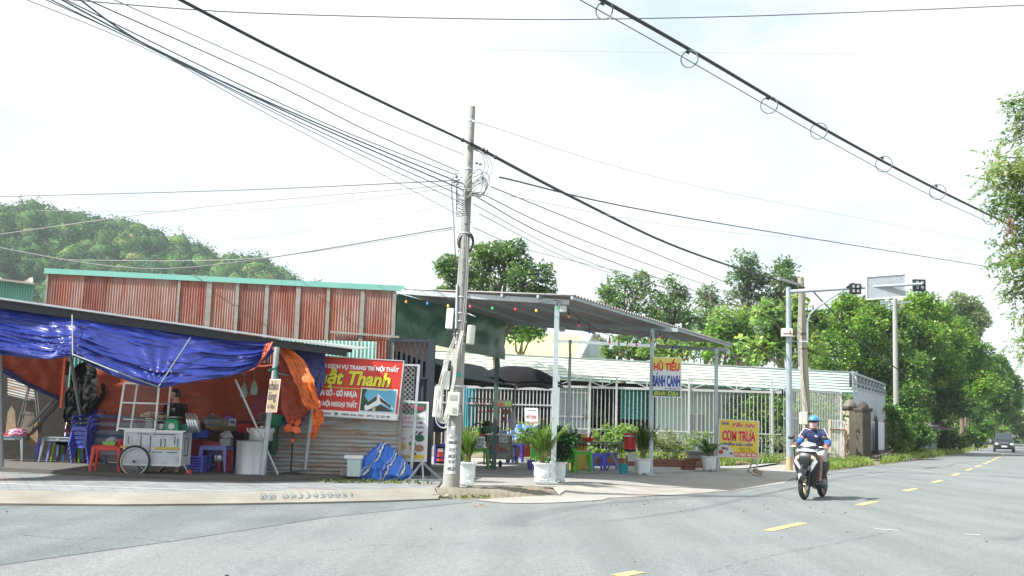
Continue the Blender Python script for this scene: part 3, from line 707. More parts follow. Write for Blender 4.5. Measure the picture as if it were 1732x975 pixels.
# ============================================================= dark awning and gate
aw=thing('dark_awning','dark corrugated awning under the green sheet behind the concrete pole','awning',(-1.5,26,0))
a0,a1=at(720,640,25),at(855,655,31.0)
mb=MB(); O=at(700,628,26.5); U=at(868,652,31.5)-O; mb.corr(O,U,Vector((-1.0,2.2,.65)),40,.03,(0,0,1)); mb.build('roof_sheet',mat('dark_sheet',(.014,.02,.022),.95,0,var=.2,spec=.08),aw,world=True,smooth=True)
mb=MB(); O=at(700,645,33); mb.corr(O,at(874,657,33)-O,Vector((-.5,-2.0,.22)),46,.025,(0,0,1)); mb.build('front_sheet',mat('dark_sheet',(.05,.06,.065)),aw,world=True,smooth=True)
gp=at(838,700,28.6)
mb=MB(); mb.bar(Vector((gp.x,28.6,FZ)),Vector((gp.x,28.6,3.15)),.12,up=(0,1,0)); mb.build('front_post',mat('green_post',(.07,.14,.12),.5),aw,world=True)
gt=thing('dark_gate','tall dark grey metal gate with vertical bars beside the red advertising board','gate',Vector((-2.3,24.0,FZ)))
Yg=24.0
x0,x1=at(658,600,Yg).x,at(735,600,Yg).x
zt_=at(700,577,Yg).z; zm=at(700,640,Yg).z
mb=MB()
for k in range(9):
 x=x0+.05+(x1-x0-.1)*k/8; mb.bar((x,Yg,zm-.02),(x,Yg,zt_),.055,.05,up=(0,1,0))
mb.build('bar_panel',ANTH,gt,world=True)
mb=MB(); mb.corr((x0,Yg,FZ),(x1-x0,0,0),(0,0,zm-FZ),8,.015,(0,-1,0),per=6); mb.build('sheet_panel',ANTH,gt,world=True,smooth=True)
mb=MB(); mb.bar((x0,Yg-.03,zt_),(x1,Yg-.03,zt_),.07,.07); mb.bar((x0,Yg-.03,zm),(x1,Yg-.03,zm),.05,.05); mb.bar((x0,Yg-.03,FZ),(x0,Yg-.03,zt_),.06,up=(0,1,0)); mb.build('frame',ANTH,gt,world=True)
mb=MB(); mb.bar((x1-.06,Yg-.05,FZ-.02),(x1-.06,Yg-.05,zt_+.04),.16,.12,up=(0,1,0)); mb.build('gate_post',ANTH,gt,world=True,bevel=.008)
# ============================================================= long building behind the fence
lb=thing('long_building','long single storey building with pale ribbed metal eaves behind the bar fence','building',(8,52,0))
EA,EB=at(730,594,47.5),at(1449,631,56.0)
LA,LB_=at(730,626,46.3),at(1449,664.5,55.2)
def ef(u,v):
 p=EA.lerp(EB,u).lerp(LA.lerp(LB_,u),v)
 return p+Vector((0,-.055,.0))*((v*7)%1 if v<.999 else 1)
MB().grid(lambda u,v:ef(u*.745,v),12,84).build('eave_sheet',mat('eave_cream',(.60,.65,.56),.5,var=.05,dirt=(.5,.52,.44),dirt_amt=.25),lb,world=True,smooth=True)
MB().grid(lambda u,v:ef(.745+u*.255,v),6,84).build('eave_sheet',CREAM,lb,world=True,smooth=True)
q=MB(); q.bar(LA+Vector((0,-.03,-.03)),LB_+Vector((0,-.03,-.03)),.05,.07); q.build('eave_trim',TEAL,lb,world=True)
q=MB(); q.bar(EA+Vector((0,-.03,.02)),EB+Vector((0,-.03,.02)),.08,.05); q.build('ridge_trim',MINTW,lb,world=True)
EC=at(1496,648,66.0); ED=EA+Vector((0,14,-.6))
q=MB(); q.add([EA,EB,EC,ED],[(0,1,2,3)]); q.build('roof',MINTW,lb,world=True)
FW0,FW1=Vector((LA.x,LA.y+1.6,0)),Vector((LB_.x-.4,LB_.y+1.2,0))
def wpt(u,z):p=FW0.lerp(FW1,u); return Vector((p.x,p.y,z))
def uof(px):
 d=ray(px,700); n_=(FW1-FW0).cross(Vector((0,0,1))); t_=(FW0-Vector((0,0,0))).dot(n_)/Vector((d.x,d.y,0)).dot(n_)
 return(Vector((d.x,d.y,0))*t_-FW0).dot((FW1-FW0).normalized())/(FW1-FW0).length
u1,u2=uof(1108),uof(1262)
q=MB(); U_=(FW1-FW0); q.corr(wpt(u1,.1),U_*(u2-u1),Vector((0,0,3.5)),34,.012,(0,-1,0)); q.build('front_wall',mat('mint_front',(.46,.60,.56),.55,var=.08,dirt=(.35,.45,.42),dirt_amt=.3),lb,world=True,smooth=True)
wu0,wu1=uof(1161),uof(1192)
zw0,zw1=at(1175,740,50.5).z,at(1175,699,50.5).z
W_=MB(); off=Vector((0,-.06,0))
q=MB(); q.prism([wpt(wu0,zw0)+off,wpt(wu1,zw0)+off,wpt(wu1,zw1)+off,wpt(wu0,zw1)+off],(0,.03,0)); wn_=q.build('window',mat('window_mesh',(.35,.38,.40),.5),lb,world=True)
for a_,b_ in(((wu0,zw0),(wu1,zw0)),((wu0,zw1),(wu1,zw1)),((wu0,zw0),(wu0,zw1)),((wu1,zw0),(wu1,zw1)),(((wu0+wu1)/2,zw0),((wu0+wu1)/2,zw1))):
 W_.bar(wpt(*a_)+off*1.4,wpt(*b_)+off*1.4,.06,up=(0,1,0))
f_=W_.build('window_frame',WHITEM,lb,world=True)
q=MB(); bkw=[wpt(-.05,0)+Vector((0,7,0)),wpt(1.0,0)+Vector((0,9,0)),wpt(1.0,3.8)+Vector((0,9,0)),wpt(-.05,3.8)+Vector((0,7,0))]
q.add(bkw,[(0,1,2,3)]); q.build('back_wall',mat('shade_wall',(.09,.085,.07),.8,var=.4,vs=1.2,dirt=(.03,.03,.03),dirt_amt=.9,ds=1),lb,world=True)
t1,t2=uof(1052),uof(1112)
q=MB(); q.corr(wpt(t1,1.7)+Vector((0,.8,0)),Vector((0,0,1.5)),U_*(t2-t1),9,.03,(0,-1,0)); q.build('teal_panel',mat('teal_panel',(.03,.36,.33),.5),lb,world=True,smooth=True)
g1,g2=uof(935),uof(995)
q=MB(); q.corr(wpt(g1,.1)+Vector((0,-.3,0)),U_*(g2-g1),Vector((0,0,3.0)),16,.02,(0,-1,0)); q.build('annex_wall',mat('annex_blue',(.40,.50,.53),.45,var=.15,vs=2,dirt=(.25,.3,.3),dirt_amt=.5),lb,world=True,smooth=True)
for px in(938,962,994):
 q=MB(); a_=wpt(uof(px),.1)+Vector((0,-.36,0)); q.bar(a_,a_+Vector((0,0,3.2)),.13,.08,up=(0,1,0)); q.build('annex_post',WHITEM,lb,world=True)
for z in(1.0,1.75,2.9):
 q=MB(); q.bar(wpt(g1,z)+Vector((0,-.4,0)),wpt(g2,z)+Vector((0,-.4,0)),.06,.09); q.build('annex_rail',WHITEM,lb,world=True)
c1,c2=at(782,700,39.5),at(801,700,39.5)
cu_=thing('turquoise_curtain','turquoise cloth curtain hanging inside the left end of the bar fence','curtain',(c1.x,39.5,1))
q=MB(); q.corr((c1.x,39.5,at(790,724,39.5).z),(c2.x-c1.x,0,0),(0,0,at(790,655,39.5).z-at(790,724,39.5).z),4,.05,(0,-1,0),nv=6); q.build('cloth',mat('turquoise_cloth',(.02,.42,.52),.6),cu_,world=True,smooth=True)
SA,SB=Vector((at(1427,700,54.5).x+.5,54.5,0)),Vector((at(1498,700,67).x,67,0))
GREYW=mat('grey_side_sheet',(.40,.44,.49),.6,var=.08,vs=1,dirt=(.3,.33,.36),dirt_amt=.3)
q=MB(); q.add([SA+Vector((0,0,.2)),SB+Vector((0,0,.2)),SB+Vector((0,0,at(1495,668,66).z)),Vector((SA.x,SA.y,at(1449,657,56).z))],[(0,1,2,3)]); q.build('side_wall',GREYW,lb,world=True)
q=MB()
za,zb=at(1449,657,56).z,at(1495,668,66).z
zc,zd_=at(1451,634,56).z,at(1496,650,66).z
k=10;
for i in range(k+1):
 u=i/k; a_=SA.lerp(SB,u)+Vector((0,0,za+(zb-za)*u)); b_=SA.lerp(SB,u)+Vector((0,0,zc+(zd_-zc)*u))
 q.bar(a_,b_,.05)
 if i<k:
  u2_=(i+1)/k; b2_=SA.lerp(SB,u2_)+Vector((0,0,zc+(zd_-zc)*u2_)); q.bar(a_,b2_,.04); q.bar(b_,SA.lerp(SB,u2_)+Vector((0,0,za+(zb-za)*u2_)),.04)
q.bar(SA+Vector((0,0,za)),SB+Vector((0,0,zb)),.08); q.bar(SA+Vector((0,0,zc)),SB+Vector((0,0,zd_)),.1)
q.bar(SA+Vector((0,0,(za*2+zc)/3)),SB+Vector((0,0,(zb*2+zd_)/3)),.05)
q.build('roof_truss',GALVD,lb,world=True)
q=MB(); k_=Vector((-.15,.1,0)); q.add([SA+k_+Vector((0,0,za)),SB+k_+Vector((0,0,zb)),SB+k_+Vector((0,0,zd_)),SA+k_+Vector((0,0,zc))],[(0,1,2,3)]); q.build('truss_shade_panel',ANTH,lb,world=True)  # dark panel added so the inside of the truss reads as shaded
def bar_fence(name,label,A,B_,z0,z1,pitch,w_,posts,mats=FENCEM,rails=(.12,1.9),truss=True,per=36):
 f=thing(name,label,'fence',A)
 d=B_-A; n_=int(d.length/pitch)
 i=0
 while i<n_:
  q=MB()
  for j in range(i,min(n_,i+per)):
   p=A+d*(j/n_); q.bar(p+Vector((0,0,z0)),p+Vector((0,0,z1)),w_,w_*.6,up=(0,1,0))
  q.build('bar_panel',mats,f,world=True); i+=per
 for z in rails+(z1,):
  q=MB(); q.bar(A+Vector((0,-.02,z)),B_+Vector((0,-.02,z)),.05,.05 if z!=z1 else .10); q.build('rail',mats,f,world=True)
 if truss:
  q=MB(); q.bar(A+Vector((0,-.02,z1+.45)),B_+Vector((0,-.02,z1+.45)),.04,.06); m_=int(d.length/1.9)
  for j in range(m_*2):
   a_,b_=A+d*(j/(m_*2)),A+d*((j+1)/(m_*2))
   q.bar(a_+Vector((0,-.02,z1+(.43 if j%2 else .05))),b_+Vector((0,-.02,z1+(.05 if j%2 else .43))),.035)
   if j%2==0:q.bar(a_+Vector((0,-.02,z1)),a_+Vector((0,-.02,z1+.45)),.04,up=(0,1,0))
  q.build('top_truss',mats,f,world=True)
 for px in posts:
  dd=ray(px,700); n2=d.cross(Vector((0,0,1))); t_=A.dot(n2)/Vector((dd.x,dd.y,0)).dot(n2); p=Vector((dd.x,dd.y,0))*t_
  q=MB(); q.bar(Vector((p.x,p.y-.05,0)),Vector((p.x,p.y-.05,z1+(.5 if truss else .1))),.085,.08,up=(0,1,0)); q.build('post',mats,f,world=True)
 return f
FA=Vector((at(942,700,46).x,46,0)); FB=Vector((at(1322,700,46).x,46,0))
bar_fence('bar_fence','long white bar fence with a truss top rail in front of the mint wall',FA,FB,.15,at(1130,659,46).z,.175,.028,(944,997,1042,1165,1305),rails=(.25,1.2))
FC=Vector((at(1424,700,51).x,51,0))
bar_fence('bar_fence','white bar fence between the tall steel pole and the old gate pillars',FB+Vector((.1,0,0)),FC,.1,at(1370,662,48.5).z,.19,.024,(1337,1422),rails=(.2,1.9),truss=False)
GA,GB=Vector((at(736,700,38).x,38,0)),Vector((at(938,700,38).x,38,0))
bar_fence('bar_fence','white bar fence behind the drinks cart and black umbrella',GA,GB,.35,at(840,656,38).z,.13,.036,(782,935),rails=(.4,at(850,684,38).z),truss=False)
rg=thing('small_gate','small rusty white barred gate leaf beside the left gate pillar','gate',gz(1412,781,.05))
Yr=47; xa,xb=at(1403,700,Yr).x,at(1429,700,Yr).x; z0_,z1_=.12,at(1415,711,Yr).z
q=MB()
for i in range(11):x=xa+(xb-xa)*i/10; q.bar((x,Yr,z0_),(x,Yr,z1_),.022,up=(0,1,0))
q.build('bar_panel',WHITEM,rg,world=True)
RUSTF=mat('rust_frame',(.22,.08,.045),.8,var=.3,vs=10)
q=MB(); q.bar((xa,Yr,.08),(xa,Yr,z1_+.02),.07,up=(0,1,0)); q.build('stile',mat('old_wood_white',(.6,.52,.38),.8),rg,world=True)
q=MB(); q.bar((xa,Yr-.03,z0_),(xb,Yr-.03,z0_),.06); q.bar((xa,Yr-.03,at(1415,727,Yr).z),(xb,Yr-.03,at(1415,727,Yr).z),.05); q.bar((xb,Yr-.03,z0_),(xb,Yr-.03,at(1415,727,Yr).z),.05,up=(0,1,0)); q.build('frame',RUSTF,rg,world=True)
PIL=mat('old_plaster',(.42,.37,.27),.9,var=.2,vs=1.2,dirt=(.14,.12,.10),dirt_amt=.75,ds=1.3,bump=.4,bs=12)
PILD=mat('blackened_plaster',(.085,.07,.055),.9,var=.5,vs=1.6,dirt=(.025,.022,.02),dirt_amt=.95,ds=1.4,bump=.4,bs=12)
def pillar(px0,px1,pyt,pyb,z,m,label,topper=True,rz=.35,flat=1.0):
 p=gz((px0+px1)/2,pyb,z); Y=p.y; w_=(px1-px0)*pxm(Y)*.82; h=at((px0+px1)/2,pyt,Y).z-z
 t_=thing('gate_pillar',label,'pillar',p,rz,'old gate pillars')
 q=MB(); q.box((0,0,h*.44),(w_,w_*flat,h*.88)); q.build('shaft',m,t_,bevel=.02)
 q=MB(); q.box((0,0,h*.895),(w_*1.25,w_*flat*1.25,h*.05)); q.box((0,0,h*.86),(w_*1.1,w_*flat*1.1,h*.03)); q.build('cap',PILD,t_,bevel=.01)
 q=MB()
 if topper:q.lathe([(w_*.48,0),(w_*.46,h*.03),(w_*.36,h*.08),(w_*.12,h*.12),(.01,h*.125)],(0,0,h*.92),16,p=2.6)
 q.build('dome',PILD if m is PILD else mat('dome_stone',(.2,.18,.15),.9,var=.4,dirt=(.06,.055,.05),dirt_amt=.8),t_,smooth=True)
pillar(1425,1452,680,776,.05,PIL,'pale plaster gate pillar with a domed cap, nearest to the bar fence')
pillar(1450,1472,683,778,.05,PILD,'blackened plaster gate pillar, second from the bar fence')
pillar(1479,1486,706,774,.05,PILD,'thin dark pillar between the two grey wall panels',rz=.2)
pillar(1495,1501,712,772,.05,PILD,'thin dark pillar at the far end of the grey wall panels',rz=.2)
pw=thing('panel_wall','low wall of grey sheet panels between the dark thin pillars','wall',gz(1483,775,.05))
q=MB();
for(xa_,xb_,ya_,yb_)in((1470,1480,711,762),(1486,1496,713,761)):
 p=gz(xa_,776,.05); Y=p.y; a_=at(xa_,yb_,Y); b_=at(xb_,yb_,Y+2); c_=at(xb_,ya_+2,Y+2); d_=at(xa_,ya_,Y); q2=MB(); q2.prism([a_,b_,c_,d_],(0,.05,0)); q2.build('panel',mat('pale_blue_sheet',(.46,.50,.56),.6),pw,world=True)
 a2,b2_=Vector((a_.x,a_.y,0)),Vector((b_.x,b_.y,0)); q2=MB(); q2.prism([a2,b2_,b_-Vector((0,0,.01)),a_-Vector((0,0,.01))],(0,.12,0)); q2.build('plinth',PILD,pw,world=True)
yh=thing('yellow_roof_house','pale mint house with a pale yellow ribbed roof behind the long building','house',(3,80,0))
Y0=70; r0,r1=at(735,566,Y0+5),at(993,562,Y0+5); e0,e1_=at(735,610,Y0),at(976,610,Y0)
YR=mat('yellow_roof',(.50,.53,.22),.6,var=.06,vs=1)
U_=r1-r0
q=MB(); q.corr(e0,(e1_-e0),(r0-e0),60,.03,(0,-1,.5),nv=1,bend=lambda u,v:Vector(((r1.x-e1_.x)*u*v,0,0))); q.build('roof',YR,yh,world=True,smooth=True)
gpk=at(1008,574,Y0+1); gl,gr_=at(978,612,Y0-.5),at(1034,612,Y0+1.5)
MINTH=mat('mint_plaster',(.62,.70,.66),.7,var=.05)
gp_=at(1001,563,Y0+2)
q=MB(); q.prism([gl,gr_,at(1024,582,Y0+1.3),at(1001,566,Y0+.5)][:4],(0,.2,0)); q.build('gable_wall',MINTH,yh,world=True)
q=MB(); q.bar(gl+Vector((-.1,-.1,0)),at(1000,563,Y0+.3),.5,.16); q.bar(at(1000,563,Y0+.3),at(1023,577,Y0+1.2),.4,.14); q.bar(at(1023,577,Y0+1.2),gr_+Vector((0,-.1,0)),.3,.14); q.build('barge_board',WHITEM,yh,world=True)
q=MB(); a_=at(1003,592,Y0-.3); q.box((a_.x,Y0-.3,a_.z),(.5,.1,.8)); q.build('window',mat('dim_glass',(.2,.26,.28),.3),yh,world=True)
q=MB(); q.prism([Vector((e0.x,Y0+.3,0)),Vector((gr_.x,Y0+1.7,0)),Vector((gr_.x,Y0+1.7,e0.z-.1)),Vector((e0.x,Y0+.3,e0.z-.1))],(0,8,0)); q.build('wall',MINTH,yh,world=True)
wh2=thing('white_house','small white house glimpsed through trees behind the long building','house',(13,78,0))
a_,b_=at(1060,606,76),at(1105,609,76)
q=MB(); q.box(((a_.x+b_.x)/2,79,2.8),(b_.x-a_.x,5,5.6)); q.build('wall',MINTH,wh2,world=True)
q=MB(); q.prism([Vector((a_.x-.3,76,5.6)),Vector((b_.x+.3,76,5.6)),Vector(((a_.x+b_.x)/2,76,6.6))],(0,6,0)); q.build('roof',WHITEM,wh2,world=True)
# ============================================================= STALL
TB=(.011,.024,.185); TO=(.33,.046,.011)
def tarp_mat(name,front,back,rough=.34,bump=.5):
 m,t,b,N,L=nodes(name)
 g=N('ShaderNodeNewGeometry'); mx=N('ShaderNodeMix'); mx.data_type='RGBA'
 mx.inputs[6].default_value=rgb(front); mx.inputs[7].default_value=rgb(back); L(g.outputs['Backfacing'],mx.inputs[0])
 tcn=N('ShaderNodeTexCoord'); mp=N('ShaderNodeMapping'); mp.inputs['Scale'].default_value=(1.2,1.2,6); mp.inputs['Rotation'].default_value=(0,R(14),0)
 n=N('ShaderNodeTexNoise'); n.inputs['Scale'].default_value=2.6; n.inputs['Detail'].default_value=5; n.inputs['Distortion'].default_value=.6
 n2=N('ShaderNodeTexNoise'); n2.inputs['Scale'].default_value=9; n2.inputs['Detail'].default_value=3; n2.inputs['Distortion'].default_value=1.2
 L(tcn.outputs['Object'],mp.inputs[0]); L(mp.outputs[0],n.inputs['Vector']); L(tcn.outputs['Object'],n2.inputs['Vector'])
 a=N('ShaderNodeMath'); a.operation='MULTIPLY_ADD'; a.inputs[1].default_value=.25; L(n2.outputs['Fac'],a.inputs[0]); L(n.outputs['Fac'],a.inputs[2])
 bp=N('ShaderNodeBump'); bp.inputs['Strength'].default_value=bump; bp.inputs['Distance'].default_value=.08; L(a.outputs[0],bp.inputs['Height']); L(bp.outputs[0],b.inputs['Normal'])
 h=N('ShaderNodeMix'); h.data_type='RGBA'; h.blend_type='MULTIPLY'; h.inputs[0].default_value=1
 q=N('ShaderNodeMapRange'); q.inputs[1].default_value=.3; q.inputs[2].default_value=.7; q.inputs[3].default_value=.8; q.inputs[4].default_value=1.25; L(n.outputs['Fac'],q.inputs[0]); L(mx.outputs[2],h.inputs[6]); L(q.outputs[0],h.inputs[7])
 L(h.outputs[2],b.inputs['Base Color']); b.inputs['Roughness'].default_value=rough
 tl=N('ShaderNodeBsdfTranslucent'); ms=N('ShaderNodeMixShader'); ms.inputs[0].default_value=.07; L(h.outputs[2],tl.inputs[0]); L(b.outputs[0],ms.inputs[1]); L(tl.outputs[0],ms.inputs[2]); L(ms.outputs[0],t.nodes['Material Output'].inputs[0])
 return m
TARP=tarp_mat('blue_orange_tarp',TB,TO,.42,.16)
OTARP=tarp_mat('orange_tarp',TO,TO,.6,.2)
OTARP2=tarp_mat('bright_orange_tarp',(.62,.13,.02),(.62,.13,.02),.5,.3)
BTARP=tarp_mat('violet_blue_tarp',(.03,.03,.14),(.03,.03,.14),.5,.3)
def edgeY(px):return 18.3+(px+250)*(21.3-18.3)/850
def roofpt(px,dy=0):return at(px,505+px*.1417+dy,edgeY(px))
st=thing('stall_shelter','low lean-to roof of sheet metal on slanted steel pipes over the food stall','shelter',gz(443,801,.15))
r0,r1=roofpt(-250),roofpt(603)
bk0,bk1=Vector((r0.x-.5,22.9,r0.z+.12)),Vector((r1.x+.1,23.3,r1.z+.15))
wv=60
q=MB(); q.grid(lambda u,v:r0.lerp(r1,u).lerp(bk0.lerp(bk1,u),v)+Vector((0,0,.012*math.sin(2*PI*110*u))),660,4)
q.build('roof_sheet',mat('stall_roof',(.5,.52,.53),.5,.2,var=.2,vs=2),st,world=True,smooth=True)
q=MB(); q.bar(r0+Vector((0,.06,-.10)),r1+Vector((-.2,.06,-.09)),.03,.15); q.build('underside_shade_strip',BLKM,st,world=True)  # black strip added for the shaded roof underside below the white edge
q=MB(); q.bar(r0+Vector((0,-.01,.0)),r1+Vector((0,-.01,.0)),.03,.035); q.build('edge_trim',mat('white_edge',(.75,.76,.76),.5),st,world=True)
for k in(.02,.5,.98):
 q=MB(); q.bar(r0.lerp(bk0,k)+Vector((0,.12,-.06)),r1.lerp(bk1,k)+Vector((-.5,.12,-.06)),.05,.08); q.build('purlin',BLKM,st,world=True)
for px in(-150,5,118,225,330,455):
 a=roofpt(px)+Vector((0,.05,-.10)); u=(px+250)/853; b_=bk0.lerp(bk1,u)+Vector((0,0,-.10)); q=MB(); q.bar(a,b_,.05,.09); q.build('rafter',BLKM,st,world=True)
PIPE=mat('pipe_steel',(.30,.34,.355),.45,.35,var=.15,vs=6,dirt=(.3,.27,.22),dirt_amt=.4,ds=8)
def pipe(a,b_,r,name='post',m=None):q=MB(); q.tube([a,b_],r,10); return q.build(name,m or PIPE,st,world=True,smooth=True)
pA=at(443,804,20.15); pB=at(469,588,20.5); pipe(pA,pB,.052)
pipe(at(470,803,20.3),at(398,642,20.3),.022,'brace')
pA2=at(516,795,21.6); pipe(pA2,at(528,688,pA2.y),.045)
pipe(gz(104,787,.2)+Vector((0,1.5,0)),at(118,598,22.4),.04)
pipe(at(2,790,20.5),at(-2,520,19.8),.05)
pipe(at(470,632,21.3),at(500,637,21.5),.02,'rail')
pipe(gz(460,798,.22),at(522,796,21.6),.02,'rail')
tp=thing('blue_tarpaulin','big wrinkled blue tarpaulin hung below the stall roof edge, orange inside','tarpaulin',roofpt(200))
BOT=[(-250,590),(-120,585),(0,598),(40,604),(85,607),(123,600),(150,615),(190,634),(230,648),(268,656),(300,650),(345,642),(395,634),(430,620),(452,603),(460,592)]
TOP=[(-250,482),(0,516),(120,531),(240,546),(350,562),(462,577)]
def interp(tab,x):
 for(a,ya),(b_,yb)in zip(tab,tab[1:]):
  if a<=x<=b_:return ya+(yb-ya)*(x-a)/(b_-a)
 return tab[-1][1]if x>tab[-1][0]else tab[0][1]
def botY(px):return edgeY(px)-.75-.45*math.exp(-((px-268)/90)**2)-.25*math.exp(-((px-123)/60)**2)+.5*max(0,(px-360)/100)
def tf(u,v):
 px=-250+712*u
 a=at(px,interp(TOP,px),edgeY(px)+.12); b_=at(px,interp(BOT,px),botY(px))
 p=a.lerp(b_,v)
 s=math.sin(PI*v)
 p.y+=.10*s*math.sin(px*.02+1); p.z-=.05*s
 w_=px*.012; sh_=.25+.8*max(0,min(1,(140-px)/140)); sh_=.45
 r1_=1-abs(noise.noise(Vector((w_*.5,v*4.5-w_*sh_,0))))*2
 r2_=1-abs(noise.noise(Vector((w_*1.0,v*12-w_*2*sh_,5))))*2
 r3_=noise.noise(Vector((w_*2.4,v*26-w_*4*sh_,9)))
 f=min(1,v*5)
 p.y-=(.10*max(0,r1_)**2+.045*max(0,r2_)**2+.014*r3_)*f
 for cx in(123,268):
  d=math.hypot((px-cx)/60,(1-v)*1.6); ang=math.atan2((1-v)*1.6,(px-cx)/60)
  p.y+=.035*math.exp(-d*1.1)*math.sin(ang*16)*min(1,d*3)
 if v>.93:p.y+=(v-.93)*1.2
 return p
o=MB().grid(tf,420,84).build('sheet',TARP,tp,world=True,smooth=True)
def flip_if(o,want=(0,-1,0)):
 n_=Vector((0,0,0))
 for pl in o.data.polygons:n_+=pl.normal*pl.area
 if n_.dot(Vector(want))<0:o.data.flip_normals()
flip_if(o)
hem=[tf(i/60,.985)+Vector((0,.03,-.01))for i in range(61)]
q=MB(); q.tube(hem,.022,6); q.build('hem',mat('blue_hem',(.018,.022,.12),.5),tp,world=True,smooth=True)
ROPE=mat('grey_rope',(.22,.25,.22),.8)
q=MB(); q.tube([at(268,655,botY(268)-.05),at(322,572,edgeY(322)-.35)],.011,5); q.tube([at(123,602,botY(123)-.05),at(122,533,edgeY(122)-.25)],.012,5)
q.tube([at(268,655,botY(268)-.05),at(200,630,17.9),at(124,600,botY(123)-.06)],.012,5); q.tube([at(268,655,botY(268)-.05),at(266,700,19.0),at(262,740,19.5)],.007,4)
q.build('rope',ROPE,tp,world=True)
def sheet_from(name,pts,m,parent,Y=None,sub=14,amp=.03,sc_=3.0):
 """ pts: rows of (px,py,Y): bilinear/multi-row patch """
 nr,ncol=len(pts),len(pts[0])
 W=[[at(*p)for p in r_]for r_ in pts]
 def fn(u,v):
  a=u*(nr-1); i=min(nr-2,int(a)); fa=a-i; b_=v*(ncol-1); j=min(ncol-2,int(b_)); fb=b_-j
  p=W[i][j].lerp(W[i][j+1],fb).lerp(W[i+1][j].lerp(W[i+1][j+1],fb),fa)
  k=amp*noise.noise(Vector((u*sc_,v*sc_*2,len(pts))))+amp*.5*noise.noise(Vector((u*sc_*3.2,v*sc_*5,3)))
  return p+Vector((k*.4,k,0))
 o=MB().grid(fn,sub*(nr-1),sub*(ncol-1)).build(name,m,parent,world=True,smooth=True); flip_if(o); return o
sheet_from('folded_corner',[[(448,582,20.2),(462,578,20.2)],[(444,600,20.1),(456,592,20.1)],[(434,622,20.0),(440,616,20.0)],[(405,636,19.9),(430,624,19.9)]],OTARP,tp)
sdt=thing('orange_side_tarpaulin','orange and violet tarpaulin hanging at the right end of the stall with a torn tail','tarpaulin',at(500,640,21.6))
sheet_from('violet_face',[[(468,578,21.4),(505,584,21.45),(550,590,21.5)],[(490,605,21.3),(520,620,21.35),(552,635,21.4)],[(508,640,21.2),(528,650,21.3),(542,664,21.35)],[(522,680,21.1),(527,684,21.2),(532,690,21.3)]],BTARP,sdt,amp=.06)
sheet_from('inner_drape',[[(468,584,21.35),(482,590,21.35)],[(471,620,21.4),(502,622,21.4)],[(474,655,21.4),(516,652,21.4)],[(476,690,21.4),(526,684,21.4)],[(486,714,21.4),(520,700,21.4)]],OTARP,sdt,amp=.06)
sheet_from('orange_fold',[[(462,579,21.2),(484,584,21.1)],[(482,612,21.1),(514,610,21.0)],[(500,650,21.0),(533,645,20.9)],[(512,680,20.95),(537,672,20.9)],[(522,694,20.95),(543,690,20.9)]],OTARP2,sdt,amp=.08)
sheet_from('tail',[[(530,688,21.0),(547,696,20.95)],[(528,712,21.0),(549,706,20.95)],[(525,732,21.0),(538,728,20.95)],[(526,745,21.0),(530,744,21.0)]],OTARP2,sdt,amp=.08)
bw=thing('orange_back_tarpaulin','large dull orange tarpaulin forming the back wall behind the food cart','tarpaulin',at(350,650,23.4))
def bwf(u,v):
 px=168+372*u; Y=23.6-.15*u
 yb=interp([(168,702),(300,716),(440,712),(470,706),(500,705),(545,700)],px)
 yt=560+45*u+20*min(1,u*2); p=at(px,yt+(yb-yt)*v,Y); p.y-=.10*noise.noise(Vector((u*9,v*3,0)))+.012*noise.noise(Vector((u*30,v*22,0)))+.08; return p
MB().grid(bwf,120,40).build('sheet',OTARP,bw,world=True,smooth=True)
sheet_from('lower_flap',[[(455,690,21.6),(490,690,21.65),(528,680,21.65)],[(468,712,21.6),(495,716,21.6),(524,700,21.6)]],OTARP,bw,amp=.08)
sheet_from('flap_edge',[[(474,708,21.5),(500,716,21.5),(512,708,21.5)],[(490,726,21.5),(506,722,21.5),(516,708,21.5)]],BTARP,bw,amp=.05)
ot2=thing('orange_corner_tarpaulin','tilted orange tarpaulin with a blue lower edge at the far left of the stall','tarpaulin',at(60,640,22.5))
sheet_from('sheet',[[(2,590,22.4),(60,592,22.6),(113,594,22.8)],[(4,628,22.4),(55,655,22.6),(106,674,22.8)]],OTARP,ot2,amp=.08)
sheet_from('edge_roll',[[(-8,612,22.3),(50,648,22.5),(102,672,22.7)],[(-8,625,22.3),(50,656,22.5),(100,678,22.7)]],BTARP,ot2,amp=.04)
q=MB(); q.bar(at(111,594,22.6),at(103,690,22.6),.05); q.build('red_edge',mat('bright_orange',(.8,.13,.03),.5),ot2,world=True)
m,t,b,N,L=nodes('striped_tarp')
tcn=N('ShaderNodeTexCoord'); wv_=N('ShaderNodeSeparateXYZ'); r=N('ShaderNodeValToRGB'); r.color_ramp.interpolation='CONSTANT'
e=r.color_ramp.elements; cols=[(.16,.18,.21),(.13,.02,.05),(.05,.09,.2),(.16,.18,.21),(.03,.06,.18),(.16,.18,.21),(.13,.02,.05)]
e[0].color=rgb(cols[0]); e[1].color=rgb(cols[1]); e[1].position=1/7
for i in range(2,7):x=e.new(i/7); x.color=rgb(cols[i])
a_=N('ShaderNodeMath'); a_.operation='MULTIPLY'; a_.inputs[1].default_value=1.6; f_=N('ShaderNodeMath'); f_.operation='FRACT'
L(tcn.outputs['Object'],wv_.inputs[0]); L(wv_.outputs['Z'],a_.inputs[0]); L(a_.outputs[0],f_.inputs[0]); L(f_.outputs[0],r.inputs[0]); L(r.outputs[0],b.inputs['Base Color']); b.inputs['Roughness'].default_value=.55
STRIPE=m
stt=thing('striped_tarpaulin','low tarpaulin with blue, white and dark red stripes behind the chair stack','tarpaulin',at(190,770,23.2))
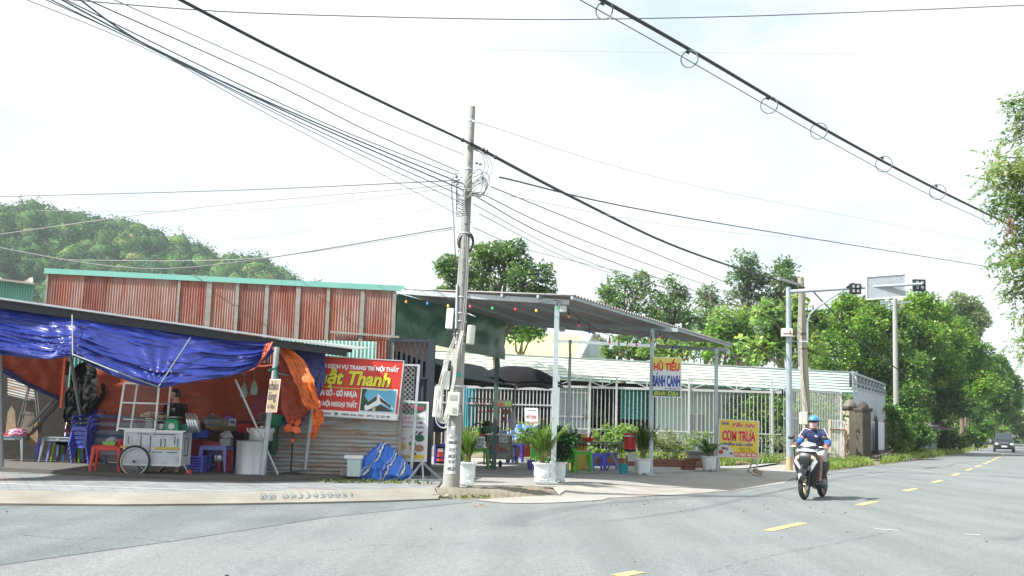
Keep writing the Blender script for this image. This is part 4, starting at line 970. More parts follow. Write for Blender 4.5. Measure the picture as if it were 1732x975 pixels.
sheet_from('sheet',[[(164,700,23.3),(230,706,23.3),(330,716,23.3)],[(160,768,23.2),(225,776,23.2),(330,785,23.2)]],STRIPE,stt,amp=.08)
YB=23.9
bp_=thing('black_plastic_cover','crumpled black plastic sheeting hanging behind the chair stack','plastic sheet',at(140,700,23.4))
BPL=mat('black_plastic',(.006,.008,.008),.7,spec=.15,var=.3)
sheet_from('sheet',[[(130,617,23.7),(142,612,23.95),(156,618,23.7)],[(116,640,23.85),(140,640,23.8),(176,636,23.6)],[(110,680,23.8),(140,676,23.72),(178,668,23.4)],[(108,715,23.8),(140,712,23.75),(158,695,23.4)]],BPL,bp_,sub=22,amp=.09,sc_=4)
tc_=thing('teal_corrugated_sheet','teal corrugated sheet standing behind the black plastic','metal sheet',at(150,640,24.1))
q=MB(); a,c=at(120,595,24.2),at(178,690,24.2); q.corr((a.x,24.2,c.z),(c.x-a.x,0,0),(0,0,a.z-c.z+.1),10,.02,(0,-1,0)); q.build('sheet',TEAL,tc_,world=True,smooth=True)
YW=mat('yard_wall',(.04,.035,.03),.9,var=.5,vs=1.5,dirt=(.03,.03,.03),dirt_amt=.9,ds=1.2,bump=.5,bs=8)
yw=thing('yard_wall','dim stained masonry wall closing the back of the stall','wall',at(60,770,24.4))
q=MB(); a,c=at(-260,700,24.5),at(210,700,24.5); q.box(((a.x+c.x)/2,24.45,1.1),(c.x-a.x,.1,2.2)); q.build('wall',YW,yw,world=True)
rc=thing('rusty_roof_sheet','tilted pale rusty corrugated sheet in the clutter under the orange tarpaulin','metal sheet',at(35,655,23.9))
q=MB(); a=at(13,640,23.9); c=at(60,652,23.9); d=at(13,668,23.6); q.corr(a,d-a,c-a,6,.02,(0,-1,.3)); q.build('sheet',RUSTH,rc,world=True,smooth=True)
tr_=thing('metal_trestle','tall thin metal trestle ladder in the clutter at the far left','ladder',gz(50,775,.23))
q=MB()
for(a,b_)in(((30,720),(48,655)),((36,722),(50,655)),((70,735),(62,655)),((66,735),(58,655)),((34,702),(68,702)),((40,680),(65,680)),((30,722),(30,775)),((70,735),(72,772))):q.bar(at(a[0],a[1],23.5),at(b_[0],b_[1],23.6),.025)
q.bar(at(44,652,23.6),at(68,655,23.6),.12,.03); q.build('frame',mat('dull_metal',(.12,.13,.13),.5,.4),tr_,world=True)
for nm,pts_,m_,lb_ in(('leaning_beam',((52,735),(104,676)),BLKM,'dark steel channel leaning diagonally behind the grey tables'),('leaning_beam',((48,722),(98,668)),mat('dull_metal',(.12,.13,.13)),'grey rail leaning diagonally above the dark channel')):
 o=MB().bar(at(*pts_[0],23.4),at(*pts_[1],23.5),.1,.06).build(nm,m_); tag(o,lb_,'beam')
for i,(px,py,w_,h_,c,lb_)in enumerate(((22,700,.12,.55,(.30,.24,.17),'tall splintered plank standing in the clutter'),(48,695,.16,.62,(.20,.17,.13),'broad weathered plank standing behind the trestle'),(58,715,.10,.45,(.33,.22,.12),'short brown plank beside the trestle foot'))):
 a=at(px,py,23.7); q=MB(); q.prism([Vector((-w_,0,0)),Vector((w_,0,0)),Vector((w_*.8,0,h_)),Vector((w_*.2,0,h_*1.25)),Vector((-w_*.6,0,h_*.95))],(0,.03,0)); o=q.build('wood_plank',mat('plank%d'%i,c,.9,var=.4,vs=10),None); o.location=a+Vector((0,0,-.5)); o.rotation_euler=(0,R(6*(i-1)),0); tag(o,lb_,'plank')
lw=thing('rusty_sheet_wall','low wall of horizontal rust-streaked galvanised corrugated sheets','wall',gz(560,800,.15))
YL=21.95
a,c=at(430,800,YL),at(674,806,YL); zl,zh=.2,at(560,700,YL).z
q=MB(); q.corr((a.x,YL,zl),(0,0,zh-zl),(c.x-a.x,0,0),15,.016,(0,-1,0)); q.build('sheet',RUSTH,lw,world=True,smooth=True)
q=MB(); q.bar((c.x,YL-.03,zl),(c.x,YL-.03,at(672,612,YL).z),.05,up=(0,1,0)); q.build('post',BAT,lw,world=True)
RED=mat('sign_red',(.58,.035,.02),.45,var=.04,vs=2); WHT=mat('sign_white',(.78,.79,.80),.45,var=.03); SYEL=mat('sign_yellow',(.72,.66,.03),.45,var=.03); SBLK=mat('sign_black',(.03,.03,.035),.5); SGRN=mat('sign_green',(.01,.13,.08),.45,var=.04); SBLU=mat('sign_blue',(.02,.035,.30),.45,var=.04); SLB=mat('sign_light_blue',(.05,.42,.68),.45,var=.1)
YS=21.8
ad=thing('advertising_board','large red advertising board with yellow lettering and a house photo, on the rusty wall','sign',at(610,705,YS))
TL,TR,BR=at(497,600,YS),at(683,611,YS),at(672,711,YS)
bd=Board(TL,TR,TL+(BR-TR)); L0=(545-497)/186
q=MB(); bd.panel(q,0,0,1,.90); q.build('panel',RED,ad,world=True)
q=MB(); bd.panel(q,0,.90,1,1.0); q.build('footer_strip',WHT,ad,world=True)
q=MB()
for(u0,v0,u1,v1)in((-.005,-.01,1.005,.006),(-.005,.994,1.005,1.01),(.995,0,1.006,1)):bd.panel(q,u0,v0,u1,v1,.012,.035)
q.build('frame',GALV,ad,world=True)
q=MB(); bd.text(q,'TNHH DỊCH VỤ TRANG TRÍ NỘI THẤT',.18,.085,.965,.215,bold=.05); bd.text(q,'SÀN - SÀN GỖ - GỖ NHỰA',.13,.515,.615,.685,bold=.05); bd.text(q,'PHỤ KIỆN NỘI NGOẠI THẤT',.13,.71,.625,.855,bold=.05); q.build('lettering',WHT,ad,world=True)
q=MB(); bd.text(q,'Nhật Thanh',.135,.20,.905,.535,k=.003,bold=.05,shear=.18); bd.panel(q,.24,.525,.895,.532,.004,.003); q.build('title_shadow',SBLK,ad,world=True)
q=MB(); bd.text(q,'Nhật Thanh',.13,.195,.90,.525,k=.010,bold=.035,shear=.18); bd.panel(q,.24,.512,.89,.522,.008,.003); q.build('title',SYEL,ad,world=True)
q=MB(); bd.text(q,'ĐC: TẤT THÀNH  ☎ : 0904 636 560 - 0911 23 00 00',.13,.915,.93,.985,bold=.02); q.build('address_line',SBLK,ad,world=True)
q=MB(); bd.panel(q,.645,.49,.975,.895,.004,.002); q.build('picture_frame',WHT,ad,world=True)
q=MB(); bd.panel(q,.655,.505,.965,.88,.007,.002); q.build('picture_sky',mat('pic_sky',(.12,.42,.62),.4),ad,world=True)
q=MB(); bd.sheet(q,[(.67,.86),(.70,.76),(.80,.58),(.95,.80),(.955,.83),(.84,.74),(.72,.86)],.010); q.build('picture_house',WHT,ad,world=True)
q=MB(); bd.sheet(q,[(.70,.76),(.795,.60),(.795,.69),(.72,.79)],.012); bd.sheet(q,[(.82,.63),(.93,.77),(.93,.81),(.83,.71)],.012); bd.sheet(q,[(.72,.87),(.835,.76),(.94,.85),(.94,.865),(.72,.875)],.012); q.build('picture_shade',mat('pic_dark',(.05,.05,.04),.5),ad,world=True)
q=MB(); bd.sheet(q,[(.655,.51),(.70,.51),(.68,.62),(.72,.72),(.69,.80),(.70,.87),(.655,.87)],.011); q.build('picture_tree',mat('pic_tree',(.02,.09,.03),.6,var=.5,vs=30),ad,world=True)
q=MB(); bd.sheet(q,[(.765,.80),(.79,.785),(.795,.872),(.765,.872)],.014); q.build('picture_wall',mat('pic_ochre',(.45,.42,.2),.5),ad,world=True)
cl=thing('chain_link_frame','galvanised frame filled with chain-link mesh standing right of the red board','fence panel',gz(695,809,SWZ))
Yc=22.12
x0,x1=at(668,700,Yc).x,at(699,700,Yc).x; z0_,z1_=SWZ,at(700,618,Yc).z; zmid=at(700,679,Yc).z
q=MB(); q.bar((x1,Yc,z0_),(x1+.08,Yc,z1_),.055,up=(0,1,0)); q.bar((x0,Yc,z1_),(x1+.1,Yc,z1_),.04); q.bar((x0,Yc,z0_+.04),(x1,Yc,z0_+.04),.04); q.bar((x0,Yc,z0_),(x0,Yc,z1_),.04,up=(0,1,0)); q.bar((x0,Yc,zmid),(x1,Yc,zmid),.03); q.build('frame',GALV,cl,world=True)
q=MB(); W_,H_=x1-x0,z1_-z0_; pt=.085
k=-H_
while k<W_:
 for s_ in(1,-1):
  a0_,a1_=max(0,-k),min(H_,W_-k)
  if a1_>a0_:
   xs_,xe_=(x0+k+a0_,x0+k+a1_)if s_>0 else(x1-k-a0_,x1-k-a1_)
   q.bar((xs_,Yc+.01*s_,z0_+a0_),(xe_,Yc+.01*s_,z0_+a1_),.007)
 k+=pt*1.2
q.build('mesh',mat('mesh_wire',(.55,.56,.57),.5,.3),cl,world=True)
YM=22.4
mbd=thing('menu_board','white juice menu board with green header on a steel tripod base','sign',gz(718,812,SWZ))
TL,TR,BL=at(664,680,YM),at(724,682,YM),at(660,778,YM)
bd=Board(TL,TR,BL)
MWH=mat('menu_white',(.66,.68,.70),.4,var=.05)
q=MB(); bd.panel(q,-.02,-.02,1.02,1.02,-.004,.05); q.build('frame',WHITEM,mbd,world=True)
q=MB(); bd.panel(q,.02,.01,.97,.98,0,.003); q.build('panel',MWH,mbd,world=True)
q=MB(); bd.sheet(q,[(.02,.01),(.95,.01),(.95,.12)]+[(.95-.093*i,.12+.09*math.sin(PI*i/10)**.8)for i in range(1,10)]+[(.02,.12)],.004); q.build('header',SGRN,mbd,world=True)
q=MB(); bd.text(q,'Nhật Thành',.02,.03,.9,.16,k=.012,bold=.03,shear=.3); bd.text(q,'CHANH - CAM VẮT',.02,.235,.55,.285,k=.008,bold=.03); bd.text(q,'CÀ PHÊ SỮA',.02,.315,.55,.365,bold=.03); bd.text(q,'NƯỚC LÁM',.03,.60,.40,.645,bold=.03); q.build('lettering',mat('menu_crimson',(.5,.02,.10),.5),mbd,world=True)
q=MB(); bd.text(q,'TRÀ TẮC',.64,.235,.92,.29,bold=.03); q.build('lettering',mat('menu_green',(.02,.25,.15),.5),mbd,world=True)
q=MB(); bd.text(q,'NƯỚC MÍA',.56,.315,.88,.37,bold=.03); bd.text(q,'ĐÁ ĐẬM ĐƯỜNG PHÈN',.03,.395,.90,.455,bold=.025); q.build('lettering',mat('menu_purple',(.14,.03,.18),.5),mbd,world=True)
q=MB(); bd.sheet(q,[(.98*.95,.90),(.95,.97),(.02,.97),(.02,.90)],.004); bd.sheet(q,[(.18+.17*math.cos(a*PI/8),.48+.032*math.sin(a*PI/8))for a in range(16)],.006); bd.sheet(q,[(.30+(.15 if a%2 else .135)*math.cos(a*PI/12),.76+(.085 if a%2 else .075)*math.sin(a*PI/12))for a in range(24)],.006); q.build('yellow_marks',mat('menu_yellow',(.75,.55,.04),.5),mbd,world=True)
q=MB(); bd.text(q,'TRÀ SỮA',.20,.725,.40,.755,k=.009,bold=.02); bd.text(q,'ĐÁ VIÊN',.20,.77,.40,.80,k=.009,bold=.02); bd.text(q,'0472 612 636',.10,.915,.62,.955,k=.009,bold=.02); bd.text(q,'phục vụ',.08,.465,.30,.50,k=.009,shear=.3); q.build('lettering',mat('menu_navy',(.04,.04,.14),.5),mbd,world=True)
def dish(cx,cy,rx,ry,c,k):q=MB(); bd.sheet(q,[(cx+rx*math.cos(a*PI/9),cy+ry*math.sin(a*PI/9))for a in range(18)],k); return q.build('dish_picture',mat('dish_%d'%int(c[0]*1000+c[1]*100),c,.5,var=.6,vs=25),mbd,world=True)
dish(.80,.61,.13,.065,(.01,.14,.07),.007); dish(.64,.60,.10,.05,(.25,.4,.3),.005); dish(.60,.72,.10,.05,(.12,.32,.05),.007); dish(.80,.785,.13,.065,(.45,.22,.14),.007); dish(.62,.80,.09,.05,(.5,.45,.2),.005); dish(.68,.885,.05,.02,(.2,.02,.01),.009)
q=MB(); bd.sheet(q,[(.60,.50),(.75,.49),(.70,.545),(.62,.55)],.006); bd.sheet(q,[(.74,.52),(.92,.49),(.80,.56)],.006); q.build('fruit_picture',mat('fruit_dark',(.14,.06,.12),.5,var=.6,vs=30),mbd,world=True)
apex=at(714,782,YM); q=MB(); fz_=SWZ+.02
f1,f2,f3=gz(691,812,fz_),gz(746,812,fz_),gz(716,812,fz_)
for f_ in(f1,f2,f3):q.bar(apex,f_,.035)
q.bar(f1+Vector((-.08,0,0)),f2+Vector((.08,0,0)),.04,.03); q.bar(f3,f3+Vector((0,.7,0)),.04,.03); q.build('stand',GALV,mbd,world=True)
m,t,b,N,L=nodes('heap_tarp')
tcn=N('ShaderNodeTexCoord'); mp=N('ShaderNodeMapping'); mp.inputs['Rotation'].default_value=(0,R(58),R(20)); w_=N('ShaderNodeSeparateXYZ'); n=N('ShaderNodeTexNoise'); n.inputs['Scale'].default_value=2.2; n.inputs['Detail'].default_value=3
ad_=N('ShaderNodeMath'); ad_.operation='MULTIPLY_ADD'; ad_.inputs[1].default_value=.42; ml=N('ShaderNodeMath'); ml.operation='MULTIPLY'; ml.inputs[1].default_value=3.6; fr=N('ShaderNodeMath'); fr.operation='FRACT'; r=N('ShaderNodeValToRGB'); r.color_ramp.interpolation='CONSTANT'
L(tcn.outputs['Object'],mp.inputs[0]); L(mp.outputs[0],w_.inputs[0]); L(tcn.outputs['Object'],n.inputs['Vector']); L(n.outputs['Fac'],ad_.inputs[0]); L(w_.outputs['Z'],ad_.inputs[2]); L(ad_.outputs[0],ml.inputs[0]); L(ml.outputs[0],fr.inputs[0]); L(fr.outputs[0],r.inputs[0])
e=r.color_ramp.elements; e[0].color=(.03,.15,.58,1); e[1].color=(.02,.06,.22,1); e[1].position=.55
for p_,c_ in((.62,(.62,.63,.62)),(.72,(.02,.06,.22)),(.78,(.03,.15,.58)),(.88,(.5,.5,.46)),(.93,(.03,.15,.58))):x=e.new(p_); x.color=rgb(c_)
L(r.outputs[0],b.inputs['Base Color']); b.inputs['Roughness'].default_value=.5; HEAP=m
hp=thing('striped_tarp_heap','crumpled heap of blue tarpaulin with white stripes at the foot of the rusty wall','tarpaulin',gz(640,812,SWZ))
hc=gz(641,812,SWZ);
def hf(u,v):
 a=2*PI*u; t_=v
 prof=[(1.0,0),(1.06,.12),(1.0,.3),(.80,.5),(.52,.7),(.26,.88),(.02,.96)]
 k=t_*(len(prof)-1); i=min(len(prof)-2,int(k)); f=k-i
 rr=prof[i][0]+(prof[i+1][0]-prof[i][0])*f; zz=prof[i][1]+(prof[i+1][1]-prof[i][1])*f
 x=rr*.52*math.cos(a); y=rr*.36*math.sin(a); z=zz*.80
 fold=.16*(1-2*abs(noise.noise(Vector((math.cos(a)*3,math.sin(a)*3+7,t_*2.2)))))+.12*noise.noise(Vector((math.cos(a)*2.2,math.sin(a)*2.2,t_*3)))+.035*(1-2*abs(noise.noise(Vector((math.cos(a)*11,math.sin(a)*11+3,t_*12)))))+.06*(1-2*abs(noise.noise(Vector((math.cos(a)*6,math.sin(a)*6+3,t_*6)))))
 x*=1+fold; y*=1+fold*1.5
 return hc+Vector((x+z*.12-.02,y+.25,z+.05*noise.noise(Vector((x*6,y*6,z*3)))))
MB().grid(hf,150,60).build('cloth',HEAP,hp,world=True,smooth=True)
wb=thing('white_foam_box','small white box with a broad lid beside the blue tarp heap','box',Vector((at(599,800,21.4).x,21.4,SLZ)))
q=MB(); q.box((0,0,.17),(.26,.25,.34)); q.build('body',mat('foam_teal',(.45,.58,.58),.7),wb)
q=MB(); q.box((-.02,0,.38),(.36,.3,.07)); q.build('lid',mat('foam_white',(.75,.75,.73),.7),wb,bevel=.01)
o=MB().box((0,0,.115),(.13,.12,.23)).build('concrete_block',mat('block_gray',(.38,.35,.32),.9,var=.3,vs=8,bump=.4),bevel=.012); o.location=gz(580,811,SWZ); o.rotation_euler=(0,0,.2); tag(o,'small pale concrete block standing upright beside the white box','block')
# ============================================================= PEOPLE HELPERS
def skin(name,V,E,Rr,m,parent,sub=2):
 me=bpy.data.meshes.new(name); me.from_pydata([tuple(v)for v in V],E,[]); o=bpy.data.objects.new(name,me); col.objects.link(o)
 s=o.modifiers.new('s','SKIN'); s.use_smooth_shade=True
 for i,r_ in enumerate(Rr):
  sv=me.skin_vertices[0].data[i]; sv.radius=r_ if hasattr(r_,'__len__')else(r_,r_); sv.use_root=(i==0)
 ss=o.modifiers.new('ss','SUBSURF'); ss.levels=ss.render_levels=sub
 bpy.context.view_layer.update()
 nm=bpy.data.meshes.new_from_object(o.evaluated_get(bpy.context.evaluated_depsgraph_get()))
 o.modifiers.clear(); o.data=nm; nm.name=name; bpy.data.meshes.remove(me)
 nm.materials.clear(); nm.materials.append(m)
 nm.polygons.foreach_set('use_smooth',[True]*len(nm.polygons))
 o.parent=parent; return o
def hand(V,E,Rr,wi,d,side,up,s=1.0,curl=.5):
 """adds palm and five fingers to a skin graph; wi wrist index; d hand direction; side thumb side; up back-of-hand"""
 d,side,up=Vector(d).normalized(),Vector(side).normalized(),Vector(up).normalized()
 w_=Vector(V[wi]); V.append(w_+d*.055*s); E.append((wi,len(V)-1)); Rr.append((.034*s,.016*s)); pi_=len(V)-1
 for k,(o_,l_)in enumerate(((.028,.066),(.010,.076),(-.010,.070),(-.028,.056))):
  p=w_+d*.088*s+side*o_*s; V.append(p); E.append((pi_,len(V)-1)); Rr.append(.0095*s)
  for q_ in(.5,1.0):
   V.append(p+d*l_*s*q_*(1-curl*.5*q_)-up*l_*s*curl*q_*q_); E.append((len(V)-2,len(V)-1)); Rr.append(.0085*s if q_<1 else .007*s)
 V.append(w_+d*.045*s+side*.042*s); E.append((wi,len(V)-1)); Rr.append(.012*s)
 V.append(w_+d*.08*s+side*.055*s-up*.015*s); E.append((len(V)-2,len(V)-1)); Rr.append(.0095*s)
SKINM=mat('skin',(.62,.38,.27),.55,var=.08,vs=8)
HAIR=mat('black_hair',(.012,.010,.009),.45,var=.3,vs=40)
CLOTHB=mat('black_cloth',(.014,.014,.016),.85,var=.3,vs=8)
def head_mesh(c,yaw,s=1.0):
 """face looks along +x rotated by yaw"""
 Rm=Matrix.Rotation(yaw,3,'Z'); q=MB()
 def F(u,v):
  th=PI*(.01+.98*v); ph=2*PI*u
  x,y,z=math.sin(th)*math.cos(ph),math.sin(th)*math.sin(ph),math.cos(th)
  p=Vector((x*.094,y*.076,z*.118))
  if z<0:p.y*=1+z*.28; p.x*=1+z*.10
  f=max(0,x)
  p.x+=.020*math.exp(-((y/.14)**2+((z+.16)/.20)**2))*(f>0)+.012*math.exp(-((y/.16)**2+((z+.26)/.08)**2))*(f>0)
  for sy in(-.38,.38):p.x-=.013*math.exp(-(((y-sy)/.18)**2+((z-.02)/.12)**2))*(f>0)
  p.x+=.007*math.exp(-((y/.3)**2+((z+.52)/.07)**2))*(f>0)+.008*math.exp(-((y/.3)**2+((z+.82)/.12)**2))*(f>0)
  return Vector(c)+Rm@(p*s)
 q.grid(lambda u,v:F(u,v),40,30)
 return q
def face_parts(root,c,yaw,s=1.0,eyes=True):
 Rm=Matrix.Rotation(yaw,3,'Z'); c=Vector(c)
 if eyes:
  for sy in(-.031,.031):
   q=MB(); q.ell(c+Rm@(Vector((.083,sy,.004))*s),(.006*s,.012*s,.006*s),8,6); q.build('eye',mat('eye_dark',(.02,.015,.012),.2),root,smooth=True)
   q=MB(); q.bar(c+Rm@(Vector((.088,sy-.016,.026))*s),c+Rm@(Vector((.088,sy+.016,.026))*s),.004*s,.006*s); q.build('eyebrow',HAIR,root)
 q=MB(); q.ell(c+Rm@(Vector((.088,0,-.060))*s),(.006*s,.022*s,.007*s),10,6); q.build('mouth',mat('lips',(.30,.10,.08),.4),root,smooth=True)
 for sy in(-1,1):
  q=MB(); q.ell(c+Rm@(Vector((-.005,sy*.077,-.005))*s),(.02*s,.008*s,.03*s),10,6); q.build('ear',SKINM,root,smooth=True)
  # ============================================================= FOOD CART
CY=gz(225,808,SWZ)
ct=thing('food_cart','white sheet metal street food cart with a glass case and bicycle wheels','food cart',CY+Vector((.5,.4,0)),R(3))
CW=mat('cart_white',(.50,.56,.60),.45,var=.08,vs=4,dirt=(.28,.22,.15),dirt_amt=.5,ds=6)
x0,x1,y0,y1,z0_,z1_=-.75,.33,-.30,.38,.23,.88
q=MB(); q.box(((x0+x1)/2,(y0+y1)/2,(z0_+z1_)/2),(x1-x0,y1-y0,z1_-z0_)); q.build('body',CW,ct,bevel=.01)
q=MB();
for x in(x0,x1):q.bar((x,y0-.008,z0_),(x,y0-.008,z1_+.02),.03,.02,up=(0,1,0))
q.bar((x0,y0-.01,z1_),(x1,y0-.01,z1_),.03,.035); q.bar((x0,y0-.008,z0_+.01),(x1,y0-.008,z0_+.01),.02,.03); q.bar((x1+.008,y0,z1_),(x1+.008,y1,z1_),.03,.03); q.bar((x1+.008,y1,z0_),(x1+.008,y1,z1_),.03,.02,up=(0,1,0)); q.build('body_frame',ALU,ct)
q=MB()
for(a,b_)in(((-.52,.83),(-.28,.83)),((-.24,.83),(.20,.83)),((-.68,.78),(-.68,.64)),((-.26,.80),(-.26,.48)),((-.06,.74),(-.06,.58)),((.02,.74),(.02,.58)),((.20,.80),(.20,.64)),((.26,.76),(.26,.60)),((.06,.49),(.26,.49)),((-.22,.49),(-.02,.49)),((-.44,.80),(-.44,.60))):
 q.bar((a[0],y0-.004,a[1]),(b_[0],y0-.004,b_[1]),.012,.014,up=(0,1,0))
for(a,b_)in(((-.12,.76),(.15,.76)),((-.12,.76),(-.12,.42)),((.15,.76),(.15,.42)),((-.12,.42),(.15,.42))):q.bar((x1+.003,a[0]+.05,a[1]),(x1+.003,b_[0]+.05,b_[1]),.012,.012)
q.build('door_gap',BLK,ct)
q=MB(); q.box((-.67,y0-.012,.575),(.30,.012,.04)); q.box((.07,y0-.012,.565),(.46,.012,.05)); q.build('yellow_tape',mat('tape_yellow',(.55,.38,.05),.6,var=.3,vs=12),ct)
q=MB(); q.box(((x0+x1)/2+.02,(y0+y1)/2,z1_+.02),(x1-x0+.1,y1-y0+.04,.02)); q.build('counter',STEEL,ct)
gx0,gx1,gy0,gy1,gz0,gz1=-.93,-.21,-.22,.22,.92,1.80
q=MB()
for(x,y)in((gx0,gy0),(gx1,gy0),(gx0+.12,gy1),(gx1+.1,gy1)):
 q.bar((x,y,gz0-.05),(x+(.07 if x<-.5 else 0.02),y,gz1),.038,up=(0,1,0))
for z,dx in((gz1,.07),(gz0+.5,.04),(gz0,0)):
 q.bar((gx0+dx,gy0,z),(gx1+.02,gy0,z),.04 if z==gz1 else .028); q.bar((gx0+.14+dx*.5,gy1,z),(gx1+.12,gy1,z),.025); q.bar((gx0+dx,gy0,z),(gx0+.14,gy1,z),.025); q.bar((gx1,gy0,z),(gx1+.1,gy1,z),.025)
q.bar((gx0+.1,gy0,gz0+.18),(gx1+.1,gy0,gz0+.18),.015); q.build('glass_case',mat('case_frame',(.66,.69,.69),.35,.4,var=.08),ct)
GLS=mat('thin_glass',(.75,.82,.80),.05,trans=0,alpha=.04,var=.02)
q=MB(); q.prism([(gx0+.02,gy0+.005,gz0),(gx1,gy0+.005,gz0),(gx1,gy0+.005,gz1),(gx0+.07,gy0+.005,gz1)],(0,.004,0)); q.build('case_glass',GLS,ct)
q=MB(); q.box((-.38,0,gz0+.17),(.80,.40,.012)); q.box((-.38,0,gz0+.5),(.80,.38,.012)); q.build('shelf',mat('glass_shelf',(.45,.5,.5),.2,alpha=.55),ct)
def spoke_wheel(name,c,rad,parent,label=None):
 c=Vector(c); q=MB(); q.ring(c,rad-.02,.022,(0,1,0),36,8); w_=q.build(name,BLK,parent,smooth=True)
 q=MB(); q.ring(c,rad-.048,.010,(0,1,0),36,6,e=.014); q.build('rim',ALU,w_,smooth=True)
 q=MB()
 for k in range(28):
  a=2*PI*k/28; q.bar(c+Vector((.02*math.cos(a+1),.02*(-1)**k,.02*math.sin(a+1))),c+Vector(((rad-.05)*math.cos(a),0,(rad-.05)*math.sin(a))),.004)
 q.build('spokes',ALU,w_)
 q=MB(); q.tube([c-Vector((0,.05,0)),c+Vector((0,.05,0))],.025,10); q.build('hub',BLKM,w_)
spoke_wheel('wheel',(-.52,y0-.07,.305),.305,ct)
spoke_wheel('wheel',(-.40,y1+.03,.305),.305,ct)
q=MB(); q.tube([(-.52,y0-.1,.305),(-.45,y1+.06,.305)],.015,8); q.build('axle',BLKM,ct)
cw_=MB().ring((.48,-.15,.10),.075,.026,(0,1,0),20,8).build('caster',BLK,ct,smooth=True)
q=MB(); q.tube([(.48,-.18,.10),(.48,-.12,.10)],.062,16); q.build('rim',mat('caster_red',(.45,.02,.03),.4),cw_)
q=MB(); q.bar((.48,-.19,.1),(.36,-.19,.26),.035,.008); q.bar((.48,-.11,.1),(.36,-.11,.26),.035,.008); q.box((.34,-.15,.25),(.12,.12,.02)); q.build('caster_fork',GALV,ct)
C2=lambda x,y,z:MW[ct.name]@Vector((x,y,z))
ch=thing('poached_chickens','heap of pale poached chicken pieces on a tray inside the glass case','food',C2(-.36,-.02,gz0+.178))
CHK=mat('chicken_skin',(.52,.42,.30),.5,var=.25,vs=14)
q=MB(); q.lathe([(.34,0),(.36,.02),(.35,.02),(.33,.006)],n=28); q.build('tray',STEEL,ch,smooth=True)
for i in range(16):
 x,y=random.uniform(-.24,.26),random.uniform(-.11,.1); z=.05+max(0,.10-abs(x-.02)*.35)*random.uniform(.2,1)
 q=MB(); q.ell((x,y,z),(random.uniform(.04,.065),.035,random.uniform(.03,.045)),8,6); q.tube([(x,y,z),(x+random.uniform(-.07,.07),y-.02,z+random.uniform(.02,.05))],[.022,.012],6); q.build('chicken_piece',CHK,ch,smooth=True)
def simple(name,label,cat,loc,parts,rz=0,group=None):
 t_=thing(name,label,cat,loc,rz,group)
 for nm,mb_,m_ in parts:mb_.build(nm,m_,t_,auto=R(40))
 return t_
simple('glass_jar','square glass jar standing inside the lower part of the glass case','jar',C2(-.36,-.1,.93),[('body',MB().box((0,0,.09),(.14,.12,.18)),mat('jar_glass',(.35,.4,.38),.1,alpha=.5)),('lid',MB().box((0,0,.19),(.13,.11,.02)),ALU)])
simple('plastic_tub','small clear round tub beside the glass jar in the case','tub',C2(-.12,-.1,.93),[('body',MB().lathe([(.06,0),(.075,.07),(.075,.08)],n=18),mat('tub_clear',(.5,.52,.5),.3)),('lid',MB().lathe([(.08,.08),(.08,.095),(.02,.1)],n=18),mat('tub_lid',(.6,.62,.6),.4))])
GRP=mat('plastic_green',(.01,.28,.13),.4,var=.05)
simple('kitchen_scale','green kitchen scale with a steel pan on the cart counter','scale',C2(.10,-.12,.91),[('body',MB().loft([[Vector((x*s_,y*s_,z))for x,y in((-.13,-.1),(.13,-.1),(.13,.1),(-.13,.1))]for s_,z in((1,0),(.95,.14),(.7,.2),(.6,.22))]),GRP),('dial',MB().lathe([(.06,0),(.06,.01)],(0,-.1,.08),16,M=Matrix.Rotation(R(90),3,'X')),mat('dial_white',(.6,.6,.58))),('pan',MB().lathe([(.02,.23),(.15,.245),(.16,.27),(.15,.262),(.02,.24)],n=24),STEEL)])
simple('green_tray','teal green plastic tray with herbs at the back of the cart counter','tray',C2(.24,.15,.91),[('tray',MB().box((0,0,.06),(.4,.3,.12)),mat('teal_plastic',(.03,.26,.2),.4))])
lid=MB()
for k in range(4):
 M_=Matrix.Rotation(R(72),3,'Y')@Matrix.Rotation(R(-10),3,'X')
 lid=MB().lathe([(.20,0),(.205,.02),(.18,.045),(.10,.07),(.02,.08)],(k*.05,0,0),28,M=M_)
 if k==0:sl2=thing('steamer_lids','leaning stack of four shiny aluminium steamer lids at the cart end','pot lids',C2(.40,-.18,1.06))
 lid.build('lid',mat('bright_alu',(.7,.7,.72),.22,.85,var=.05),sl2,smooth=True)
simple('steel_wok','dark steel wok resting behind the steamer lids','wok',C2(.78,.2,1.0),[('bowl',MB().lathe([(.05,0),(.16,.05),(.22,.14),(.21,.14),(.15,.06),(.02,.02)],n=26),STEEL),('lid',MB().lathe([(.2,.14),(.16,.19),(.04,.23),(.03,.26),(.01,.26)],n=26),mat('dark_steel',(.2,.2,.21),.3,.8))])
vd=thing('person','dark haired vendor in a black jacket standing behind the cart looking to the left','person',Vector((at(296,700,21.1).x,21.1,SLZ-.05)))
V=[Vector(v)for v in((0,0,.88),(0,0,1.05),(0,.01,1.22),(0,.01,1.36),(0,0,1.43),(-.005,0,1.49),
(-.10,0,.86),(-.11,-.01,.48),(-.11,.02,.09),(-.11,-.10,.04),(.10,0,.86),(.11,-.01,.48),(.11,.02,.09),(.11,-.10,.04),
(-.17,0,1.36),(-.24,-.03,1.10),(-.20,-.24,1.02),(.17,0,1.36),(.24,-.02,1.10),(.18,-.22,1.02))]
E=[(0,1),(1,2),(2,3),(3,4),(4,5),(0,6),(6,7),(7,8),(8,9),(0,10),(10,11),(11,12),(12,13),(3,14),(14,15),(15,16),(3,17),(17,18),(18,19)]
Rr=[(.13,.10),(.115,.085),(.13,.095),(.12,.08),.05,.048,.08,.055,.038,.035,.08,.055,.038,.035,.055,.042,.028,.055,.042,.028]
V2,E2,R2=list(V),list(E),list(Rr)
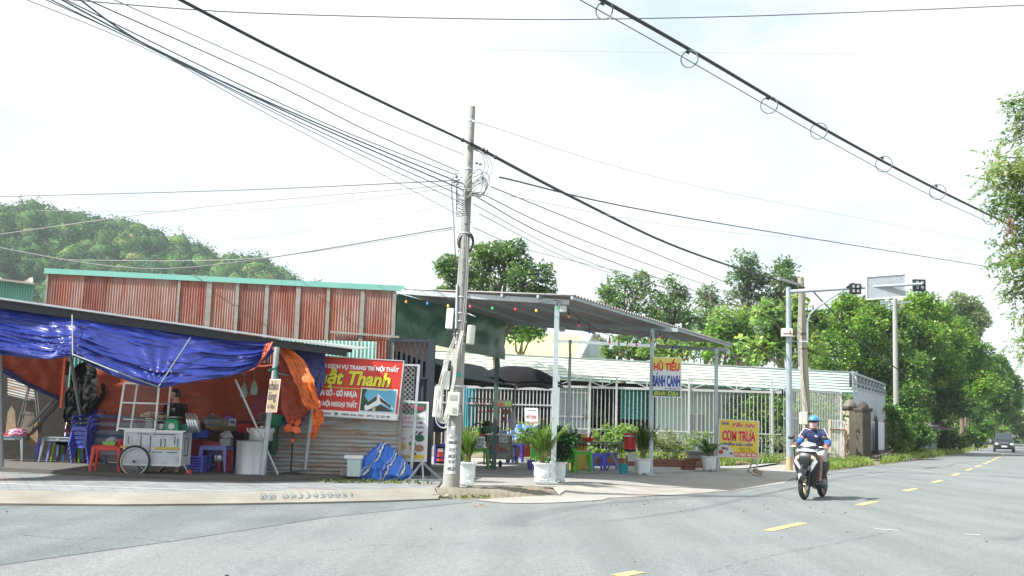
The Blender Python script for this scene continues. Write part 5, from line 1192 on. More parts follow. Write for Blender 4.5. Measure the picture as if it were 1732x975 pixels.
hand(V2,E2,R2,16,(.1,-1,0),(1,0,0),(0,0,1)); hand(V2,E2,R2,19,(-.1,-1,0),(-1,0,0),(0,0,1))
skin('body',V2,E2,R2,SKINM,vd)
jv=V[:5]+V[6:8]+V[10:12]+V[14:20]
jr=[(.15,.12),(.135,.105),(.15,.115),(.135,.095),.07,.095,.07,.095,.07,.072,.058,.042,.072,.058,.042]
skin('clothing',[v+Vector((0,0,-.01 if i==4 else 0))for i,v in enumerate(jv)],[(0,1),(1,2),(2,3),(3,4),(0,5),(5,6),(0,7),(7,8),(3,9),(9,10),(10,11),(3,12),(12,13),(13,14)],jr,CLOTHB,vd)
hc_=Vector((-.01,-.02,1.575)); yw_=R(-125)
head_mesh(hc_,yw_,.97).build('head',SKINM,vd,smooth=True); face_parts(vd,hc_,yw_,.97)
q=MB(); Rm=Matrix.Rotation(yw_,3,'Z')
def hairf(u,v):
 th=PI*(.01+.62*v); ph=2*PI*u; x,y,z=math.sin(th)*math.cos(ph),math.sin(th)*math.sin(ph),math.cos(th)
 k=1.0 if not(x>.35 and z<.52)else .86
 return hc_+Rm@(Vector((x*.108-.008,y*.09,z*.13+.006))*k*(1+.04*noise.noise(Vector((x*6,y*6,z*6)))))
q.grid(hairf,36,20); q.build('hair',HAIR,vd,smooth=True)
q=MB(); q.box((-.0,-.125,1.30),(.07,.012,.03)); q.box((.01,-.125,1.26),(.05,.012,.015)); q.build('shirt_print',mat('print_grey',(.4,.4,.4),.8),vd)
simple('blue_plate','small light blue plate held over the case by the vendor','plate',Vector((at(268,698,20.9).x,20.9,1.38)),[('plate',MB().lathe([(.03,0),(.12,.012),(.13,.025),(.12,.018),(.02,.008)],n=22),mat('plate_blue',(.4,.5,.7),.3))])
# ============================================================= PLASTIC FURNITURE
def P(c):return mat('plastic_%s'%'_'.join('%03d'%int(x*999)for x in c),c,.38,var=.05,vs=4)
def make_table(name,label,c,w_,d_,h,loc,rz,group=None,th=.05,legw=.055,logo=False,cat='table'):
 t_=thing(name,label,cat,loc,rz,group); m_=P(c)
 q=MB(); q.box((0,0,h-.012),(w_,d_,.024)); q.build('top',m_,t_,bevel=.008)
 q=MB()
 for(a,b_)in(((-1,-1),(1,-1)),((1,-1),(1,1)),((1,1),(-1,1)),((-1,1),(-1,-1))):
  q.bar((a[0]*w_*.47,a[1]*d_*.47,h-.055),(b_[0]*w_*.47,b_[1]*d_*.47,h-.055),.012,.07)
 q.build('apron',m_,t_)
 for sx in(-1,1):
  for sy in(-1,1):
   q=MB(); q.bar((sx*w_*.45,sy*d_*.45,h-.03),(sx*w_*.53,sy*d_*.53,0),legw*1.35,legw*1.35,a2=legw*.72,b2=legw*.72,up=(0,1,0)); q.build('leg',m_,t_,bevel=.006)
 if logo:
  q=MB(); q.ell((-.0,-d_*.5-.004,h-.045),(.03,.004,.012),10,6); q.build('badge',mat('badge_pale',(.6,.6,.6)),t_)
 return t_
def make_stool(name,label,c,loc,rz=0,h=.45,w_=.28,group=None):
 t_=make_table(name,label,c,w_,w_,h,loc,rz,group,legw=.06,cat='stool'); m_=P(c)
 q=MB(); z=h*.30; k=w_*.52
 for(a,b_)in(((-1,-1),(1,-1)),((1,-1),(1,1)),((1,1),(-1,1)),((-1,1),(-1,-1))):q.bar((a[0]*k,a[1]*k,z),(b_[0]*k,b_[1]*k,z),.012,.04)
 q.build('stretcher',m_,t_); return t_
def make_chair(name,label,c,loc,rz,group=None,s=1.0,arms=True):
 """faces -y"""
 t_=thing(name,label,'chair',loc,rz,group); m_=P(c)
 def S(u,v):
  x=(u-.5)*.46*(1-.12*v); y=(v-.5)*.44; z=.42+.02*(2*u-1)**2+(.02 if v<.1 else 0)-.03*v
  return Vector((x,y,z))*s
 MB().grid(S,12,10).build('seat',m_,t_,smooth=True,solid=.012*s)
 def B_(u,v):
  a=(u-.5)*2; ww=.23*(1-.12*v); z=.40+.50*v-.13*abs(a)**2.4*v**2
  return Vector((a*ww,.22+.08*v-.06*a*a,z))*s
 MB().grid(B_,14,10).build('backrest',m_,t_,smooth=True,solid=.012*s)
 q=MB(); pts=[B_(i/14,1.0)for i in range(15)]; q.tube(pts,.016*s,6); q.build('back_rim',m_,t_,smooth=True)
 for sx in(-1,1):
  for sy in(-1,1):
   q=MB(); q.bar(Vector((sx*.21,sy*.20,.42))*s,Vector((sx*.25,sy*.25+(.03 if sy>0 else 0),0))*s,.06*s,.05*s,up=(0,1,0),a2=.04*s,b2=.035*s); q.build('leg',m_,t_,bevel=.006*s)
  if arms:
   q=MB(); q.tube([Vector((sx*.225,-.20,.40))*s,Vector((sx*.25,-.215,.58))*s,Vector((sx*.26,-.16,.645))*s,Vector((sx*.26,.06,.65))*s,Vector((sx*.22,.24,.68))*s],[.022*s,.022*s,.026*s,.026*s,.02*s],8); q.build('armrest',m_,t_,smooth=True)
 q=MB(); q.grid(lambda u,v:Vector(((u-.5)*.44,-.225-.004*v,.42-.075*v))*s,4,1); q.build('seat_lip',m_,t_,solid=.01*s)
 return t_
GREY=(.22,.27,.29)
t1=gz(24,781,SLZ); make_table('plastic_table','grey plastic table at the left edge carrying a red tray and pink bag',GREY,.86,.6,.56,t1+Vector((-.28,.32,0)),0,'grey plastic tables')
TT=t1+Vector((-.28,.32,.56))
simple('red_tray','flat red tray on the leftmost grey table','tray',TT+Vector((.0,-.02,0)),[('tray',MB().box((0,0,.02),(.85,.5,.04)),P((.5,.02,.02)))])
simple('carton','pale mint carton standing on the red tray','carton',TT+Vector((-.05,.05,.04)),[('box',MB().box((0,0,.13),(.15,.1,.27)),mat('mint_carton',(.35,.5,.46)))],.2)
simple('lidded_jar','beige lidded jar with dark spots on the red tray','jar',TT+Vector((.14,.05,.04)),[('body',MB().lathe([(.05,0),(.055,.14),(.04,.17)],n=16),mat('jar_beige',(.38,.32,.25),.5,var=.5,vs=12)),('lid',MB().lathe([(.045,.17),(.045,.21),(.01,.215)],n=16),P((.3,.3,.28)))])
simple('napkin_box','small lilac napkin box on the leftmost grey table','box',TT+Vector((.27,.08,.04)),[('box',MB().box((0,0,.1),(.14,.12,.2)),mat('lilac',(.42,.30,.48)))])
def bag(name,label,loc,r_,m_,seed=0,cat='plastic bag'):
 t_=thing(name,label,cat,loc)
 def F(u,v):
  th=PI*(.02+.96*v); ph=2*PI*u; d=Vector((math.sin(th)*math.cos(ph),math.sin(th)*math.sin(ph),math.cos(th)))
  k=1+.35*noise.noise(d*2.4+Vector((seed,0,0)))+.15*noise.noise(d*7+Vector((seed,0,0)))
  return Vector((d.x*r_[0]*k,d.y*r_[1]*k,max(0,r_[2]*.8+d.z*r_[2]*k)))
 MB().grid(F,36,24).build('bag',m_,t_,smooth=True)
 q=MB(); q.tube([(-.03,0,r_[2]*1.5),(-.05,0,r_[2]*2.1),(-.01,0,r_[2]*1.6)],.006,5); q.tube([(.03,0,r_[2]*1.5),(.06,0,r_[2]*2.0),(.01,0,r_[2]*1.6)],.006,5); q.build('handles',m_,t_); return t_
bag('pink_plastic_bag','crumpled pink plastic bag slumped over the edge of the red tray',TT+Vector((.25,-.22,-.02)),(.2,.12,.10),mat('pink_film',(.5,.22,.32),.35),2)
make_stool('plastic_stool','tall red plastic stool under the leftmost grey table',(.60,.02,.03),gz(21,775,SLZ)+Vector((.05,.3,0)),.2,.5)
simple('gas_bottle','small bottle with orange label standing under the leftmost table','bottle',gz(8,770,SLZ),[('body',MB().lathe([(.05,0),(.055,.04),(.055,.16),(.03,.2),(.03,.23)],n=14),P((.03,.1,.09))),('label',MB().lathe([(.057,.06),(.057,.13)],n=14,cap=False),P((.5,.28,.12)))])
tb=gz(96,783,SLZ)+Vector((0,.3,0))
for i,(c,lb_,dz,dx)in enumerate((((.10,.32,.02),'bright green plastic table at the bottom of the stacked tables',0,.12),((.14,.02,.03),'dark red plastic table, second in the stack under the grey one',.03,.05),((.18,.26,.62),'light blue plastic table nested inside the table stack',.06,.0))):
 make_table('plastic_table',lb_,c,.60-.03*i,.5,.48,tb+Vector((dx,.1,0))+Vector((0,0,0)),0,'stacked plastic tables',legw=.045)
make_table('plastic_table','grey plastic table with a pale badge topping the stack before the blue chairs',GREY,.70,.56,.56,tb+Vector((-.02,-.02,0)),0,'stacked plastic tables',logo=True)
make_stool('plastic_stool','deep violet blue stool half hidden left of the table stack',(.06,.03,.32),gz(63,779,SLZ)+Vector((.05,.3,0)),.1,.52)
cb=gz(140,786,SLZ)+Vector((-.05,.45,0))
BLU=(.045,.07,.42)
ch0=make_chair('plastic_armchair','blue plastic armchair at the bottom of the stack of five',BLU,cb,R(-25),'stacked blue armchairs',1.0)
for i,nm in enumerate(('second blue plastic armchair from the bottom of the stack','third blue plastic armchair from the bottom of the stack','fourth blue plastic armchair from the bottom of the stack','topmost blue plastic armchair of the stack, its rounded back fully visible')):
 dup(ch0,cb+Vector((-.012*(i+1),-.025*(i+1),.095*(i+1))),R(-25),nm,'stacked blue armchairs')
ob=gz(107,782,SLZ)+Vector((0,.75,0))
MRN=(.10,.02,.03)
m0=make_chair('plastic_armchair','maroon plastic armchair, lowest of the pair stacked left of the blue ones',MRN,ob+Vector((0,0,.17)),R(8),'stacked maroon armchairs',.98)
dup(m0,ob+Vector((.02,-.02,.26)),R(8),'upper maroon plastic armchair stacked left of the blue ones','stacked maroon armchairs')
make_chair('plastic_armchair','blue plastic armchair under the maroon pair, left of the tall stack',(.04,.1,.5),ob,R(8),None,.98)
rs=gz(173,805,SWZ)+Vector((0,.22,0)); make_table('plastic_table','bright red plastic stool-table standing on the pavement left of the cart',(.66,.045,.03),.52,.42,.58,rs,R(8),legw=.05)
simple('green_basket','lime green basket on the bright red stool-table','basket',rs+Vector((.04,-.03,.58)),[('basket',MB().loft([[Vector((x*s_,y*s_,z))for x,y in((-.13,-.09),(.13,-.09),(.13,.09),(-.13,.09))]for s_,z in((.85,0),(1,.075),(1.05,.078))]),P((.28,.48,.12)))])
bag('clear_plastic_bag','clear knotted plastic bag lying in the lime green basket',rs+Vector((.07,-.02,.63)),(.11,.08,.06),mat('clear_film',(.5,.5,.54),.25,alpha=.8),5)
simple('red_tub','small red tub at the right end of the bright red stool-table','tub',rs+Vector((.22,.02,.58)),[('tub',MB().lathe([(.07,0),(.085,.12),(.08,.12),(.06,.01)],n=18),P((.55,.04,.03)))])
simple('blue_basin','deep blue plastic basin on the red cabinet behind the cart','basin',Vector((at(336,740,21.6).x,21.6,at(336,740,21.6).z)),[('basin',MB().lathe([(.17,0),(.22,.14),(.235,.15),(.21,.14),(.16,.02)],n=26),P((.05,.1,.5)))])
rcab=thing('red_cabinet','dark red cabinet behind the cart under the blue basin','cabinet',Vector((at(333,780,21.8).x,21.8,SLZ)))
q=MB(); q.box((0,0,.33),(.34,.35,.60)); q.build('body',P((.16,.01,.015)),rcab,bevel=.01)
q=MB(); q.box((0,-.18,.33),(.28,.02,.5)); q.build('door',P((.22,.012,.02)),rcab,bevel=.008)
bc=thing('blue_crate','blue slatted plastic crate on the ground behind the cart','crate',Vector((at(333,785,21.3).x,21.3,SLZ)))
q=MB()
for k in range(6):q.box((0,0,.03+k*.055),(.30,.26,.028))
q.build('slats',P((.09,.10,.55)),bc)
q=MB()
for sx in(-1,1):
 for sy in(-1,1):q.box((sx*.14,sy*.12,.165),(.04,.04,.33))
q.build('corners',P((.09,.10,.55)),bc)
vt=Vector((at(364,791,21.7).x,21.7,SLZ)); VB=(.20,.22,.58)
make_table('plastic_table','lavender blue plastic table with stove things beside the aluminium drum',VB,.52,.5,.53,vt,0,legw=.055)
make_stool('plastic_stool','violet blue stool under the lavender table',(.10,.09,.45),vt+Vector((-.03,.25,0)),.1,.42)
simple('red_stove','low red gas stove on the lavender table','stove',vt+Vector((-.06,-.02,.53)),[('body',MB().box((0,0,.035),(.34,.26,.07)),P((.3,.015,.015))),('burner',MB().lathe([(.08,.07),(.08,.09),(.05,.1)],(-.06,0,0),16),BLKM)])
simple('grey_box_tub','grey plastic tub with a clear bag on the lavender table','tub',vt+Vector((.20,-.02,.53)),[('tub',MB().box((0,0,.07),(.22,.2,.14)),P((.26,.3,.32)))])
bag('clear_plastic_bag','clear bag of takeaway cups on the grey tub',vt+Vector((.2,-.02,.66)),(.12,.1,.09),mat('clear_film',(.5,.5,.54),.25,alpha=.8),8)
simple('rice_cooker','small aluminium pot standing on a dark red canister under the lavender table','pot',vt+Vector((.1,-.06,0)),[('canister',MB().lathe([(.085,0),(.09,.02),(.09,.2),(.08,.21)],n=20),P((.16,.03,.05))),('pot',MB().lathe([(.1,.21),(.115,.23),(.115,.31),(.11,.33),(.02,.34)],n=22),ALU)])
rc_=thing('red_box','red plastic box under the right half of the lavender table','box',vt+Vector((.16,.2,0))); MB().box((0,0,.21),(.24,.2,.42)).build('box',P((.5,.02,.02)),rc_,bevel=.01)
bt=thing('bamboo_tray','wide woven bamboo tray piled with vegetables behind the cart','tray',Vector((at(378,730,22.9).x,22.9,at(378,731,22.9).z)))
q=MB(); q.lathe([(.18,0),(.36,.08),(.40,.13),(.385,.13),(.34,.085),(.02,.03)],n=32); q.build('tray',mat('bamboo',(.42,.30,.14),.7,var=.3,vs=25),bt,smooth=True)
for i,(x,y,rr,c,nm)in enumerate(((-.2,0,.09,(.30,.3,.2),'cabbage'),(-.05,.02,.10,(.10,.22,.06),'greens'),(.08,-.04,.09,(.35,.26,.2),'meat_bag'),(-.12,.1,.1,(.22,.12,.08),'root'),(.2,.02,.08,(.3,.28,.22),'radish'))):
 q=MB(); q.grid(lambda u,v:Vector((x,y,.16))+Vector((math.sin(PI*(.02+.96*v))*math.cos(2*PI*u),math.sin(PI*(.02+.96*v))*math.sin(2*PI*u),math.cos(PI*v)))*rr*(1+.5*noise.noise(Vector((u*6+i,v*6,i)))),20,14); q.build(nm,mat('veg%d'%i,c,.7,var=.4,vs=14),bt,smooth=True)
bag('purple_plastic_bag','purple plastic bag on top of the vegetables in the bamboo tray',bt.location+Vector((.09,.05,.22)),(.11,.09,.07),mat('purple_film',(.16,.06,.30),.3),11)
simple('noodle_pack','white and blue packet leaning on the bamboo tray','packet',bt.location+Vector((.22,-.16,.14)),[('pack',MB().box((0,0,.08),(.15,.06,.16)),mat('pack_white',(.5,.55,.6))),('label',MB().box((0,-.033,.08),(.1,.006,.06)),P((.03,.1,.4)))],.2)
cab2=thing('stall_counter','dark cloth-covered counter carrying the bamboo tray at the back of the stall','counter',Vector((at(375,790,23.1).x,23.1,SLZ)))
q=MB(); q.box((0,0,.40),(1.0,.4,.80)); q.build('body',mat('dark_red_cloth',(.035,.014,.014),.8,var=.3),cab2,bevel=.02)
simple('red_basin','red plastic basin behind the aluminium pot','basin',Vector((at(420,728,21.9).x,21.9,at(420,728,21.9).z-.05)),[('basin',MB().lathe([(.2,0),(.27,.18),(.29,.19),(.26,.18),(.19,.02)],n=26),P((.30,.012,.02)))])
for i,(lx,lb_)in enumerate(((384,'dark bottle standing at the back of the stall counter'),)):
 simple('dark_bottle',lb_,'bottle',cab2.location+Vector((-.35,-.05,.8)),[('body',MB().lathe([(.045,0),(.05,.02),(.05,.2),(.02,.27),(.02,.33)],n=14),P((.02,.03,.02)))])
def drum(px,w_,h_,name,label,base_y=803,dY=.32):
 p=gz(px,base_y,SLZ)+Vector((0,dY,0)); t_=thing(name,label,'steel drum',p)
 q=MB(); q.lathe([(w_,0),(w_,.02),(w_*.985,.03),(w_*.985,h_-.02),(w_*1.01,h_),(w_*.97,h_),(w_*.95,h_-.03)],n=40); q.build('shell',mat('drum_alu',(.50,.53,.55),.42,.5,var=.22,vs=3,dirt=(.32,.31,.3),dirt_amt=.5,ds=2.5,stretch=(1,1,.25)),t_,smooth=True); return t_
d2=drum(449,.20,.65,'aluminium_drum','narrow aluminium drum behind the slanted post',800,.45)
d1=drum(417,.315,.655,'aluminium_drum','wide pale aluminium drum on the stall edge beside the slanted post',803,.33)
pt_=thing('cooking_pot','large two-handled aluminium cooking pot on top of the wide drum','pot',d1.location+Vector((.16,.02,.656)))
q=MB(); q.lathe([(.22,0),(.235,.02),(.235,.24),(.245,.25),(.22,.25)],n=34); q.build('body',ALU,pt_,smooth=True)
q=MB(); q.lathe([(.23,.25),(.2,.26),(.04,.275),(.03,.3),(.01,.3)],n=34); q.build('lid',ALU,pt_,smooth=True)
for a in(-60,-120,200,-20):
 c_,s_=math.cos(R(a)),math.sin(R(a)); q=MB(); tn=Vector((-s_,c_,0)); rd=Vector((c_,s_,0)); b0=rd*.235+Vector((0,0,.16))
 q.tube([b0-tn*.05,b0-tn*.055+rd*.035+Vector((0,0,.04)),b0-tn*.03+rd*.04+Vector((0,0,.09)),b0+tn*.03+rd*.04+Vector((0,0,.09)),b0+tn*.055+rd*.035+Vector((0,0,.04)),b0+tn*.05],.010,6); q.build('handle',mat('handle_cream',(.62,.62,.52),.4),pt_,smooth=True)
gc=thing('green_colander','green plastic colander with a long green net bag hanging beneath','colander',Vector((at(463,718,21.6).x,21.6,at(463,718,21.6).z-.03)))
q=MB(); q.lathe([(.12,0),(.2,.1),(.235,.22),(.24,.23),(.22,.22),(.18,.1)],n=28); q.build('bowl',mat('net_green',(.01,.15,.07),.5,var=.3,vs=30),gc,smooth=True)
q=MB(); q.lathe([(.13,.02),(.10,-.2),(.11,-.45),(.06,-.6)],n=16); q.build('net',mat('net_dark',(.01,.07,.04),.8,var=.5,vs=40),gc,smooth=True)
for i,(px,y0_,y1_,lb_)in enumerate(((412,640,672,'pale bag hanging on a long string, left of the pair in the stall'),(429,636,668,'pale bag hanging on a long string, right of the pair in the stall'))):
 a,b_=at(px,y0_-40,21.8),at(px,y1_,21.8); t_=thing('hanging_bag',lb_,'bag',b_,0,'bags hanging on strings')
 q=MB(); q.tube([a-b_,Vector((0,0,.28))],.005,4); q.build('string',ROPE,t_)
 q=MB(); q.lathe([(.01,.3),(.05,.22),(.08,.1),(.07,.0),(.01,-.02)],n=12); q.build('bag',mat('pale_film',(.25,.33,.28),.5),t_,smooth=True)
pn=thing('pink_net_bag','thin dark pink net sack hanging at the back of the stall','net bag',at(440,700,22.1))
q=MB(); q.lathe([(.02,.55),(.16,.35),(.22,.0),(.2,-.15),(.03,-.2)],(0,0,0),18); q.build('net',mat('pink_net',(.30,.05,.08),.8,alpha=.5),pn,smooth=True)
fn_=thing('standing_fan','orange bladed standing fan on a black pole before the corrugated wall','fan',Vector((at(492,797,21.5).x,21.5,SLZ)))
fh=at(491,719,21.5).z-SLZ
OR_=P((.75,.12,.03))
q=MB(); q.tube([(0,0,.02),(0,0,fh-.08)],.020,8); q.build('pole',BLKM,fn_)
q=MB(); q.tube([(0,0,fh-.35),(0,0,fh-.28)],.032,10); q.build('collar',OR_,fn_)
q=MB(); q.tube([(0,.12,fh),(0,0,fh)],[.04,.055],12); q.build('motor',BLKM,fn_,smooth=True)
for k in range(4):
 a=2*PI*k/4+.5
 def bf(u,v,a=a):
  r_=.03+.17*v; w_=(u-.5)*.11*math.sin(PI*(.18+.7*v))*1.4
  x,z=r_,w_+.03*v; return Vector((x*math.cos(a)-z*math.sin(a),-.03+.05*(u-.5),fh+x*math.sin(a)+z*math.cos(a)))
 MB().grid(bf,4,8).build('blade',OR_,fn_,smooth=True,solid=.004)
q=MB();
for k in range(4):a=PI/4+k*PI/2; q.bar((0,0,.03),(.28*math.cos(a),.2*math.sin(a),.015),.03,.02)
q.build('foot',BLKM,fn_)
sg=thing('cardboard_sign','handwritten cardboard porridge sign with red and white border tied to the slanted post','sign',at(461,670,20.0))
TL,TR,BL=at(457,642,20.03),at(474,642,19.97),at(450,697,19.97)
bd=Board(TL,TR,BL)
q=MB(); bd.panel(q,-.03,-.01,1.05,1.01,0,.008); q.build('border',mat('pink_white_border',(.62,.45,.45),.6),sg,world=True)
q=MB(); bd.panel(q,.03,.015,.96,.985,.004,.004); q.build('panel',mat('cardboard',(.34,.26,.16),.8,var=.15,vs=9),sg,world=True)
q=MB(); bd.text(q,'cháo',.02,.06,.9,.33,k=.008,bold=.015,shear=.15); bd.text(q,'lòng',.02,.38,.85,.72,k=.008,bold=.015,shear=.15); bd.text(q,'ở đây',.1,.76,.8,.93,k=.008,bold=.01); q.build('lettering',SBLK,sg,world=True)
q=MB(); bd2=at(466,630,20.85); q.tube([at(455,628,20.15),at(467,622,20.1),at(469,640,20.1),at(466,650,20.15)],.03,6); o=q.build('green_rag',mat('rag_green',(.01,.12,.09),.8)); tag(o,'dark green rag tied round the top of the slanted post','rag')
simple('paper_bin','small white carton by the foot of the narrow drum','carton',gz(467,799,SLZ)+Vector((.05,.3,0)),[('box',MB().box((0,0,.19),(.15,.12,.38)),mat('old_white',(.4,.42,.42),.7,var=.2))])
# ============================================================= FORECOURT
um=thing('black_umbrella','large black market umbrella shading the drinks cart','umbrella',Vector((at(868,780,33).x,33,FZ)))
ux,uY=um.location.x,33.0
q=MB(); hub=at(868,620,uY).z-FZ; rimz=at(868,650,uY).z-FZ; urad=81*pxm(uY)
def uf(u,v):
 a=2*PI*u; k=1-.05*abs(math.sin(4*a))*v; drop=v**2.2
 return Vector((urad*v*math.cos(a)*k,urad*v*math.sin(a)*k,hub-(hub-rimz)*drop-.05*abs(math.sin(4*a))*(1-v)*0+.06*abs(math.sin(4*a))*v))
q.grid(uf,64,12); q.build('canopy',mat('umbrella_black',(.014,.014,.017),.85,var=.2,spec=.12),um,smooth=True)
q=MB(); q.tube([(0,0,0),(0,0,hub+.06)],.022,8); q.build('pole',GALVD,um)
for k in range(8):
 a=2*PI*k/8; q=MB(); q.tube([Vector((0,0,hub-.03)),uf(k/8,.5)+Vector((0,0,-.02)),uf(k/8,1)+Vector((0,0,-.02))],.008,5); q.build('rib',BLKM,um)
q=MB(); pts=[uf(i/64,1.0)+Vector((0,0,-.05))for i in range(65)]; q.add([p for p in pts]+[p+Vector((0,0,-.05))for p in pts],[(i,i+1,66+i,65+i)for i in range(64)]); q.build('valance',mat('valance',(.07,.06,.055),.7),um)
dY=29.6
dc=thing('drinks_cart','steel framed drinks cart with lettered signs under the black umbrella','food cart',Vector((at(835,789,dY).x,dY,FZ)))
def DB(px,py):p=at(px,py,dY); return Vector((p.x,dY,p.z))
q=MB()
for px,yt,yb in((793,674,735),(829,681,783),(866,676,783),(848,690,735)):q.bar(DB(px,yb),DB(px,yt),.035,up=(0,1,0))
for(a,b_)in(((793,674),(866,678)),((793,686),(829,686)),((829,690),(866,690)),((826,735),(866,735)),((826,776),(866,777)),((860,750),(876,750)),((876,750),(875,784)),((808,697),(846,697)),((846,714),(866,714))):q.bar(DB(*a),DB(*b_),.03)
for px,yt,yb in((806,688,735),(862,677,783)):q.bar(DB(px,yb)+Vector((0,.5,0)),DB(px,yt)+Vector((0,.5,0)),.03,up=(0,1,0))
for y in(677,690,735,776):
 for px in(829,866):q.bar(DB(px,y),DB(px,y)+Vector((0,.5,0)),.025)
q.build('frame',mat('cart_steel',(.16,.15,.14),.4,.5,var=.2),dc,world=True)
def board_at(px0,py0,px1,py1,Y,slope=0.0):return Board(at(px0,py0,Y),at(px1,py0+slope,Y),at(px0,py1,Y))
b1=board_at(831,678,866,689,dY-.04); q=MB(); b1.panel(q); q.build('header_sign',mat('sign_dull_green',(.16,.22,.16),.4),dc,world=True)
q=MB(); b1.text(q,'- CÀ PHÊ -',.05,.2,.62,.85,bold=.05); q.build('lettering',mat('letter_red',(.6,.03,.03)),dc,world=True)
q=MB(); b1.text(q,'NGON',.66,.2,.96,.85,bold=.05); q.build('lettering',mat('letter_lime',(.3,.45,.05)),dc,world=True)
b1=board_at(799,678,823,684,dY-.04,1); q=MB(); b1.text(q,'TRÀ SỮA',0,0,1,1,bold=.05); q.build('lettering',mat('letter_magenta',(.6,.02,.12)),dc,world=True)
b1=board_at(827,691,845,697,dY-.04,1); q=MB(); b1.text(q,'SINH TỐ',0,0,1,1,bold=.05); q.build('lettering',mat('letter_red',(.6,.03,.03)),dc,world=True)
b1=board_at(844,727,858,748,dY-.12,1); q=MB(); b1.panel(q,0,0,1,1,0,.02); q.build('price_sign',MWH,dc,world=True)
q=MB(); b1.text(q,'CAFE',.1,.08,.9,.3,bold=.03); b1.text(q,'ĐÁ XAY',.1,.4,.9,.6,bold=.03); b1.text(q,'15 - 20',.1,.7,.9,.9,bold=.03); q.build('lettering',SBLU,dc,world=True)
q=MB(); a,c=DB(824,735),DB(866,777); q.box(((a.x+c.x)/2,dY+.25,(a.z+c.z)/2),(c.x-a.x,.48,abs(a.z-c.z)-.03)); q.build('cabinet',mat('cart_panel',(.30,.32,.28),.3,var=.5,vs=7,dirt=(.1,.12,.1),dirt_amt=.8,ds=6),dc,world=True)
q=MB(); a=DB(824,735); q.box(((a.x+c.x)/2,dY+.2,a.z),(c.x-a.x+.1,.6,.03)); q.build('counter',STEEL,dc,world=True)
b1=board_at(826,737,864,776,dY-.03)
for i,(u,v,r_,c)in enumerate(((.2,.5,.12,(.55,.03,.04)),(.38,.45,.11,(.6,.04,.05)),(.30,.72,.13,(.6,.03,.12)),(.55,.60,.10,(.5,.02,.03)),(.12,.25,.10,(.02,.3,.12)),(.3,.2,.09,(.04,.35,.15)),(.08,.72,.09,(.05,.1,.4)),(.72,.62,.07,(.6,.05,.03)),(.80,.70,.07,(.1,.08,.4)),(.75,.50,.06,(.1,.35,.05)),(.85,.58,.05,(.7,.4,.03)))):
 q=MB(); b1.sheet(q,[(u+r_*math.cos(k*PI/5)*(1 if k%2 else .7),v+r_*math.sin(k*PI/5)*(1 if k%2 else .7))for k in range(10)],.004+.001*i); q.build('fruit_print',mat('print%d'%i,c,.5),dc,world=True)
for px in(828,846):
 q=MB(); p=DB(px,783); q.ring(Vector((p.x,dY+(.1 if px<840 else .3),FZ+.1)),.075,.028,(0,1,0)if px<840 else(1,.4,0),18,8); q.build('wheel',BLK,dc,world=True,smooth=True)
simple('green_cool_box','round dark green ice bucket with a black lid on the drinks cart','bucket',DB(824,734)+Vector((0,.2,.02)),[('bucket',MB().lathe([(.12,0),(.16,.05),(.16,.2),(.15,.22)],n=20),mat('deep_green',(.06,.22,.14),.3)),('lid',MB().lathe([(.17,.2),(.15,.28),(.06,.34),(.01,.35)],n=20),BLK)])
simple('black_kettle','small black kettle right of the green ice bucket on the drinks cart','kettle',DB(840,734)+Vector((0,.1,.02)),[('body',MB().lathe([(.06,0),(.07,.08),(.05,.17),(.06,.19)],n=16),BLK),('spout',MB().tube([(.05,0,.08),(.1,0,.16)],.012,6),BLK)])
simple('snack_boxes','dark red and blue snack boxes on the upper shelf of the drinks cart','boxes',DB(857,714)+Vector((0,.1,.02)),[('red_box',MB().box((-.05,0,.06),(.12,.1,.12)),P((.25,.03,.02))),('blue_box',MB().box((.09,0,.05),(.12,.1,.1)),P((.05,.06,.2))),('top_box',MB().box((0,0,.26),(.22,.1,.14)),P((.22,.08,.04)))])
sj=thing('sugarcane_press','black sugarcane press with spoked hand wheel left of the drinks cart','press',DB(808,735)+Vector((0,.1,0)))
q=MB(); c_=Vector((0,0,.12)); q.ring(c_,.19,.018,(0,1,0),26,6)
for k in range(6):a=PI*k/3; q.bar(c_,c_+Vector((.19*math.cos(a),0,.19*math.sin(a))),.022)
q.build('hand_wheel',BLKM,sj)
q=MB(); q.box((.1,.15,.05),(.35,.25,.28)); q.box((.05,.1,-.15),(.42,.3,.1)); q.build('body',mat('dark_iron',(.035,.04,.04),.5,.3),sj)
q=MB();
for sx in(-1,1):q.bar((sx*.18,.1,-.2),(sx*.2,.1,-.85),.04)
q.build('leg',BLKM,sj)
rb_=thing('price_board','white price board with a red top standing behind the green table','sign',at(810,759,28.4))
b1=board_at(789,735,820,759,28.4,1); q=MB(); b1.panel(q,0,0,1,1,0,.05); q.build('panel',MWH,rb_,world=True)
q=MB(); b1.panel(q,0,-.08,1,.10,.012,.07); q.build('top_strip',P((.4,.015,.02)),rb_,world=True)
q=MB(); b1.text(q,'TRÀ ĐÁ 5K',.35,.22,.95,.42,bold=.03); b1.text(q,'NƯỚC ÉP',.4,.5,.95,.68,bold=.03); b1.text(q,'10K',.5,.76,.9,.92,bold=.03); q.build('lettering',SBLU,rb_,world=True)
hb_=thing('hanging_plastic_bag','grey translucent plastic bag hanging on the umbrella pole','plastic bag',at(867,692,32.8))
q=MB(); q.lathe([(.01,0),(.06,-.12),(.13,-.35),(.13,-.55),(.08,-.62),(.01,-.62)],n=18); q.build('bag',mat('grey_film',(.4,.43,.44),.35),hb_,smooth=True)
GN=(.06,.34,.012)
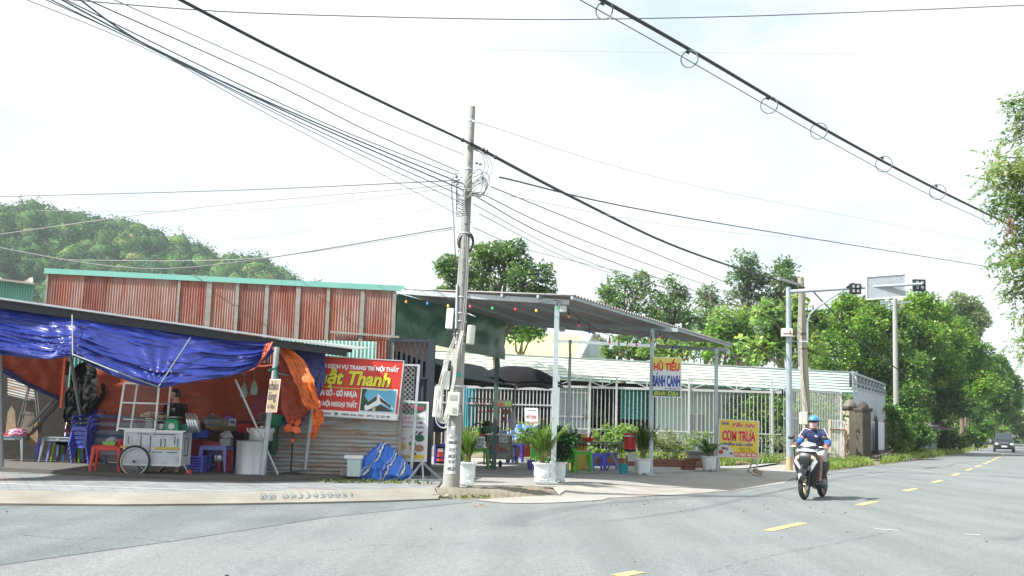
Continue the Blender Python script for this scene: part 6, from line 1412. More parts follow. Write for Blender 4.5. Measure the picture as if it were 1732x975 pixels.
simple('blue_tarp_bundle','blue and white crumpled tarpaulin bundle behind the potted plants','tarpaulin',Vector((at(882,755,36).x,36,.6)),[('cloth',MB().grid(lambda u,v:Vector((math.sin(PI*v)*math.cos(2*PI*u)*.6,math.sin(PI*v)*math.sin(2*PI*u)*.4,.2+.45*math.cos(PI*v)))*(1+.3*noise.noise(Vector((u*7,v*7,2)))),40,24),mat('blue_white_cloth',(.06,.22,.62),.5,var=.5,vs=6,dirt=(.6,.65,.7),dirt_amt=.8,ds=4))])
bn=thing('paper_banner','white banner with red lettering and a blue strip tied to the bar fence','banner',at(899,709,37.8))
b1=Board(at(887,690,37.8),at(910,690.5,37.8),at(888,728,37.8))
q=MB(); b1.panel(q,0,0,1,1,0,.01); q.build('panel',WHT,bn,world=True)
q=MB(); b1.text(q,'CẦN MUA BÁN',.22,.07,.85,.14,bold=.02); q.build('lettering',SBLU,bn,world=True)
q=MB(); b1.text(q,'ĐẤT THÔN',.14,.26,.84,.48,bold=.02); b1.text(q,'CÔNG NGHIỆP',.06,.58,.94,.72,bold=.02); q.build('lettering',mat('letter_red',(.6,.03,.03)),bn,world=True)
q=MB(); b1.panel(q,.03,.82,.97,.96,.004,.003); q.build('blue_strip',SLB,bn,world=True)
q=MB(); b1.text(q,'0909 123 45 67',.1,.85,.8,.93,k=.008,bold=.01); q.build('lettering',mat('letter_red',(.6,.03,.03)),bn,world=True)
g0=gz(802,794,FZ+.003)+Vector((0,.3,0)); make_table('plastic_table','bright green plastic table behind the leftmost planter',GN,.70,.60,.56,g0,R(5))
make_stool('plastic_stool','dark blue stool under the bright green table',(.03,.03,.18),g0+Vector((-.5,.5,0)),.1,.45)
g1=gz(912,796,FZ+.003)+Vector((0,.3,0)); make_chair('plastic_chair','bright green plastic chair with slotted back between the white planters',GN,g1,R(25),None,.82,False)
simple('purple_bin','small violet bin beside the green chair','bin',gz(898,795,FZ+.003),[('bin',MB().lathe([(.085,0),(.115,.26),(.12,.27),(.105,.26),(.08,.02)],n=20),P((.13,.10,.42)))])
g2=gz(985,801,FZ+.003)+Vector((0,.3,0)); make_table('plastic_table','bright green plastic stool-table in front of the folding table',GN,.44,.40,.56,g2,R(8),legw=.06)
g3=gz(966,801,FZ+.003)+Vector((-.02,.45,0)); make_chair('plastic_chair','small green plastic chair facing right beside the green stool-table',GN,g3,R(200),'green chairs by the folding table',.72,False)
make_chair('plastic_chair','lime green plastic chair with rounded back behind the green stool-table',(.22,.50,.06),gz(975,795,FZ+.003)+Vector((0,1.0,0)),R(190),'green chairs by the folding table',.95,False)
BS=(.09,.10,.60)
s0=make_stool('plastic_stool','blue plastic stool left of the folding table leg',BS,gz(1011,797,FZ+.003)+Vector((0,.15,0)),R(10),.48,.30,'blue stools by the folding table')
dup(s0,gz(1035,795,FZ+.003)+Vector((0,.3,0)),R(-8),'blue plastic stool right of the folding table leg','blue stools by the folding table')
dup(s0,gz(950,793,FZ+.003)+Vector((0,1.2,0)),R(20),'blue plastic stool behind the dark leaved potted plant','blue stools by the folding table')
dup(s0,gz(990,790,FZ+.003)+Vector((0,.6,0)),R(5),'blue plastic stool behind the lime green chair','blue stools by the folding table')
s1=make_stool('plastic_stool','dark blue stool beside the drinks cart, the front one',(.04,.05,.34),gz(866,784,FZ+.003),R(10),.58,.28,'dark blue stools by the drinks cart')
dup(s1,gz(871,783,FZ+.003)+Vector((.1,.5,0)),R(-8),'dark blue stool beside the drinks cart, the rear one','dark blue stools by the drinks cart')
make_stool('plastic_stool','dark blue stool seen between the gate post and concrete pole',(.04,.05,.34),gz(744,785,FZ+.003),R(10),.6,.28)
simple('red_planter_tub','red tub with a plant seen left of the concrete pole','plant pot',Vector((at(743,767,33).x+.05,33,at(743,767,33).z-.25)),[('tub',MB().lathe([(.13,0),(.18,.3),(.19,.31)],n=18),P((.55,.05,.03)))])
sh_=thing('back_shelf','dark shelf with a blue box seen left of the concrete pole','shelf',gz(745,790,FZ+.003))
Ysh=28.5
q=MB()
for(a,b_)in(((738,727),(760,727)),((738,757),(760,758)),((759,725),(759,790)),((738,782),(760,784))):q.bar(at(a[0],a[1],Ysh),at(b_[0],b_[1],Ysh),.06)
q.build('frame',BLKM,sh_,world=True)
q=MB(); p=at(743,717,Ysh+.2); q.box((p.x,Ysh+.3,p.z),(.3,.3,.45)); q.build('box',P((.03,.05,.22)),sh_,world=True)
q=MB(); p=at(740,742,Ysh+.2); q.box((p.x,Ysh+.3,p.z),(.16,.2,.35)); q.build('drawer',P((.25,.18,.05)),sh_,world=True)
fY=gz(1030,797,FZ).y+.2
ft=thing('folding_table','long folding table with a thin dark top and steel X legs','table',Vector((at(1000,780,fY).x,fY,FZ)))
a,c=at(940,744.5,fY),at(1062,750,fY-.3)
h_=.80
q=MB(); A_,C_=Vector((a.x,fY,FZ+h_)),Vector((c.x,fY-.3,FZ+h_)); d=(C_-A_); n_=Vector((-d.y,d.x,0)).normalized()*.6
q.prism([A_,C_,C_+n_,A_+n_],(0,0,-.035)); q.build('top',mat('table_dark_top',(.10,.10,.11),.35,var=.2),ft,world=True)
def xleg(k,nm='leg'):
 b0=A_+d*k; q=MB(); nn=n_
 for s_ in(0,.9):
  o_=nn*s_
  q.tube([b0+o_+Vector((-.22,0,-.05)),b0+o_+Vector((.18,0,-h_+.02))],.016,6); q.tube([b0+o_+Vector((.22,0,-.05)),b0+o_+Vector((-.18,0,-h_+.02))],.016,6)
 q.tube([b0+Vector((-.2,0,-h_+.03)),b0+nn*.9+Vector((-.2,0,-h_+.03))],.014,6); q.tube([b0+Vector((.2,0,-h_+.03)),b0+nn*.9+Vector((.2,0,-h_+.03))],.014,6)
 q.build(nm,mat('leg_steel',(.22,.23,.24),.35,.6),ft,world=True)
xleg(.2); xleg(.80)
q=MB(); q.bar(A_+d*.1+Vector((0,.05,-.10)),A_+d*.92+Vector((0,.05,-.10)),.02,.03); q.build('rail',BLKM,ft,world=True)
FT=lambda px,off=.2:Vector((at(px,745,fY).x,fY-.05+off,FZ+h_))
simple('red_basin','shallow red basin on the folding table','basin',FT(996),[('basin',MB().lathe([(.12,0),(.18,.10),(.185,.11),(.17,.1),(.1,.01)],n=24),P((.66,.04,.03)))])
simple('chopstick_box','small wooden cutlery box left of the red basin','box',FT(982),[('box',MB().box((0,0,.05),(.16,.12,.10)),mat('ochre_wood',(.42,.25,.06),.6))])
simple('tissue_box','white and pink tissue box behind the red basin','box',FT(987,.35),[('box',MB().box((0,0,.14),(.16,.14,.28)),mat('tissue_white',(.66,.60,.62),.6,var=.2,vs=12)),('sleeve',MB().box((0,-.072,.10),(.13,.006,.07)),mat('tissue_gray',(.25,.25,.32)))])
simple('sauce_bottle','small black sauce bottle right of the red basin','bottle',FT(999,.3),[('body',MB().lathe([(.035,0),(.037,.12),(.018,.17),(.018,.2)],n=12),P((.02,.02,.02))),('cap',MB().lathe([(.02,.2),(.02,.23)],n=12),P((.5,.05,.03)))])
yc=thing('yellow_cabinet','yellow and red striped cabinet behind the folding table','cabinet',Vector((at(978,770,30).x,30,FZ)))
a,c=at(958,735,30),at(993,768,30); q=MB(); q.box(((a.x+c.x)/2,30.2,(a.z+FZ)/2),(c.x-a.x,.4,a.z-FZ)); q.build('body',mat('cab_yellow',(.55,.42,.03),.5),yc,world=True)
q=MB()
for k in range(5):q.box((a.x+.12+k*.09,29.98,(at(975,752,30).z)),(.035,.02,.28))
q.build('red_stripe',P((.4,.02,.03)),yc,world=True)
ck=gz(1067,802,FZ+.003)+Vector((0,.25,0)); ckh=at(1067,765,ck.y).z-FZ
cs=thing('wire_stand','thin wire stand holding the red water cooler','stand',ck)
q=MB()
for sx in(-1,1):
 for sy in(-1,1):q.tube([(sx*.15,sy*.13,0),(sx*.13,sy*.11,ckh)],.009,6)
q.ring((0,0,ckh),.15,.008,(0,0,1),20,5); q.ring((0,0,.05),.17,.008,(0,0,1),20,5); q.tube([(-.15,-.13,.0),(-.2,-.16,-.0),(-.21,-.16,.05),(-.17,-.13,.06)],.009,6); q.build('wire_frame',mat('chrome_wire',(.5,.48,.45),.3,.7),cs)
ckt=thing('water_cooler','round red insulated water cooler with white band and black base','cooler',ck+Vector((0,0,ckh)))
q=MB(); q.lathe([(.155,.06),(.165,.10),(.172,.40)],n=30,cap=False); q.build('body',P((.62,.025,.02)),ckt,smooth=True)
q=MB(); q.lathe([(.14,0),(.15,.005),(.16,.07)],n=30); q.build('base',BLK,ckt,smooth=True)
q=MB(); q.lathe([(.174,.40),(.178,.405),(.178,.44),(.174,.445)],n=30,cap=False); q.build('band',P((.7,.72,.72)),ckt,smooth=True)
q=MB(); q.lathe([(.178,.445),(.180,.47),(.165,.50),(.02,.505)],n=30); q.build('lid',P((.62,.025,.02)),ckt,smooth=True)
q=MB(); q.tube([(-.17,-.02,.42),(-.21,-.1,.34),(-.19,-.15,.33),(-.10,-.18,.38)],.010,6); q.build('handle',BLK,ckt,smooth=True)
q=MB(); q.tube([(0,-.16,.09),(0,-.2,.09)],.014,8); q.build('tap',P((.6,.6,.6)),ckt)
simple('turquoise_bucket','small turquoise bucket on the floor under the red cooler','bucket',gz(1055,802,FZ+.003)+Vector((0,.1,0)),[('bucket',MB().lathe([(.10,0),(.135,.25),(.142,.26),(.125,.25),(.09,.02)],n=22),P((.03,.38,.40)))])
nt_=thing('paper_notice','white paper notice behind the red cooler stand','notice',at(1070,775,28.2)); b1=board_at(1062,766,1078,781,28.2); q=MB(); b1.panel(q); q.build('sheet',mat('paper',(.6,.62,.62),.7),nt_,world=True)
POTW=mat('pot_white',(.70,.75,.76),.45,var=.05,vs=4,dirt=(.5,.5,.45),dirt_amt=.3,ds=5)
def planter(label,px,py,wpx,hpx,kind,fol_label=None,square=False,rz=0.0):
 p=gz(px,py,FZ+.003); s_=pxm(p.y); w_,h_=wpx*s_/2,hpx*s_; p=p+Vector((0,w_,0))
 t_=thing('potted_plant',label,'potted plant',p,rz,'white planters along the forecourt edge'); pw_=5.0 if square else 2.2
 q=MB(); q.lathe([(w_*.70,h_*.10),(w_*.74,h_*.16),(w_*.80,h_*.22),(w_*.76,h_*.24),(w_*.90,h_*.90),(w_*.96,h_*.92)],n=48,p=pw_,cap=False)
 q.lathe([(w_*.96,h_*.92),(w_*1.0,h_*.93),(w_*1.0,h_*.985),(w_*.90,h_),(w_*.86,h_*.93),(w_*.02,h_*.90)],n=48,p=pw_,cap=False); pot=q.build('pot',POTW,t_,smooth=True)
 q=MB()
 for k in range(4):
  a=PI/4+k*PI/2+(.0 if square else .3); c_=Vector((math.cos(a)*w_*.66,math.sin(a)*w_*.66,0))
  q.loft([[c_+Vector((x*sc2,y*sc2,z))for x,y in((-.06,-.06),(.06,-.06),(.06,.06),(-.06,.06))]for sc2,z in((.5,0),(.8,h_*.06),(1.1,h_*.13))])
 q.build('feet',POTW,pot)
 q=MB()
 for k in range(24):
  a=2*PI*k/24; ca,sa=math.cos(a),math.sin(a); g_=(abs(ca)**pw_+abs(sa)**pw_)**(-1/pw_); q.ell((ca*g_*w_*.98,sa*g_*w_*.98,h_*.985),(.022,.022,.014),6,4)
 for s2 in range(4):
  a0=-PI/2+s2*PI/2
  for k in range(-3,4):
   for ss in(0,):
    a1=a0+k*.20; L_=h_*.26*(1-abs(k)*.1); ca,sa=math.cos(a1),math.sin(a1); g_=(abs(ca)**pw_+abs(sa)**pw_)**(-1/pw_); c0,s0_=math.cos(a0),math.sin(a0); g0_=(abs(c0)**pw_+abs(s0_)**pw_)**(-1/pw_)
    q.bar((c0*g0_*w_*.835,s0_*g0_*w_*.835,h_*.38),(ca*g_*w_*.865,sa*g_*w_*.865,h_*.42+L_),.02,.02,a2=.008,b2=.008)
 q.build('relief',POTW,pot,smooth=True)
 q=MB(); q.lathe([(w_*.86,h_*.93),(.01,h_*.95)],n=24,p=pw_); q.build('soil',SOIL,pot)
 kind(t_,h_*.92,w_); return t_
def frond(mbv,mbq,base,az,length,rise,arch,ll,n=52,lw=.014,two=True):
 lw*=.42
 """adds leaflets of an arching frond; returns rachis pts"""
 d=Vector((math.cos(az),math.sin(az),0)); pts=[]
 for i in range(n+1):
  t_=i/n; r_=length*(t_*math.cos(rise)+arch*t_**2.2*.35); z=length*(math.sin(rise)*t_-arch*t_**2.6*.55)
  pts.append(Vector(base)+d*r_+Vector((0,0,z)))
 side=Vector((-d.y,d.x,0))
 for i in range(int(n*.25),n+1):
  tt=i/n; tang=(pts[min(n,i+1)]-pts[i-1]).normalized(); l_=ll*math.sin(PI*min(1,.22+tt*.72))**.7
  for s_ in(-1,1):
   dr=(tang*.75+side*s_*.75+Vector((0,0,.18-.5*tt))+Vector((random.uniform(-.1,.1),)*3)).normalized()
   a=pts[i]; m_=a+dr*l_*.5+Vector((0,0,.01)); e_=a+dr*l_+Vector((0,0,-l_*.22)); wv_=dr.cross(Vector((0,0,1))).normalized()*lw
   b_=len(mbv); mbv+=[a,m_+wv_,e_,m_-wv_]; mbq.append((b_,b_+1,b_+2,b_+3))
 return pts
PALM=leafmat('palm_leaf',(.04,.13,.015),(.17,.32,.04),(.36,.38,.07),.35)
PALMD=leafmat('dark_pot_leaf',(.012,.05,.012),(.04,.12,.03),None,.2)
STEM=mat('palm_stem',(.20,.24,.06),.6,var=.3,vs=8)
def palm(nf,H,spread,rise0,rise1,ll,m_=PALM,lw=.014,seed=1,lean=0.0):
 def k(t_,z0,w_):
  random.seed(seed); mv,mq=[],[]; q=MB()
  for i in range(nf):
   az=2*PI*i/nf*1.9+random.uniform(-.3,.3); L_=H*random.uniform(.65,1.05)
   b_=Vector((random.uniform(-.5,.5)*w_*.5,random.uniform(-.5,.5)*w_*.5,z0))
   pts=frond(mv,mq,b_,az,L_,R(random.uniform(rise0,rise1)),spread*random.uniform(.6,1.3),ll,lw=lw)
   q.tube(pts[::3],[.008]*len(pts[::3]),4)
  q.build('stems',STEM,t_); mesh_np('foliage',[tuple(v)for v in mv],mq,m_,t_)
 return k
def bush(blobs,size,per,m_,asp=.5,sub=14,sr=.1):
 def k(t_,z0,w_):
  P_,D_=clump_points([(x,y,z0+z,rx,ry,rz)for(x,y,z,rx,ry,rz)in blobs],per,sub,sr,.3); v_,q_=leaves(P_,size,asp=asp,outd=D_); mesh_np('foliage',v_,q_,m_,t_)
  q=MB()
  for b_ in blobs:q.tube([(0,0,z0-.05),(b_[0],b_[1],z0+b_[2])],[.012,.006],5)
  q.build('stems',mat('bark_brown',(.12,.09,.05),.9),t_)
 return k
planter('white planter with an upright clump of palm leaves beside the concrete pole',789,823,30,39,palm(26,.82,.16,66,86,.27,seed=4,lw=.011),square=True,rz=.1)
planter('white planter with a tall yellow-stemmed arching palm at the near canopy post',917,820,31,35,palm(24,1.15,.38,64,88,.30,seed=8,lw=.014),square=True)
planter('white planter with a dark green glossy bush right of the near canopy post',945,817,27,34,bush([(0,0,.18,.2,.2,.16),(.12,0,.40,.22,.2,.2),(-.1,.05,.42,.2,.2,.2),(.28,-.05,.55,.2,.16,.16),(.02,0,.62,.16,.16,.14)],.12,26,PALMD,asp=.42,sub=16,sr=.12),square=True)
planter('square white planter with a dark feathery palm at the middle canopy post',1089,804,27,27,palm(24,1.15,.22,72,89,.26,seed=12,lw=.016,m_=leafmat('mid_palm',(.02,.09,.015),(.08,.20,.03),(.20,.26,.05),.25)),square=True,rz=.05)
planter('small white planter with a low palm at the far canopy post',1202,797,25,24,palm(18,.70,.45,50,85,.27,seed=15,lw=.018),square=True)
def red_pot(px,py,Y,r_,label,leaf,h=.35,fol=.4,seed=0):
 p=at(px,py,Y); t_=thing('potted_plant',label,'potted plant',(p.x,Y,max(FZ,p.z)),0,'terracotta red pots along the garden')
 q=MB(); q.lathe([(r_*.7,0),(r_*.95,h*.85),(r_*1.05,h*.86),(r_*1.05,h),(r_*.9,h),(.02,h*.92)],n=22); q.build('pot',P((.55,.09,.05)),t_,smooth=True)
 random.seed(seed); P_,D_=clump_points([(random.uniform(-.1,.1),0,h+fol*.6,fol*.8,fol*.6,fol*.6)],14,22,.14,.3); v_,q_=leaves(P_,.11,asp=.6,outd=D_); mesh_np('foliage',v_,q_,leaf,t_)
LGR=leafmat('garden_leaf',(.06,.15,.02),(.22,.34,.07),(.38,.42,.12),.35)
DGR=leafmat('shrub_leaf',(.03,.09,.015),(.12,.22,.04),(.3,.3,.06),.3)
for i,(px,w_)in enumerate(((884,.26),(897,.24),(906,.22),(935,.24))):
 red_pot(px,773,34.5,w_,['red pot with leafy plant nearest to the drinks cart','second red pot with leafy plant from the drinks cart','third red pot from the drinks cart, beside the green chair','red pot half hidden by the yellow-stemmed palm'][i],LGR,.38,.5,i)
def shrub(label,px,py,Y,blobs,leaf,size=.12,per=26,sub=18,sr=.18,cat='shrub',name='shrub',asp=.55,group=None):
 p=at(px,py,Y); base=Vector((p.x,Y,.1)); t_=thing(name,label,cat,base,0,group)
 P_,D_=clump_points([(x,y,z,rx,ry,rz)for(x,y,z,rx,ry,rz)in blobs],per,sub,sr,.25); v_,q_=leaves(P_,size,asp=asp,outd=D_); mesh_np('foliage',v_,q_,leaf,t_)
 q=MB()
 for b_ in blobs:q.tube([(b_[0]*.3,b_[1]*.3,-.05),(b_[0],b_[1],b_[2])],[.02,.008],5)
 q.build('stems',mat('bark_brown',(.12,.09,.05),.9),t_); return t_
shrub('leafy shrub behind the drinks cart and the bundle',862,760,37,[(-.8,0,.6,.7,.4,.6),(.4,0,.7,.7,.4,.6)],LGR,.13)
shrub('bright leafy bushes behind the red pots',915,755,36,[(-.5,0,.8,.6,.4,.7),(.4,0,.7,.6,.4,.6)],LGR,.13)
shrub('broad leafy bush right of the yellow cabinet',1010,770,36.5,[(0,0,.5,.7,.4,.5),(.7,0,.75,.5,.4,.5)],LGR,.15)
shrub('pale green leafy bush behind the folding table',1040,770,36.8,[(-.4,0,.6,.6,.4,.6),(.4,0,.9,.6,.4,.5)],LGR,.15)
shrub('leafy bush behind the red cooler',1075,770,37,[(0,0,.6,.7,.4,.6)],DGR,.14)
PINKL=leafmat('pink_shrub',(.10,.13,.04),(.26,.30,.12),(.55,.10,.18),.3)
shrub('shrub with pink flowers right of the middle canopy post',1128,778,37.6,[(-.4,0,.5,.6,.5,.5),(.5,0,.5,.8,.5,.5),(0,0,.8,.5,.4,.4)],PINKL,.11,30)
shrub('low green bush in the shallow pot on the lawn',1150,768,40,[(0,0,.42,.75,.4,.28)],LGR,.07,60,20,.12)
shrub('rounded light green bush left of the low palm planter',1182,768,39,[(0,0,.6,.65,.5,.5)],LGR,.08,60,24,.16)
shrub('weedy shrub against the bars near the steel pole',1298,770,43,[(0,0,.5,.6,.4,.5),(.6,0,.9,.5,.4,.5)],leafmat('pale_shrub',(.10,.16,.07),(.24,.32,.16),None,.3),.10,24)
for i,(px,s_)in enumerate(((1225,.16),(1238,.14),(1252,.15))):red_pot(px,774,41,s_,['leftmost of the three small red pots behind the lunch sign','middle of the three small red pots behind the lunch sign','rightmost of the three small red pots behind the lunch sign'][i],DGR,.3,.25,i+20)
simple('shallow_pot','shallow brown bonsai pot under the low green bush','plant pot',Vector((at(1150,775,39.6).x,39.6,.1)),[('pot',MB().lathe([(.5,0),(.62,.22),(.66,.23),(.6,.2),(.05,.18)],n=28),P((.20,.06,.045)))])
bx=thing('black_trough','dark grey plastic trough on the brick edging beside the low palm','plant pot',Vector((at(1187,775,36.2).x,36.2,FZ)))
q=MB(); q.loft([[Vector((x*s_,y*s_,z))for x,y in((-.5,-.25),(.5,-.25),(.5,.25),(-.5,.25))]for s_,z in((.8,0),(.98,.42),(1.06,.43),(1.06,.48))]); q.build('tub',P((.045,.055,.06)),bx)
BRK=mat('brick_red',(.26,.085,.05),.9,var=.35,vs=5,dirt=(.12,.10,.08),dirt_amt=.6,ds=5)
m,t,b,N,L=nodes('brick_courses'); br=N('ShaderNodeTexBrick'); tcn=N('ShaderNodeTexCoord'); mp=N('ShaderNodeMapping'); mp.inputs['Rotation'].default_value=(R(90),0,0)
br.inputs['Scale'].default_value=1; br.inputs['Brick Width'].default_value=.22; br.inputs['Row Height'].default_value=.085; br.inputs['Mortar Size'].default_value=.008
br.inputs['Color1'].default_value=(.30,.10,.06,1); br.inputs['Color2'].default_value=(.20,.065,.045,1); br.inputs['Mortar'].default_value=(.22,.20,.17,1)
L(tcn.outputs['Object'],mp.inputs[0]); L(mp.outputs[0],br.inputs[0]); L(br.outputs[0],b.inputs['Base Color']); b.inputs['Roughness'].default_value=.9; BC_=m
be=thing('brick_edging','low red brick edging along the garden behind the forecourt','garden edging',gz(1100,789,FZ))
q=MB(); a,c=gz(1000,787,FZ),gz(1192,792,FZ); d=c-a; n_=Vector((-d.y,d.x,0)).normalized()*.2; q.prism([a,c,c+n_,a+n_],(0,0,.24)); q.build('bricks',BC_,be,world=True)
for i in range(4):
 p=gz(1167,795,FZ)+Vector((random.uniform(-.08,.08),0,.045+.088*i)); o=MB().box((0,0,0),(.42,.2,.085)).build('loose_brick',BRK,bevel=.008); o.location=p; o.rotation_euler=(0,R(random.uniform(-3,3)),random.uniform(-.5,.5)); tag(o,['bottom brick of the small pile by the brick edging','second brick up in the small pile by the edging','third brick up in the small pile by the edging','top brick of the small pile by the brick edging'][i],'brick','loose bricks by the edging')
hs=thing('noodle_sign','tall noodle soup sign with red, blue and yellow lettering fixed to the middle canopy post','sign',at(1129,637,P2.y-.1))
Yh=P2.y-.12; b1=Board(at(1104.5,604,Yh),at(1153,605,Yh),at(1104,672,Yh))
q=MB(); b1.panel(q,0,0,1,1,-.004,.03); q.build('frame',WHITEM,hs,world=True)
q=MB(); b1.panel(q,.0,.02,.97,.80,0,.003); q.build('panel',mat('pale_blue_white',(.62,.68,.72),.45,var=.04),hs,world=True)
q=MB(); b1.panel(q,.0,.02,.97,.30,.002,.002); q.build('yellow_band',mat('sign_pale_yellow',(.68,.62,.12),.45,var=.25,vs=5),hs,world=True)
q=MB(); b1.panel(q,.0,.825,.96,.975,.002,.002); q.build('green_band',SGRN,hs,world=True)
q=MB(); b1.text(q,'HỦ TIẾU',.03,.04,.93,.345,bold=.05); q.build('lettering',mat('noodle_red',(.60,.02,.02),.5),hs,world=True)
q=MB(); b1.text(q,'BÁNH CANH',.0,.385,.95,.74,bold=.05); q.build('lettering',SBLU,hs,world=True)
q=MB(); b1.text(q,'ĐT: 0336 369 539',.42,.765,.94,.805,bold=.015); q.build('lettering',SBLK,hs,world=True)
q=MB(); b1.text(q,'Bình Dân',.04,.85,.88,.955,k=.01,bold=.005,shear=.3); q.build('lettering',SYEL,hs,world=True)
YCS=gz(1250,799,.08).y
cs_=thing('lunch_sign','yellow lunch sign with big red lettering on a low metal stand','sign',gz(1250,799,.08))
b1=Board(at(1217,709.5,YCS),at(1284,713,YCS),at(1215,772,YCS))
q=MB(); b1.panel(q,-.01,-.01,1.01,1.01,-.004,.03); q.build('frame',WHITEM,cs_,world=True)
q=MB(); b1.panel(q,.01,.01,.985,.985,0,.003); q.build('panel',mat('lunch_yellow',(.74,.56,.04),.45,var=.12,vs=3),cs_,world=True)
q=MB(); b1.sheet(q,[(.01,.985),(.01,.66)]+[(.01+.38*math.sin(a),.985-.36*math.cos(a))for a in[i*PI/16 for i in range(1,9)]],.004); q.build('tablecloth_picture',mat('pic_pale',(.55,.60,.68),.5),cs_,world=True)
q=MB(); b1.panel(q,.37,.865,.985,.985,.003,.002); q.build('orange_strip',mat('strip_orange',(.68,.13,.03),.5),cs_,world=True)
def dish2(cx,cy,rx,ry,c,k):q=MB(); b1.sheet(q,[(cx+rx*math.cos(a*PI/9),cy+ry*math.sin(a*PI/9))for a in range(18)],k); q.build('dish_picture',mat('cdish_%d'%int(c[0]*1000+c[1]*100),c,.5,var=.4,vs=25),cs_,world=True)
dish2(.19,.80,.08,.065,(.66,.68,.68),.007); dish2(.20,.79,.05,.045,(.2,.28,.18),.009); dish2(.06,.88,.08,.07,(.6,.6,.6),.007); dish2(.06,.88,.06,.055,(.5,.05,.02),.009); dish2(.11,.77,.05,.04,(.45,.16,.06),.007); dish2(.31,.91,.06,.05,(.68,.68,.66),.007); dish2(.32,.905,.035,.03,(.12,.05,.03),.009)
q=MB(); b1.text(q,'Yến Nhi',.32,.035,.92,.20,k=.005,bold=.06,shear=.3); b1.text(q,'CƠM TRƯA',.065,.235,.935,.58,k=.004,bold=.075); b1.text(q,'ĐT: 0967 182 106',.40,.885,.95,.965,k=.008,bold=.03); q.build('lettering_outline',WHT,cs_,world=True)
q=MB(); b1.text(q,'Quán',.05,.05,.25,.15,k=.008,bold=.03,shear=.3); b1.text(q,'PHẦN DĨA HỘP',.125,.59,.86,.71,k=.008,bold=.045); q.build('lettering',SBLU,cs_,world=True)
q=MB(); b1.text(q,'Bình Dân',.52,.73,.83,.79,k=.008,bold=.0,shear=.2); b1.text(q,'Kính Mời',.56,.80,.90,.855,k=.008,bold=.0,shear=.2); q.build('lettering',mat('sign_brown',(.18,.09,.03),.5),cs_,world=True)
q=MB(); b1.text(q,'Yến Nhi',.325,.04,.915,.19,k=.010,bold=.03,shear=.3); b1.text(q,'CƠM TRƯA',.075,.24,.925,.57,k=.010,bold=.05); q.build('lettering',mat('lunch_red',(.62,.015,.015),.5),cs_,world=True)
q=MB(); z=.08
pl,pr=at(1216,772,YCS),at(1281,776,YCS)
q.bar(Vector((pl.x-.02,YCS,z)),pl,.05,up=(0,1,0)); q.bar(Vector((pr.x,YCS+.03,z)),pr+Vector((0,.03,0)),.04,up=(0,1,0)); q.bar(Vector((pr.x-.15,YCS+.6,z)),pr+Vector((-.1,.05,0)),.035,up=(0,1,0)); q.bar(Vector((pl.x+.12,YCS+.5,z)),pl,.035,up=(0,1,0)); q.bar(Vector((pl.x-.05,YCS-.02,z+.02)),Vector((pl.x+.16,YCS+.5,z+.02)),.04); q.build('stand',GALV,cs_,world=True)
o=MB().box((0,0,0),(.26,.16,.12)).build('stone_block',mat('block_tan',(.30,.23,.15),.9,var=.3),bevel=.015); o.location=gz(1281,801,.11)+Vector((0,-.05,.05)); o.rotation_euler=(R(5),R(18),.3); tag(o,'tan stone block weighing down the foot of the lunch sign','stone')
o=MB().box((0,0,0),(.5,.25,.12)).build('stone_block',mat('block_tan',(.30,.23,.15)),bevel=.02); o.location=gz(1268,788,.12)+Vector((0,1,.03)); o.rotation_euler=(0,R(5),.3); tag(o,'flat broken stone on the grass behind the lunch sign','stone')
# ============================================================= MAIN POLE
PC=mat('pole_concrete',(.30,.30,.285),.85,var=.22,vs=3,dirt=(.22,.20,.16),dirt_amt=.6,ds=3,bump=.35,bs=25,stretch=(1,1,.5))
pb=gz(762,826,.13); PY=pb.y+.12
ptop=at(799,181,PY)
up_=thing('utility_pole','leaning concrete utility pole plastered with posters, boxes and cables, on the corner','utility pole',Vector((pb.x,PY,.05)))
pbase=Vector((pb.x,PY,.05));
def pol(t_):return pbase.lerp(ptop,t_)
RB,RT=.168,.062
def pr_(t_):return RB+(RT-RB)*(t_**.85)
q=MB(); q.tube([pol(i/14)for i in range(15)],[pr_(i/14)for i in range(15)],20); q.build('shaft',PC,up_,world=True,smooth=True)
q=MB()
for i in range(22):
 t_=.30+i*.032; c_=pol(t_)+Vector((.0+random.uniform(-.01,.01),-pr_(t_)+.008,0)); q.tube([c_+Vector((0,-.012,0)),c_],.011,8)
q.build('bolt_hole',BLK,up_,world=True)
def tpix(py):return(py-826)/(181-826)
BOXM=mat('box_plastic',(.60,.62,.56),.45,var=.05,vs=4,dirt=(.4,.38,.3),dirt_amt=.4,ds=5)
def pbox(px0,py0,px1,py1,dpt,name,m_=None,dy=-.08,tilt=0):
 c_=at((px0+px1)/2,(py0+py1)/2,PY+dy); s_=pxm(PY); q=MB(); q.box((0,0,0),((px1-px0)*s_,dpt,(py1-py0)*s_));
 M_=Matrix.Rotation(R(3+tilt),3,'Y'); q.v=[M_@v+c_ for v in q.v]; return q.build(name,m_ or BOXM,up_,world=True,bevel=.012),c_
b_,c_=pbox(755,522,767,557,.16,'junction_box',WHITEM,-.02)
b_,c_=pbox(790,551,803,583,.2,'junction_box',BOXM,0.0)
b_,c_=pbox(747,628,761,659,.16,'junction_box',WHITEM,-.10); b_,c_=pbox(734,655,748,706,.2,'junction_box',WHITEM,.05)
b_,c_=pbox(757,664,777,703,.18,'meter_box',BOXM,-.20)
q=MB(); q.v=[]; q.box(c_+Vector((.0,-.092,.12)),(.13,.01,.09)); q.box(c_+Vector((.02,-.092,-.12)),(.07,.012,.10)); q.build('meter_window',mat('meter_glass',(.35,.38,.33),.2),up_,world=True)
b_,c_=pbox(750,610,758,628,.08,'junction_box',WHITEM,-.1)
